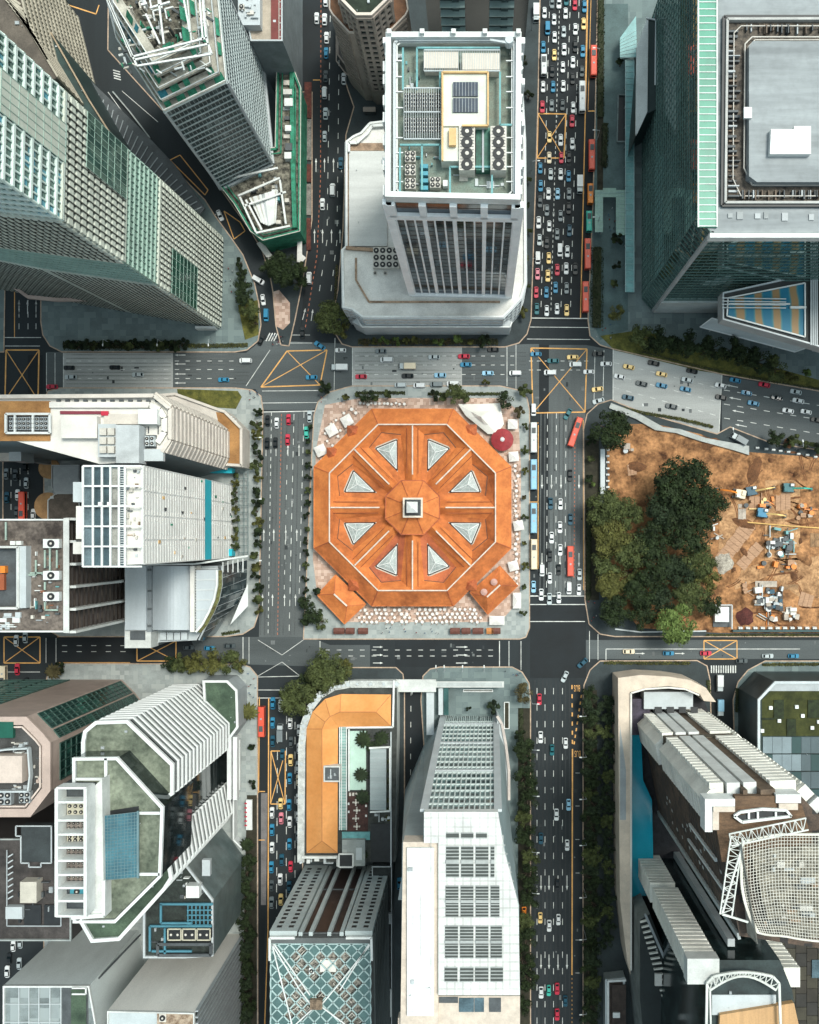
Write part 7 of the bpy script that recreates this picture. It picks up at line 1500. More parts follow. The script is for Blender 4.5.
# crown truss and lattice shell
b = MB()
def truss(a, c, w_, nseg, z0, wd=.36):
    a = Vector(a); c = Vector(c); d = (c-a).normalized(); s_ = Vector((-d.y, d.x, 0))*w_
    b.bar(a, c, wd); b.bar(a+s_, c+s_, wd)
    for k in range(nseg):
        p0, p1 = a.lerp(c, k/nseg), a.lerp(c, (k+1)/nseg); b.bar(p0, p0+s_, .16); b.bar(p0+(s_ if k % 2 else Vector()), p1+(Vector() if k % 2 else s_), .2)
truss(W(729, 834, 127), W(806, 818, 127), -3.2, 14, 127); truss(W(731, 836, 127), W(720, 914, 127), 3.2, 12, 127); b.bar(W(722, 914, 127), W(744, 840, 127), .5); b.bar(W(722, 914, 127), W(748, 922, 127), .5)
b.build('crown_truss', mat('truss_white', (.58, .6, .56), .6), t)
b = MB(); LT = mat('lattice_cream', (.62, .6, .53), .6, .1, .3)
def shell(u, v):
    """rounded mesh hood: u to the right, v down the picture"""
    x = 741+u*139+15*max(0, v-.35)**1.6*(1-u)**3*2.2; y = 842-8*min(1, u*4)+(104+6*u)*v-(14*(1-u)**4)*v**3
    return W(x, y, 125+5.5*math.sin(math.pi*min(1, .12+.5*u))*math.sin(math.pi*(.12+.76*v)))
for k in range(33): b.path([shell(j/14, k/32) for j in range(15)], .12, .16)
for k in range(46): b.path([shell(k/45, j/12) for j in range(13)], .12, .16)
b.path([shell(j/14, 0)+Vector((0, 0, .25)) for j in range(15)], .6); b.path([shell(0, j/12)+Vector((0, 0, .25)) for j in range(13)], .7); b.path([shell(j/14, 1)+Vector((0, 0, .25)) for j in range(15)], .5); b.build('lattice_shell', LT, t)
b = MB(); b.loft([W(735, 846, 118), W(741, 844, 128), W(757, 944, 128), W(742, 928, 118)], [W(736, 846, 118.3), W(742, 844, 128.3), W(758, 944, 128.3), W(743, 928, 118.3)])
b.build('shell_side', mat('shell_beige', (.42, .39, .33), .7, .2, .3), t); b = MB(); b.face(ccw(PP([(750, 850), (880, 840), (880, 940), (772, 936)], 123))); b.build('shell_floor', mat('shell_floor', (.16, .14, .1), .9, .5, .4, c2=(.4, .36, .28)), t)
rnd = random.Random(2)
for i in range(24): x, y = rnd.uniform(760, 812), rnd.uniform(852, 925); block(t, x, y, x+rnd.uniform(2, 14), y+rnd.uniform(1, 6), 123.05, rnd.uniform(.3, 1.6), rnd.choice([M_UNIT, CRW, M_PODB, M_LGREY, M_DGREY]), 'roof_plant')
# second, lower tower of the pair
t = thing('office_tower', 'lower tower with a ribbed balcony stack and an arched white truss over its orange deck', 'office tower', W(690, 900, .14))
tp2 = [(706, 972), (716, 960), (780, 960), (792, 990), (830, 1200), (700, 1200)]; b = MB(); P12 = ccw(PP(tp2, 95)); b.prism(P12, .2, 95); b.build('wall', mat('black_green_glass', (.012, .022, .022), .12, .3, .1, cells=(2, 2, 3.2), cellc=(.03, .05, .05), cellp=.6), t)
b = MB(); b.face([(a[0], a[1], 95.05) for a in P12]); b.build('roof', mat('dark_roof_teal', (.025, .04, .04), .7, .3, .2), t)
for (v0, v1, nf, shift) in ((.02, .38, 12, 0), (.42, .98, 19, 0)):
    for k in range(nf):
        z0 = 95*lerp(v0, v1, k/nf); z1 = 95*lerp(v0, v1, (k+.66)/nf); kk = (H-95)/H
        c0 = W(706, 972, 95); c1 = W(716, 960, 95); x0, y0 = c0.x, c0.y
        b = MB(); b.prism([(x0-6, y0-2), (x0+3, y0-2), (x0+3, y0+5.2), (x0-6, y0+5.2)], z0, z1, bottom=True); b.build('balcony', RIBW, t)
        if v0 > .4:
            c2 = W(790, 985, 95); b = MB(); b.prism([(c2.x-1, c2.y-2), (c2.x+4, c2.y-2), (c2.x+4, c2.y+4), (c2.x-1, c2.y+4)], z0, z1, bottom=True); b.build('balcony', RIBW, t)
b = MB(); c0 = W(706, 972, 95); b.box((c0.x-1.5, c0.y+1.5, 93), (9.5, 7.6, 5)); b.build('white_cap', M_WCONC, t)
b = MB(); c1 = W(745, 958, 95); b.box((c1.x-2, c1.y+1.2, 5), (2.2, 2.4, 82)); b.build('white_strip', M_LGREY, t)
b = MB(); n_ = 12
arc = [(710+66*k/n_, 990-14*math.sin(math.pi*k/n_)) for k in range(n_+1)]; arc2 = [(707+72*k/n_, 983-(5 if 0 < k < n_ else 0)-6*math.sin(math.pi*k/n_)) for k in range(n_+1)]
b.path([W(x, y, 99) for x, y in arc], .6); b.path([W(x, y, 99) for x, y in arc2], .7)
for (x0, y0), (x1, y1) in zip(arc, arc2): b.bar(W(x0, y0, 99), W(x1, y1, 99), .3); 
for k in range(n_): b.bar(W(*arc[k], 99), W(*arc2[k+1], 99), .25)
b.bar(W(707, 983, 99), W(706, 1040, 99), .7); b.bar(W(779, 983, 99), W(781, 1040, 99), .7); b.bar(W(710, 990, 99), W(711, 1040, 99), .5); b.build('arch_truss', mat('truss_white', (.58, .6, .56)), t)
block(t, 712, 995, 776, 1015, 95.1, .4, M_LGREY, 'grille'); b = MB(); b.prism(ccw(PP([(720, 1015), (794, 1003), (815, 1100), (715, 1100)], 97)), 95, 97); b.build('orange_deck', mat('deck_orange', (.5, .3, .14), .7, .12, .2, streak=(3, .2, 1)), t)
t, p = building('office_block', 'grey ribbed slab with a long pale diagonal coping at the bottom right', 'office block', PP([(640, 920), (650, 914), (700, 1040), (760, 1200), (660, 1200), (640, 1000)], 30), .14, 30, mat('slab_rib_wall', (.2, .22, .21), .7, .2, .2), mat('slab_dark_roof', (.02, .028, .028), .7), None)
b = MB(); b.bar(W(645, 914, 31), W(700, 1040, 31), .9, 1.2); b.build('coping', M_GREY, t)
b = MB()
for k in range(22): f = k/21; b.bar(W(640+f*32, 922+f*110, 31), W(647+f*38, 920+f*112, 31), .5, 1)
b.build('rib', RIBW, t); block(t, 636, 944, 657, 990, 12, 1, mat('pale_teal_roof', (.28, .38, .38), .6), 'glass_lean_to'); block(t, 655, 974, 662, 986, 31, 1, CRW, 'roof_box')
# curved beige frame building with turquoise pool strip
t = thing('podium_frame', 'low curved beige roof frame round a turquoise water strip at the lower right', 'building', W(640, 800, .14)); zf = 16
fo = [(618, 678), (640, 675), (668, 676.5), (690, 680), (706, 688), (716, 702)]; fi = [(630, 692), (645, 688), (668, 686), (685, 688), (700, 694), (704, 701)]
BF = mat('beige_frame', (.6, .5, .4), .75, .1, .2)
b = MB()
for i in range(5): b.prism(ccw([tuple(W(*v, zf)[:2]) for v in (fo[i], fo[i+1], fi[i+1], fi[i])]), .2, zf)
b.build('frame_north', BF, t)
b = MB(); b.prism(ccw(PP([(618, 678), (630, 692), (630.5, 975), (627, 960), (620, 900), (619, 800)], zf)), .2, zf); b.build('frame_west', BF, t); b = MB(); b.prism(ccw(PP([(620, 725), (626, 770), (626, 820), (620, 820)], zf+.2)), zf, zf+.1); b.build('grey_inlay', M_GREY, t)
b = MB(); b.path([W(x, y, zf+.4) for x, y in ((631, 970), (631, 693), (645, 689), (668, 687.5), (685, 689), (699, 695))], .6, .8); b.build('inner_coping', CRW, t)
b = MB(); b.face(ccw(PP([(631, 692), (668, 687), (704, 700), (720, 740), (700, 960), (632, 970)], 4))); b.build('court_floor', mat('court_dark', (.03, .03, .035), .8, .3, .3), t)
block(t, 644, 692, 693, 709, 4, 8, M_LGREY, 'north_block'); [block(t, 655+i*12, 707, 662+i*12, 713, 12, .5, M_BLACK, 'roof_slot') for i in range(4)]
block(t, 631.5, 699, 650, 735, 4, 6, mat('aubergine_roof', (.06, .05, .075), .8, .3, .4), 'dark_roof')
b = MB(); b.prism(ccw(PP([(632, 735), (641, 735), (643, 780), (652, 800), (654, 895), (632, 897)], 9)), 4, 9); b.build('water_strip', mat('turquoise_water', (.01, .3, .42), .12, .08, .1), t)
# rounded green roof building at the right edge
t, p = building('office_block', 'dark block with a white cut-cornered roof frame, a dull green lawn and grey panels', 'office block', PP([(757, 699), (774, 681), (980, 681), (980, 1100), (757, 1100)], 26), .14, 26, mat('dark_block_wall', (.025, .04, .042), .4, .2, .2), mat('dark_green_deck', (.02, .035, .033), .8, .3, .2), (.9, 1.0, mat('frame_blue_white', (.5, .55, .56), .7)))
b = MB(); b.face(at_z(ccw(PP([(762, 700), (776, 686), (980, 686), (980, 736), (762, 736)], 26.1)), 26.1)); b.build('roof_lawn', mat('dull_lawn', (.035, .045, .008), .95, .3, .2, c2=(.06, .065, .015)), t)
b = MB(); b.face(at_z(ccw(PP([(764, 691), (778, 682.5), (980, 682.5), (980, 691)], 26.3)), 26.3)); b.build('grey_border', M_GREY, t)
for x0, y0, x1, y1 in ((774, 700, 784, 719), (787, 719, 796, 736), (808, 700, 830, 718), (762, 718, 774, 720)): block(t, x0, y0, x1, y1, 26.12, .4, mat('dark_hedge_panel', (.02, .03, .01), .9, .4, .5), 'dark_bed')
for x, y in ((771, 708), (797, 707), (803, 716), (779.5, 721), (812.5, 728), (762.5, 731), (819, 722)): block(t, x-1.7, y-1.7, x+1.7, y+1.7, 26.1, .8, M_WPAINT, 'roof_vent')
rnd = random.Random(6); cols = [mat('panel_a', (.17, .22, .24), .6, .1, .1), mat('panel_b', (.06, .09, .1), .6, .1, .1), mat('panel_c', (.01, .045, .045), .6, .1, .1), mat('panel_d', (.035, .055, .065), .6, .1, .1)]
pat = ['00021112', '20001221', '01121121', '11211221', '12112112', '11221211']
for r_, row_ in enumerate(pat):
    for c_, ch in enumerate(row_): block(t, 763+c_*9.6, 737+r_*17.5, 763+(c_+1)*9.6-.3, 737+(r_+1)*17.5-1.2, 26.1+.01*r_, .5, cols[int(ch)], 'roof_panel')
tile = [mat('tile_a', (.035, .03, .022), .8, .2, .2), mat('tile_b', (.05, .045, .03), .8, .2, .2), mat('tile_c', (.03, .028, .024), .8, .2, .2)]
for r_ in range(8):
    for c_ in range(6): block(t, 763+c_*11, 935+r_*13.5+(c_ % 2)*5, 763+(c_+1)*11-.5, 935+(r_+1)*13.5+(c_ % 2)*5-.5, 26.1+.02*(c_ % 2), .4, tile[(r_*2+c_) % 3], 'dark_tile')
block(t, 812, 960, 830, 978, 26.7, .3, M_GLASSB, 'roof_light')
t, p = building('tiled_house', 'small dark tiled house with a white double eave at the bottom edge', 'house', PP([(605, 979), (625, 977), (626, 1100), (605, 1100)], 6), .14, 6, M_PAVEL, mat('dark_brown_tiles', (.05, .035, .028), .8, .3, .4), (.9, .4, M_LGREY))
block(t, 612, 985, 626, 1090, 6.1, .8, mat('dark_brown_tiles', (.05, .035, .028)), 'tiled_roof'); block(t, 613, 1013, 620, 1018, 7, .8, M_WPAINT, 'roof_box'); pipes(t, [(608, 981), (608, 1090)], 6.8, .8, M_WPAINT, 'eave'); pipes(t, [(608, 981), (626, 980)], 6.9, .8, M_WPAINT, 'eave')
# ================================================================ TREES, HEDGES
def leafmat(n_, a, b_): return mat(n_, a, .75, .35, .35, c2=b_, fine=1.5, spec=.2)
LEAF = dict(dark=leafmat('leaf_dark', (.008, .017, .008), (.04, .062, .022)), mid=leafmat('leaf_mid', (.035, .052, .018), (.12, .145, .05)), olive=leafmat('leaf_olive', (.055, .06, .015), (.17, .17, .05)),
    bright=leafmat('leaf_bright', (.08, .125, .028), (.2, .28, .08)), brown=leafmat('leaf_brown', (.07, .06, .025), (.13, .11, .05)), teal=leafmat('leaf_teal', (.014, .027, .013), (.042, .064, .03)))
M_BARK = mat('bark', (.09, .065, .045), .9, .25, 1)
def crown_mesh(seed, r, nleaf, ls, palm=False):
    rr = random.Random(seed); b = MB(); h = r*1.5
    if palm:
        for k in range(15):
            a = k*2*math.pi/15+rr.uniform(-.1, .1); L_ = r*rr.uniform(.85, 1.05); pts = []
            for j in range(6):
                f = j/5; pts.append(Vector((math.cos(a)*L_*f, math.sin(a)*L_*f, h+r*.35*math.sin(f*2.2)-r*.35*f)))
            s_ = Vector((-math.sin(a), math.cos(a), 0))
            for j in range(5):
                w0, w1 = [.17*r*math.sin(math.pi*(.12+.85*(j+q_)/5)) for q_ in (0, 1)]
                for sd in (-1, 1):
                    b.face([pts[j], pts[j]+s_*w0*sd-Vector((0, 0, .15*r*.5)), pts[j+1]+s_*w1*sd-Vector((0, 0, .15*r*.5)), pts[j+1]])
        return b, h
    cl = []
    n = 9 if r < 3 else (22 if r < 8 else 40)
    for i in range(n):
        a = rr.uniform(0, 6.283); d = math.sqrt(rr.random())*r*.78; cr = r*rr.uniform(.2, .36); z = h+r*.42*math.sqrt(max(0, 1-(d/r)**2))*rr.uniform(.55, 1.15)-r*.1
        cl.append((d*math.cos(a), d*math.sin(a), z, cr))
    for i in range(nleaf):
        cx, cy, cz, cr = rr.choice(cl); v = Vector((rr.gauss(0, 1), rr.gauss(0, 1), rr.gauss(.35, .8))).normalized()*cr*rr.uniform(.6, 1.08); v.z *= .75
        c_ = Vector((cx, cy, cz))+v; nrm = (v.normalized()+Vector((rr.uniform(-.7, .7), rr.uniform(-.7, .7), rr.uniform(-.2, .9)))).normalized()
        u = nrm.orthogonal().normalized(); w_ = nrm.cross(u); ang = rr.uniform(0, 3); u, w_ = u*math.cos(ang)+w_*math.sin(ang), w_*math.cos(ang)-u*math.sin(ang); s_ = ls*rr.uniform(.6, 1.3)
        b.face([c_-u*s_, c_-w_*s_*.6, c_+u*s_, c_+w_*s_*.6])
    return b, h
def trunk_mesh(seed, r, h, palm=False):
    rr = random.Random(seed); b = MB(); tr = .05*r+.08
    b.cyl((0, 0, 0), tr*1.3, h*(.95 if palm else .6), 8, r2=tr)
    if not palm:
        for k in range(6):
            a = k*1.05+rr.uniform(-.3, .3); e_ = Vector((math.cos(a)*r*.6, math.sin(a)*r*.6, h*1.05)); b.bar((0, 0, h*.5), e_*.6+Vector((0, 0, h*.3)), tr*.9); b.bar(e_*.6+Vector((0, 0, h*.3)), e_, tr*.5)
    return b
TP = {}
def tree_kind(size, var):
    k_ = (size, var)
    if k_ in TP: return copy_tree(TP[k_])
    r, nl, ls = dict(s=(2.0, 900, .3), m=(4.5, 1900, .34), l=(9.0, 5200, .5), xl=(15, 11000, .62), p=(3.2, 0, 0))[size]
    root = thing('tree', '', 'tree'); cb, h = crown_mesh(var*17+len(size), r, nl, ls, size == 'p'); trunk_mesh(var, r, h, size == 'p').build('trunk', M_BARK, root); cb.build('crown', LEAF['mid'], root); TP[k_] = root; return root
TREED = random.Random(77)
NUMT = dict(h=('from the left', 0), v=('from the top', 1))
def trees(where, grp, axis, lst, noun='tree'):
    lst = sorted(lst, key=lambda e: e[NUMT[axis][1]])
    for i, e in enumerate(lst):
        x, y, r, c = e[:4]; palm = len(e) > 4; rm = r*S
        size = 'p' if palm else ('s' if rm < 3 else 'm' if rm < 6.4 else 'l' if rm < 11.5 else 'xl'); base = dict(s=2.0, m=4.5, l=9.0, xl=15, p=3.2)[size]
        zt = rm*1.6; kx = (H-zt)/H; xx, yy = NX+(x-NX)*kx, NY+(y-NY)*kx
        o = tree_kind(size, TREED.randint(1, 3)); o.location = W(xx, yy, .15); f = rm/base*1.04; o.scale = (f, f, f*TREED.uniform(.9, 1.05)); o.rotation_euler = (0, 0, TREED.uniform(0, 6.28)); o.name = 'palm_tree' if palm else 'tree'
        n_ = 'palm' if palm else noun; look = dict(dark='dark green', mid='green', olive='olive green', bright='bright green', brown='brownish', teal='dull dark green')[c]
        o['label'] = (short(f"{ORD[i] or 'first'} {n_} {NUMT[axis][0]}, {look}, {where}", f"{ORD[i] or 'first'} {n_} {NUMT[axis][0]} {where}") if len(lst) > 1 else f"{look} {n_} {where}"); o['category'] = 'palm tree' if palm else 'tree'; o['group'] = grp
        for ch in o.children:
            if ch.name.startswith('crown'): paint(ch, LEAF[c])
trees('in the park beside the building site', 'trees in the park', 'v', [(612, 429, 20, 'dark'), (684, 484, 27, 'dark'), (706, 505, 21, 'dark'), (668, 506, 22, 'teal'), (690, 528, 24, 'dark'), (603, 508, 19, 'mid'), (626, 515, 17, 'mid'), (610, 538, 19, 'olive'), (632, 552, 18, 'mid'), (655, 540, 20, 'dark'), (606, 562, 15, 'mid'), (612, 584, 16, 'olive'), (698, 560, 18, 'mid'), (678, 572, 17, 'teal'), (706, 580, 14, 'olive'), (690, 596, 17, 'mid'), (655, 570, 19, 'dark'), (640, 592, 17, 'dark'), (664, 598, 15, 'teal'), (616, 611, 16, 'dark'), (710, 604, 13, 'dark'), (676, 625, 20, 'bright'), (642, 616, 14, 'dark'), (630, 573, 13, 'mid')])
trees('in the row above the right street', 'street trees above the right street', 'h', [(641, 336, 12, 'mid'), (652, 345, 9, 'dark'), (662, 339, 13, 'dark'), (676, 346, 10, 'dark'), (690, 344, 14, 'dark'), (705, 352, 9, 'mid'), (714, 347, 13, 'dark'), (734, 352, 14, 'dark'), (749, 360, 10, 'mid'), (760, 360, 14, 'dark'), (776, 368, 13, 'mid'), (806, 371, 6, 'bright'), (791, 376, 7, 'olive')])
trees('on the teal paving beside the glass canopy', 'trees by the glass canopy', 'v', [(616, 312, 8.5, 'olive'), (615, 285, 5.5, 'mid'), (616, 265, 5, 'dark'), (617, 239, 6.5, 'dark'), (621, 62, 5, 'dark')])
trees('in the planter under the white podium', 'small trees in the podium planter', 'h', [(366, 342, 4, 'brown'), (375, 341, 4, 'olive'), (384, 342, 5.5, 'bright'), (396, 342, 5, 'bright'), (406, 341, 4, 'olive'), (415, 342, 5.5, 'olive'), (426, 342, 4, 'brown'), (438, 341, 5.5, 'bright'), (448, 342, 4, 'brown'), (459, 341, 6.5, 'bright'), (472, 342, 4.5, 'olive'), (484, 341, 7, 'dark')])
trees('at the lower left corner of the podium', 'trees round the white podium', 'h', [(331, 318, 17, 'mid'), (342, 330, 9, 'olive')])
trees('right of the podium along the avenue', 'trees round the white podium', 'v', [(525, 60, 5, 'dark'), (529, 95, 5, 'dark'), (527, 180, 5, 'mid'), (528, 205, 5, 'dark'), (528, 232, 5, 'mid'), (527, 258, 5, 'olive'), (527, 283, 5, 'mid'), (522, 312, 6, 'olive')])
trees('between the green hoarding and the pink corner', 'trees on the pink corner', 'h', [(285, 270, 17, 'dark'), (270, 268, 10, 'dark'), (297, 282, 10, 'dark'), (278, 258, 8, 'teal'), (302, 268, 6, 'mid')])
trees('on the curved lawn beside the beige tower', 'trees on the curved lawn', 'v', [(242, 272, 6, 'dark'), (243, 284, 9, 'dark'), (245, 297, 10, 'dark'), (250, 310, 10, 'mid'), (255, 322, 6, 'olive'), (240, 262, 5, 'dark')])
trees('on the edge above the orange octagonal hall', 'trees above the hall', 'h', [(325, 387, 7, 'dark'), (347, 398, 5, 'olive'), (358, 396, 4, 'mid'), (367, 396, 7.5, 'dark'), (377, 398, 5, 'mid'), (388, 396, 6, 'mid'), (434, 396, 6, 'dark'), (445, 397, 6, 'mid'), (455, 394, 10.5, 'mid'), (467, 397, 6, 'mid'), (486, 383, 4, 'olive'), (506, 400, 9, 'dark'), (525, 391, 7, 'mid'), (519, 412, 6, 'brown')])
trees('in the column between the hall and the bus stop', 'trees right of the hall', 'v', [(525, 427, 4, 'mid'), (525, 450, 4.5, 'mid'), (525, 471, 4, 'olive'), (525, 497, 3.5, 'brown'), (525, 518, 4, 'mid'), (525, 544, 3.5, 'olive'), (525, 566, 4.5, 'olive'), (525, 586, 4, 'mid'), (523, 612, 4, 'mid')])
trees('at the lower left corner of the hall', 'trees at the corner pavilion', 'h', [(306, 602, 8, 'dark'), (313, 614, 10, 'dark'), (321, 622, 8, 'mid'), (308, 622, 7, 'dark'), (316, 590, 6, 'dark')])
trees('between the left street and the cream towers', 'trees along the left street', 'v', [(257+(-1)**i*1.2, 412+i*11, 5+(i % 3), ['dark', 'mid', 'olive', 'dark'][i % 4]) for i in range(19)])
trees('along the kerb left of the orange hall', 'trees left of the hall', 'v', [(309.5-i*.35, 428+i*12.5, 4, ['dark', 'dark', 'mid'][i % 3]) for i in range(14)])
trees('in the garden strip beside the white ribbed tower', 'shrub trees by the ribbed tower', 'v', [(235.5, 474+i*9, 4.5, ['mid', 'olive', 'mid'][i % 3]) for i in range(9)])
trees('at the corner below the middle left junction', 'trees at the left lower junction', 'h', [(299, 699, 19, 'mid'), (327, 672, 21, 'mid'), (312, 684, 14, 'dark'), (343, 668, 10, 'olive')])
trees('in the row below the curved glass building', 'trees below the curved building', 'h', [(170, 664, 9, 'dark'), (181, 663, 10, 'mid'), (196, 663, 12, 'olive'), (214, 662, 13, 'olive'), (230, 662, 12, 'mid'), (240, 665, 8, 'olive')])
trees('in the dark row left of the lower avenue', 'trees left of the lower avenue', 'v', [(524, 693, 10, 'brown'), (520, 735, 6, 'dark'), (525, 750, 12, 'dark'), (526, 765, 9, 'teal'), (525, 780, 12, 'dark'), (529, 800, 12, 'dark'), (523, 818, 9, 'mid'), (526, 836, 12, 'dark'), (530, 858, 10, 'mid'), (528, 876, 12, 'dark'), (530, 898, 11, 'dark'), (524, 922, 10, 'mid'), (527, 940, 12, 'dark'), (522, 962, 13, 'dark'), (528, 980, 11, 'dark'), (522, 1005, 10, 'dark')])
trees('in the dark verge right of the lower avenue', 'trees right of the lower avenue', 'v', [(590+(i % 2)*3, 693+i*12.5, 8+(i*7 % 4), ['dark', 'teal', 'dark', 'mid', 'teal'][i % 5]) for i in range(27)])
trees('in the inner row beside the beige roof frame', 'trees beside the beige roof frame', 'v', [(607+(i % 2)*2, 702+i*15, 8, ['teal', 'teal', 'mid'][i % 3]) for i in range(17)])
trees('left of the red bus lane', 'palms and trees by the red bus lane', 'v', [(249, 712, 9.5, 'olive', 'p'), (253, 747, 5, 'dark'), (252, 785, 5, 'dark'), (247, 845, 8, 'dark', 'p')]+[(249-(i % 3)*3, 862+i*12, 8.5, ['dark', 'teal', 'dark'][i % 3]) for i in range(14)])
trees('on the roof terrace beside the pale green pool', 'palms beside the roof pool', 'v', [(366, 735, 9, 'dark', 'p'), (384, 733, 8, 'dark', 'p'), (377, 743, 8, 'dark', 'p'), (364, 769, 8, 'teal', 'p'), (366, 791, 8, 'teal', 'p'), (367, 845, 5, 'dark', 'p')])
for o in [o for o in bpy.data.objects if o.get('group') == 'palms beside the roof pool']: o.location.z = 13.1; o.scale = (o.scale[0], o.scale[1], .35)
trees('on the east edge of the orange roofed block', 'shrubs on the east terrace', 'v', [(391, 756+i*9, 3.2, ['olive', 'mid'][i % 2]) for i in range(7)])
for o in [o for o in bpy.data.objects if o.get('group') == 'shrubs on the east terrace']: o.location.z = 11
trees('at the top left corner beside the ramp', 'trees at the top left corner', 'h', [(36, 2, 19, 'mid'), (24, -8, 14, 'dark'), (56, -6, 12, 'dark')])
trees('at the corner of the granite building', 'tree by the granite building', 'h', [(52, 672, 9, 'brown', 'p'), (60, 668, 6, 'dark')])
trees('on the verge above the building site', 'trees above the building site', 'h', [(775, 438, 9, 'dark'), (795, 441, 7, 'mid'), (786, 443, 5, 'dark'), (809, 446, 6, 'mid'), (820, 448, 7, 'dark')])
trees('beside the small court in front of the stone tower', 'trees by the stone tower court', 'h', [(493, 707, 7, 'teal'), (469, 709, 3, 'teal')])
trees('between the park kerb and the grey walkway', 'small trees along the park kerb', 'v', [(592, 460, 5, 'mid'), (591, 478, 6, 'dark'), (593, 483, 3.5, 'bright'), (591, 440, 6, 'dark')])
# hedges: long low masses of leaves, one thing each
def hedge(label, pts, wpx, h, c, dens=16):
    rr = random.Random(len(label)+int(pts[0][0])); t = thing('hedge', label, 'hedge', W(*pts[0], .15)); P_ = [W(x, y, .15) for x, y in pts]; hw = wpx*S/2
    b = MB()
    for a, c_ in zip(P_, P_[1:]):
        L_ = (c_-a).length; d = (c_-a).normalized(); s_ = Vector((-d.y, d.x, 0)); n = int(L_*hw*2*dens)
        for i in range(n):
            f = rr.random(); v = rr.uniform(-1, 1); hh = h*(.75+.35*noise.noise(Vector((f*L_*.4, v*2, pts[0][0]))))*math.sqrt(max(.08, 1-abs(v)**3))
            p = a.lerp(c_, f)+s_*v*hw*(1+.15*noise.noise(Vector((f*L_*.3, 5, 1))))+Vector((0, 0, hh*rr.uniform(.55, 1))); nrm = Vector((rr.uniform(-1, 1), rr.uniform(-1, 1), rr.uniform(.1, 1.4))).normalized(); u = nrm.orthogonal().normalized(); w_ = nrm.cross(u); q_ = rr.uniform(.16, .34)
            b.face([p-u*q_, p-w_*q_*.7, p+u*q_, p+w_*q_*.7])
    b.build('foliage', LEAF[c], t)
    b = MB(); b.path([p+Vector((0, 0, h*.3)) for p in P_], hw*1.25, h*.4); b.build('twig_core', mat('hedge_core', (.03, .035, .015), .95), t)
hedge('long dark hedge between the beige tower plaza and the middle street', [(64, 345.5), (120, 346), (180, 345)], 9, 2.2, 'dark', 12)
trees('in the long hedge above the middle street', 'bushes in the long hedge', 'h', [(68+i*8.3, 344.5+(i % 2)*1.5, 5+(i*5 % 3), ['dark', 'dark', 'teal', 'mid'][i % 4]) for i in range(15)], 'bush')
hedge('olive hedge on the plaza edge right of the long dark hedge', [(182, 346), (215, 346), (248, 345)], 5, 1.2, 'olive', 9)
hedge('broad black green hedge block between the bus lane and the teal paving', [(597, 248), (596.5, 328)], 13, 2.5, 'dark', 8)
hedge('narrow dark hedge at the top beside the bus lane', [(601, -20), (600, 118)], 8, 2.0, 'dark', 7)
hedge('short dark hedge below the narrow one beside the bus lane', [(605, 124), (604, 168)], 7, 2.2, 'dark', 9)
hedge('yellow green hedge on the verge below the concrete road', [(618, 408), (650, 414), (680, 419), (713, 427)], 3.5, 1.0, 'olive', 14)
hedge('olive hedge along the top street of the teal office block', [(642, 352), (700, 367), (770, 381), (819, 389)], 3, 1.0, 'olive', 9)
hedge('clipped olive hedge strip on the corner right of the lower avenue', [(604, 662.5), (648, 663), (690, 663)], 3.4, .9, 'olive', 14)
hedge('clipped olive hedge strip at the right edge below the lower street', [(762, 664.5), (819, 664), (850, 664)], 3.4, .9, 'olive', 14)
hedge('low olive hedge strip along the foot of the building site', [(706, 635), (819, 635)], 2.2, .8, 'olive', 14)
hedge('narrow hedge strip above the orange hall beside the lay-by', [(356, 393), (405, 393)], 3.5, 1.1, 'mid', 12)
hedge('narrow hedge strip above the tent beside the lay-by', [(428, 394), (500, 394)], 3.5, 1.1, 'mid', 12)
hedge('low rust and green planting strip under the white podium', [(358, 342), (498, 342)], 7, .7, 'brown', 7)
hedge('dark green hedge right of the stone tower court', [(521, 708), (521, 742)], 5, 1.0, 'dark', 10)
hedge('short hedge in the island right of the zebra crossing', [(737, 688), (736, 712)], 3.5, 1.2, 'dark', 12)
hedge('small hedge at the tip of the beige roof frame', [(708, 680), (709, 696)], 4, 1.2, 'mid', 12)
hedge('straggling hedge at the foot of the curved glass building', [(222, 634), (240, 631)], 3.5, 1.0, 'mid', 12)
hedge('rough hedge strip on the kerb left of the park trees', [(589, 500), (588, 600)], 6, 1.4, 'dark', 8)
hedge('bush line beside the dark sunken lane left of the podium tower', [(337, 265), (335.5, 300)], 3, 1, 'brown', 10)

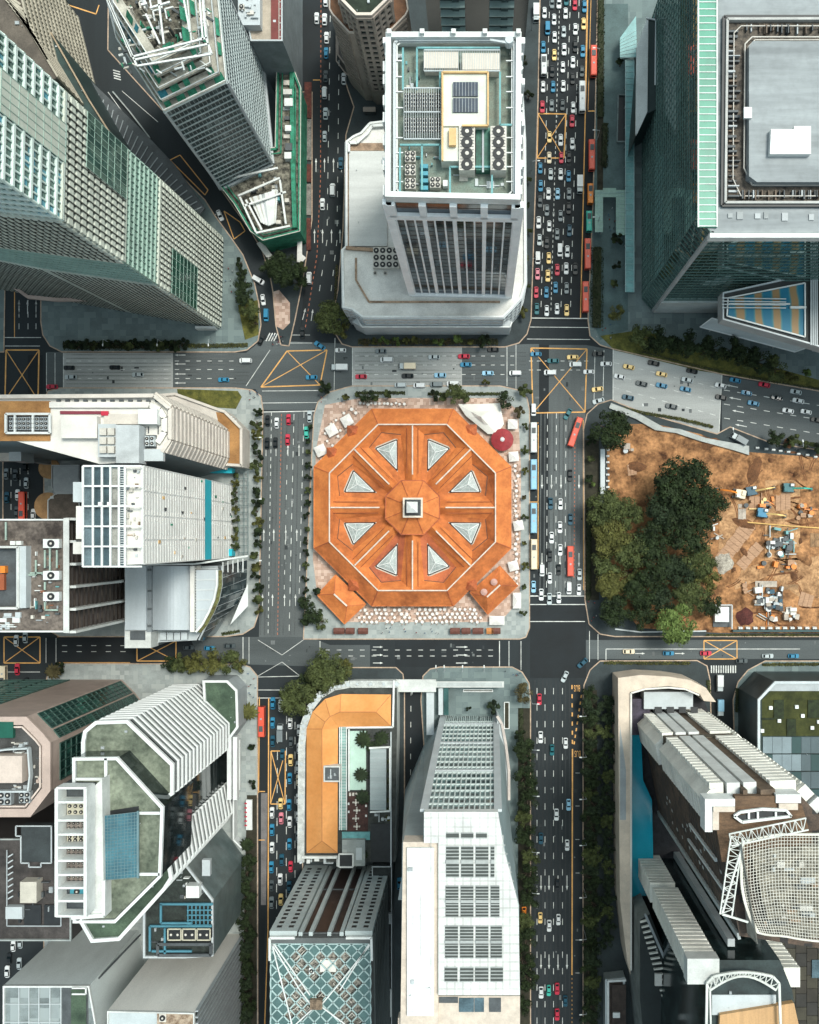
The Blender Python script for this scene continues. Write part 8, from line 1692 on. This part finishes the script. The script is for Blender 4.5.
# ================================================================ BUILDING SITE
def excavator():
    root = thing('excavator', '', 'excavator')
    for s_ in (-1, 1):
        b = MB(); b.box((s_*1.15, 0, .15), (.6, 3.8, .75)); b.cyl((s_*1.15-.3, 0, 0), .01, .01, 4); b.build('track', M_BLACK, root)
    b = MB(); b.prism([(-1.3, -2.0), (1.3, -2.0), (1.4, -1.2), (1.3, 1.2), (-1.3, 1.2), (-1.4, -1.2)], .95, 2.0); b.box((.35, -1.3, 2.0), (1.5, 1.2, .5)); b.build('body', PAINT['orange'], root)
    b = MB(); b.loft([(-1.3, -.1, 2.0), (-.35, -.1, 2.0), (-.35, 1.3, 2.0), (-1.3, 1.3, 2.0)], [(-1.2, 0, 3.0), (-.45, 0, 3.0), (-.45, 1.0, 3.0), (-1.2, 1.0, 3.0)]); b.build('cab', M_WPAINT, root)
    b = MB(); b.bar((.15, 1.0, 1.8), (.15, 3.6, 4.2), .5, .6); b.bar((.15, 3.5, 4.2), (.15, 5.6, 3.2), .45, .5); b.build('boom', PAINT['orange'], root)
    b = MB(); b.bar((.15, 5.5, 3.3), (.15, 7.2, 1.2), .35, .4); b.build('arm', PAINT['orange'], root)
    b = MB(); b.loft([(-.4, 6.9, .3), (.7, 6.9, .3), (.7, 7.6, .5), (-.4, 7.6, .5)], [(-.4, 6.8, 1.2), (.7, 6.8, 1.2), (.7, 7.5, 1.3), (-.4, 7.5, 1.3)]); b.build('bucket', M_DGREY, root)
    return root
ex0 = excavator()
for i, (x, y, a, c, lb) in enumerate(((738, 494, 80, 'orange', 'pale orange excavator with its boom towards the dark park trees'), (751, 491, -80, 'dark_blue', 'dark blue excavator next to the pale orange one, arm to the right'), (788, 488, -92, 'teal', 'teal excavator rightmost of the row, arm reaching right'), (762, 513, -97, 'blue', 'blue excavator below the others on the timber mats'))):
    o = ex0 if i == 0 else copy_tree(ex0); o.name = 'excavator'; o.location = W(x, y, .17); o.rotation_euler = (0, 0, R(a)); o['label'] = lb; o['category'] = 'excavator'; o['group'] = 'excavators on the building site'; o.scale = (1.25, 1.25, 1.25)
    for ch in o.children:
        nm = ch.name.split('.')[0]
        if nm == 'body': paint(ch, PAINT[c] if i else PAINT['cream'])
        if nm in ('boom', 'arm'): paint(ch, [PAINT['orange'], PAINT['yellow'], PAINT['green'], PAINT['yellow']][i])
MATW = mat('timber_mat', (.42, .25, .15), .85, .15, .3, streak=(1, 6, 1)); STEEL = mat('steel_plate', (.42, .36, .3), .7, .2, .3)
def mats_(label, x, y, w_, h_, a, n, m=MATW):
    t = thing('timber_mat', label, 'timber mat', W(x, y, .17)); c = W(x, y, .2)
    for k in range(n):
        f = (k+.5)/n-.5; co, si = math.cos(R(a)), math.sin(R(a)); L_, D_ = w_*S, h_*S
        b = MB(); b.box((c.x+co*f*L_, c.y+si*f*L_, .18+.02*(k % 2)), (L_/n-.12, D_*(1-.06*(k % 3)), .22), R(a)); b.build('board', m, t)
mats_('slanted run of pinkish timber mats left of the blue excavator', 736, 542, 46, 15, 52, 9); mats_('short slanted mat stack below the first run of mats', 750, 556, 30, 11, 48, 5)
mats_('upright pair of mats under the teal excavator', 783, 500, 15, 22, 0, 3); mats_('narrow upright mats between the two upper excavators', 757, 503, 16, 14, 0, 3); mats_('small flat mats at the upper left of the bare earth', 632, 470, 9, 11, 5, 3); mats_('grey upright plate beside the pale excavator', 742, 512, 8, 16, 0, 2, STEEL)
mats_('brown steel tray at the right edge of the site', 817, 540, 14, 14, 0, 3, mat('rust_tray', (.3, .17, .08), .8, .3, .4))
mats_('bundle of long pale beams above the lower machine cluster', 766, 584, 22, 6, 0, 1, STEEL); mats_('rust coloured long box right of the beam bundle', 790, 587, 17, 5, 0, 1, mat('rust_tray', (.3, .17, .08), .8, .3, .4))
mats_('pale slab on the earth beside the lower machine cluster', 806, 600, 14, 14, -15, 3)
rnd = random.Random(9)
def yard(label, x0, y0, x1, y1, n, seed, pal):
    t = thing('machinery_pile', label, 'site machinery', W((x0+x1)/2, (y0+y1)/2, .17)); rr = random.Random(seed)
    for i in range(n):
        w_, h_ = rr.uniform(1.5, 7), rr.uniform(1.5, 6); x, y = rr.uniform(x0, x1-w_), rr.uniform(y0, y1-h_); zt = rr.uniform(.6, 3.2)
        if rr.random() < .3: b = MB(); c = W(x, y, zt); b.cyl((c.x, c.y, .18), rr.uniform(.5, 1.1), zt, 12); b.build('drum', rr.choice(pal), t)
        elif rr.random() < .4: b = MB(); a_ = rr.choice((0, 90, 20, -30)); b.box((*W(x, y)[:2], .2+i*.02), (rr.uniform(3, 6), .35, rr.uniform(.3, .9)), R(a_)); b.build('pipe_length', rr.choice(pal), t)
        else: b = MB(); b.box((*W(x, y)[:2], .18), (w_*S, h_*S, zt), R(rr.choice((0, 0, 8, -12)))); b.build('machine_box', rr.choice(pal), t)
yard('dark generator, tanks and green drum cluster in the middle of the site', 766, 528, 796, 560, 40, 1, [M_DGREY, M_BLACK, M_LGREY, M_WPAINT, M_PIPE, STEEL, M_DGREY]); yard('cluster of white tanks and dark machines low on the site', 755, 588, 787, 614, 48, 2, [M_DGREY, M_BLACK, M_WPAINT, M_LGREY, PAINT['dark_blue'], STEEL]); yard('scattered boxes at the upper left of the bare earth', 622, 446, 634, 458, 7, 3, [M_LGREY, STEEL, M_PIPE, MATW]); yard('white planks and a pipe beside the dark park trees', 710, 515, 722, 545, 6, 4, [M_WPAINT, STEEL, M_LGREY]); yard('brown spoil bins left of the beam bundle', 744, 584, 754, 598, 6, 5, [MATW, STEEL]); yard('crates at the far right of the lower earth', 783, 608, 800, 618, 6, 6, [MATW, STEEL, CRW])
rr = random.Random(33)
SP = []
for i in range(46):
    x, y = rr.uniform(612, 815), rr.uniform(440, 622)
    if 640 < x < 725 and y > 460 or x < 640 and y > 470 or (y > 515 and x < 730): continue
    SP.append((x, y))
for i, (x, y) in enumerate(sorted(SP)):
    c = W(x, y, .17); n = 9; r_ = rr.uniform(.8, 2.6); st = rr.uniform(1, 2.4); an = rr.uniform(0, 3.1)
    ring = [(c.x+(math.cos(a*.698)*r_*st*math.cos(an)-math.sin(a*.698)*r_*math.sin(an))*rr.uniform(.8, 1.15), c.y+(math.cos(a*.698)*r_*st*math.sin(an)+math.sin(a*.698)*r_*math.cos(an))*rr.uniform(.8, 1.15)) for a in range(n)]
    b = MB(); b.loft([(p[0], p[1], .16) for p in ring], [(c.x+(p[0]-c.x)*.45, c.y+(p[1]-c.y)*.45, rr.uniform(.5, 1.0)*min(1.3, r_)) for p in ring])
    o = b.build('soil_heap', [SOIL, mat('brown_earth', (.16, .07, .03), .95, .3, .4, bump=.8)][i % 2], None, True); tag(o, f"{ORD[min(i, 30)] or 'first'} low churned earth mound from the left on the building site", 'soil heap', 'churned earth mounds')
yard('orange and yellow machine parts beside the excavator row', 742, 499, 775, 512, 14, 21, [PAINT['orange'], PAINT['yellow'], M_DGREY, MATW]); yard('orange pump and frames at the right edge of the site', 798, 505, 819, 520, 12, 22, [PAINT['orange'], M_DGREY, MATW, STEEL]); yard('rusty frames and drums between the two machine clusters', 756, 562, 800, 574, 12, 23, [PAINT['orange'], MATW, STEEL, M_DGREY]); yard('orange and grey boxes at the lower edge of the site', 760, 616, 800, 624, 12, 24, [PAINT['orange'], CRW, STEEL, M_LGREY])
b = MB(); rt = random.Random(17)
for i in range(26):
    x, y = rt.uniform(735, 815), rt.uniform(455, 620); a_ = rt.uniform(0, 6.28); cv = rt.uniform(-.12, .12); pts = [(x, y)]
    for j in range(9): a_ += cv; x += 3.2*math.cos(a_); y += 3.2*math.sin(a_)*.9; pts.append((min(850, max(612, x)), min(625, max(452, y))))
    for o2 in (0, 1.9):
        for p0, p1 in zip(pts, pts[1:]):
            if not (p0[0] < 728 and p0[1] > 455): line(b, p0[0]+o2, p0[1]+o2*.4, p1[0]+o2, p1[1]+o2*.4, 1.1, .174+i*.0006)
struct('wheel_rut', b, mat('rut_earth', (.2, .085, .035), .95, .35, .5))
t = thing('long_pipe', 'long yellow pipe lying across the right part of the site', 'pipe', W(790, 526, .2)); b = MB(); b.path([W(x, y, .7) for x, y in ((745, 522), (790, 526), (850, 530))], .45); b.build('pipe_run', mat('pipe_yellow', (.6, .36, .1), .6), t)
t = thing('soil_heap', 'dark maroon heap of soil beside the white site cabin', 'soil heap', W(745, 617, .17)); b = MB(); c = W(745, 617, .17)
rr = random.Random(1); ring = [(c.x+3.6*math.cos(a*.52)*rr.uniform(.8, 1.15), c.y+3.8*math.sin(a*.52)*rr.uniform(.8, 1.15)) for a in range(12)]; r1 = [(c.x+(p[0]-c.x)*.5, c.y+(p[1]-c.y)*.5, 1.5+rr.uniform(-.3, .3)) for p in ring]; b.loft([(p[0], p[1], .17) for p in ring], r1, 0, True); b.build('heap', mat('maroon_soil', (.09, .025, .02), .95, .3, .6, bump=.6), t, True)
t = thing('soil_heap', 'pale grey mound of rubble at the edge of the park trees', 'soil heap', W(722, 562, .17)); b = MB(); c = W(724, 563, .17); ring = [(c.x+3.6*math.cos(a*.52)*rr.uniform(.7, 1.2), c.y+4.6*math.sin(a*.52)*rr.uniform(.7, 1.2)) for a in range(12)]; r1 = [(c.x+(p[0]-c.x)*.5, c.y+(p[1]-c.y)*.5, 1.2+rr.uniform(-.4, .3)) for p in ring]; b.loft([(p[0], p[1], .17) for p in ring], r1); b.build('heap', mat('rubble_pale', (.4, .36, .3), .95, .3, .9, bump=.6), t)
t = thing('site_cabin', 'white flat roofed site cabin in a dark frame below the park trees', 'cabin', W(721, 614, .17)); b = MB(); b.pbox(713, 606, 731, 627, .2, .8); b.build('base', M_DGREY, t); b = MB(); b.pbox(715, 607, 729, 622, .8, 3.4); b.build('cabin_box', M_WPAINT, t); b = MB(); b.path([W(x, y, 3) for x, y in ((712, 605), (732, 605), (732, 629))], .4, .4); b.build('frame', M_LGREY, t)
t = thing('site_walkway', 'straight grey covered walkway between the street verge and the earth', 'walkway', W(603, 470, .15)); b = MB(); b.pbox(600.5, 449, 605, 494, 2.4, 2.7); b.build('roof', M_LGREY, t); b = MB(); b.pbox(601, 450, 604.5, 493, .15, .25); b.build('floor', M_PAVE, t)
t = thing('concrete_wall', 'curving pale concrete wall along the upper edge of the earth', 'wall', W(700, 438, .15))
b = MB(); b.prism(ccw(PP([(611, 403), (640, 414), (663, 427), (680, 429), (706, 438), (749, 446), (749, 455), (733, 450), (700, 441), (676, 433), (655, 430), (636, 419), (609, 408)], 1)), .15, 1.2); b.build('wall_body', mat('pale_concrete', (.4, .42, .4), .85, .12, .3), t)
bb = thing('barrier_block', '', 'barrier'); b = MB(); b.loft([(-.5, -.35, 0), (.5, -.35, 0), (.5, .35, 0), (-.5, .35, 0)], [(-.45, -.2, .9), (.45, -.2, .9), (.45, .2, .9), (-.45, .2, .9)]); b.build('block', M_WPAINT, bb); b = MB(); b.bar((0, 0, .85), (0, 0, 1.15), .1); b.build('lifting_eye', M_GREY, bb)
fst = True
def barriers(lst, lb, grp, sc_=1.4):
    global fst
    for i, (x, y) in enumerate(lst):
        o = bb if fst else copy_tree(bb); fst = False; o.name = 'barrier_block'; o.location = W(x, y, .17); o.scale = (sc_, sc_, 1.2); o['label'] = f"{ORD[i] or 'first'} {lb}"; o['category'] = 'barrier'; o['group'] = grp
barriers([(607.5, 450+6.2*i) for i in range(8)], 'white barrier block from the top beside the grey covered walkway', 'barrier blocks beside the walkway')
barriers([(757, 448), (766, 449), (773, 450), (780, 451), (788, 452), (798, 454), (807, 455), (815, 457)], 'white barrier block from the left along the upper edge of the earth', 'barrier blocks on the upper edge of the site')
barriers([(740+7.4*i, 628) for i in range(11)], 'white barrier block from the left along the lower fence of the site', 'barrier blocks on the lower edge of the site', 1.7)
t = thing('site_fence', 'dark teal fence along the lower edge of the building site', 'fence', W(770, 631, .15)); b = MB(); b.pbox(733, 630, 980, 632, .15, 2.4); b.build('panel', mat('fence_teal', (.02, .06, .065), .6), t)
t = thing('site_fence', 'low pale kerb fence below the park trees', 'fence', W(640, 631, .15)); b = MB(); b.path([W(x, y, .5) for x, y in ((615, 629), (640, 632), (706, 631))], .5, .8); b.build('panel', M_LGREY, t)
rr = random.Random(60)
for o in [o for o in bpy.data.objects if o.get('category') in ('office tower', 'office block', 'building', 'office building') and o.parent is None]:
    for ch in list(o.children):
        if ch.name.split('.')[0] in ('roof', 'green_roof', 'raised_roof', 'white_roof') and ch.type == 'MESH' and len(ch.data.vertices) < 40:
            P_ = [v.co+wloc(ch) for v in ch.data.vertices if True]; z = max(p.z for p in P_); T_ = [p for p in P_ if abs(p.z-z) < .1]
            cx = sum(p.x for p in T_)/len(T_); cy = sum(p.y for p in T_)/len(T_)
            for k in range(4):
                p = rr.choice(T_).lerp(Vector((cx, cy, z)), rr.uniform(.15, .5)); b = MB(); L_ = rr.uniform(.6, 1.4)
                if k % 2: b.cyl((p.x, p.y, z), .12, .9, 6); b.build('vent_pipe', M_LGREY, o)
                else: b.box((p.x, p.y, z), (L_, L_*.8, rr.uniform(.3, .7)), rr.choice((0, 1.57))); b.build('roof_box', rr.choice([M_LGREY, M_GREY]), o)
# ================================================================ STREET LAMPS, PEOPLE
def lamp():
    root = thing('street_lamp', '', 'street lamp'); b = MB(); b.cyl((0, 0, 0), .13, 9, 8, r2=.08); b.build('pole', M_GREY, root); b = MB(); b.bar((0, 0, 8.9), (2.0, 0, 9.4), .12); b.build('arm', M_GREY, root); b = MB(); b.box((2.3, 0, 9.3), (1.0, .4, .16)); b.build('lamp_head', M_WPAINT, root); return root
lp0 = lamp(); fl = True
def lamps(lst, lb):
    global fl
    for i, (x, y, a) in enumerate(lst):
        o = lp0 if fl else copy_tree(lp0); fl = False; o.name = 'street_lamp'; o.location = W(x, y, .15); o.rotation_euler = (0, 0, R(a)); o['label'] = f"{ORD[i] or 'first'} {lb}"; o['category'] = 'street lamp'; o['group'] = 'street lamps'
lamps([(584, y, 180) for y in (712, 752, 793, 838, 889, 930, 1003)], 'grey street lamp from the top, right kerb of the lower avenue')
lamps([(531, y, 0) for y in (700, 745, 790, 845, 885)], 'grey street lamp from the top, left kerb of the lower avenue')
lamps([(531.5, y, 0) for y in (30, 170, 265)], 'grey street lamp from the top, left kerb of the jammed avenue'); lamps([(597, y, 180) for y in (60, 140, 225)], 'grey street lamp from the top, right kerb of the bus lane')
lamps([(x, 344, 270) for x in (112, 165, 215)], 'grey street lamp from the left, plaza edge above the middle street'); lamps([(x, y, 100) for x, y in ((640, 414), (728, 437), (796, 449))], 'grey street lamp from the left, verge below the right street'); lamps([(260, y, 0) for y in (440, 500, 560)], 'grey street lamp from the top, kerb of the left street')
lamps([(x, 669, 90) for x in (437, 445, 463, 484)], 'grey street lamp from the left, above the stone tower court')
def person_mesh():
    bm = bmesh.new(); co = [(0, 0, .95), (0, 0, 1.2), (0, 0, 1.42), (0, 0, 1.55), (0, 0, 1.7), (.2, 0, 1.4), (.27, .03, 1.12), (.26, .12, .9), (-.2, 0, 1.4), (-.27, -.03, 1.12), (-.26, -.1, .9), (.1, 0, .88), (.12, .14, .48), (.12, .18, .06), (.12, .32, .03), (-.1, 0, .88), (-.12, -.08, .48), (-.12, -.2, .06), (-.12, -.06, .03)]
    ed = [(0, 1), (1, 2), (2, 3), (3, 4), (2, 5), (5, 6), (6, 7), (2, 8), (8, 9), (9, 10), (0, 11), (11, 12), (12, 13), (13, 14), (0, 15), (15, 16), (16, 17), (17, 18)]
    rad = [.15, .14, .16, .06, .11, .07, .05, .04, .07, .05, .04, .09, .06, .05, .04, .09, .06, .05, .04]
    me = bpy.data.meshes.new('person'); me.from_pydata(co, ed, []); o = bpy.data.objects.new('person', me); COL.objects.link(o); m = o.modifiers.new('s', 'SKIN'); bpy.context.view_layer.update()
    for i, r_ in enumerate(rad): me.skin_vertices[0].data[i].radius = (r_, r_*.8)
    me.skin_vertices[0].data[0].use_root = True; s2 = o.modifiers.new('d', 'SUBSURF'); s2.levels = 1; dg = bpy.context.evaluated_depsgraph_get(); out = bpy.data.meshes.new_from_object(o.evaluated_get(dg)); bpy.data.objects.remove(o); return out
try:
    PM = person_mesh()
    CLO = [mat('cloth_dark', (.02, .025, .035), .9), mat('cloth_white', (.5, .5, .5), .9), mat('cloth_blue', (.04, .12, .25), .9), mat('cloth_red', (.35, .05, .04), .9)]; CN = ['dark', 'white', 'blue', 'red']
    PM.materials.clear(); PM.materials.append(CLO[0]); pr = random.Random(12)
    for where, n, (x0, y0, x1, y1) in (('between the zebra crossing and the yellow box', 9, (272, 336, 286, 345)), ('waiting on the corner above the left street', 7, (250, 391, 260, 402)), ('on the plaza corner above the right junction', 6, (593, 325, 612, 341)), ('on the pavement corner above the hall', 5, (318, 396, 345, 403)), ('on the pavement corner beside the park', 4, (588, 600, 598, 622)), ('on the teal plaza by the curved lawn', 4, (226, 268, 234, 305)), ('on the pavement left of the red bus', 7, (246, 672, 256, 700)), ('below the hall terrace', 8, (380, 626, 440, 634)), ('on the entrance court beside the bus lane', 5, (604, 200, 615, 232)), ('on the corner above the stone tower court', 4, (505, 668, 524, 680))):
        seen = {}
        pos = sorted([(pr.uniform(x0, x1), pr.uniform(y0, y1), pr.randrange(4)) for _ in range(n+n//2)])
        tot = {}
        for _, _, c in pos: tot[c] = tot.get(c, 0)+1
        for x, y, c in pos:
            seen[c] = seen.get(c, 0)+1; o = bpy.data.objects.new('person', PM); COL.objects.link(o); o.location = W(x, y, .15); o.rotation_euler = (0, 0, pr.uniform(0, 6.28)); paint(o, CLO[c])
            o['label'] = f"{(ORD[seen[c]-1] or 'leftmost')+' ' if tot[c] > 1 else ''}person in {CN[c]} clothes {where}"; o['category'] = 'person'; o['group'] = 'people on the pavements'
except Exception as ex: print('person failed', ex)
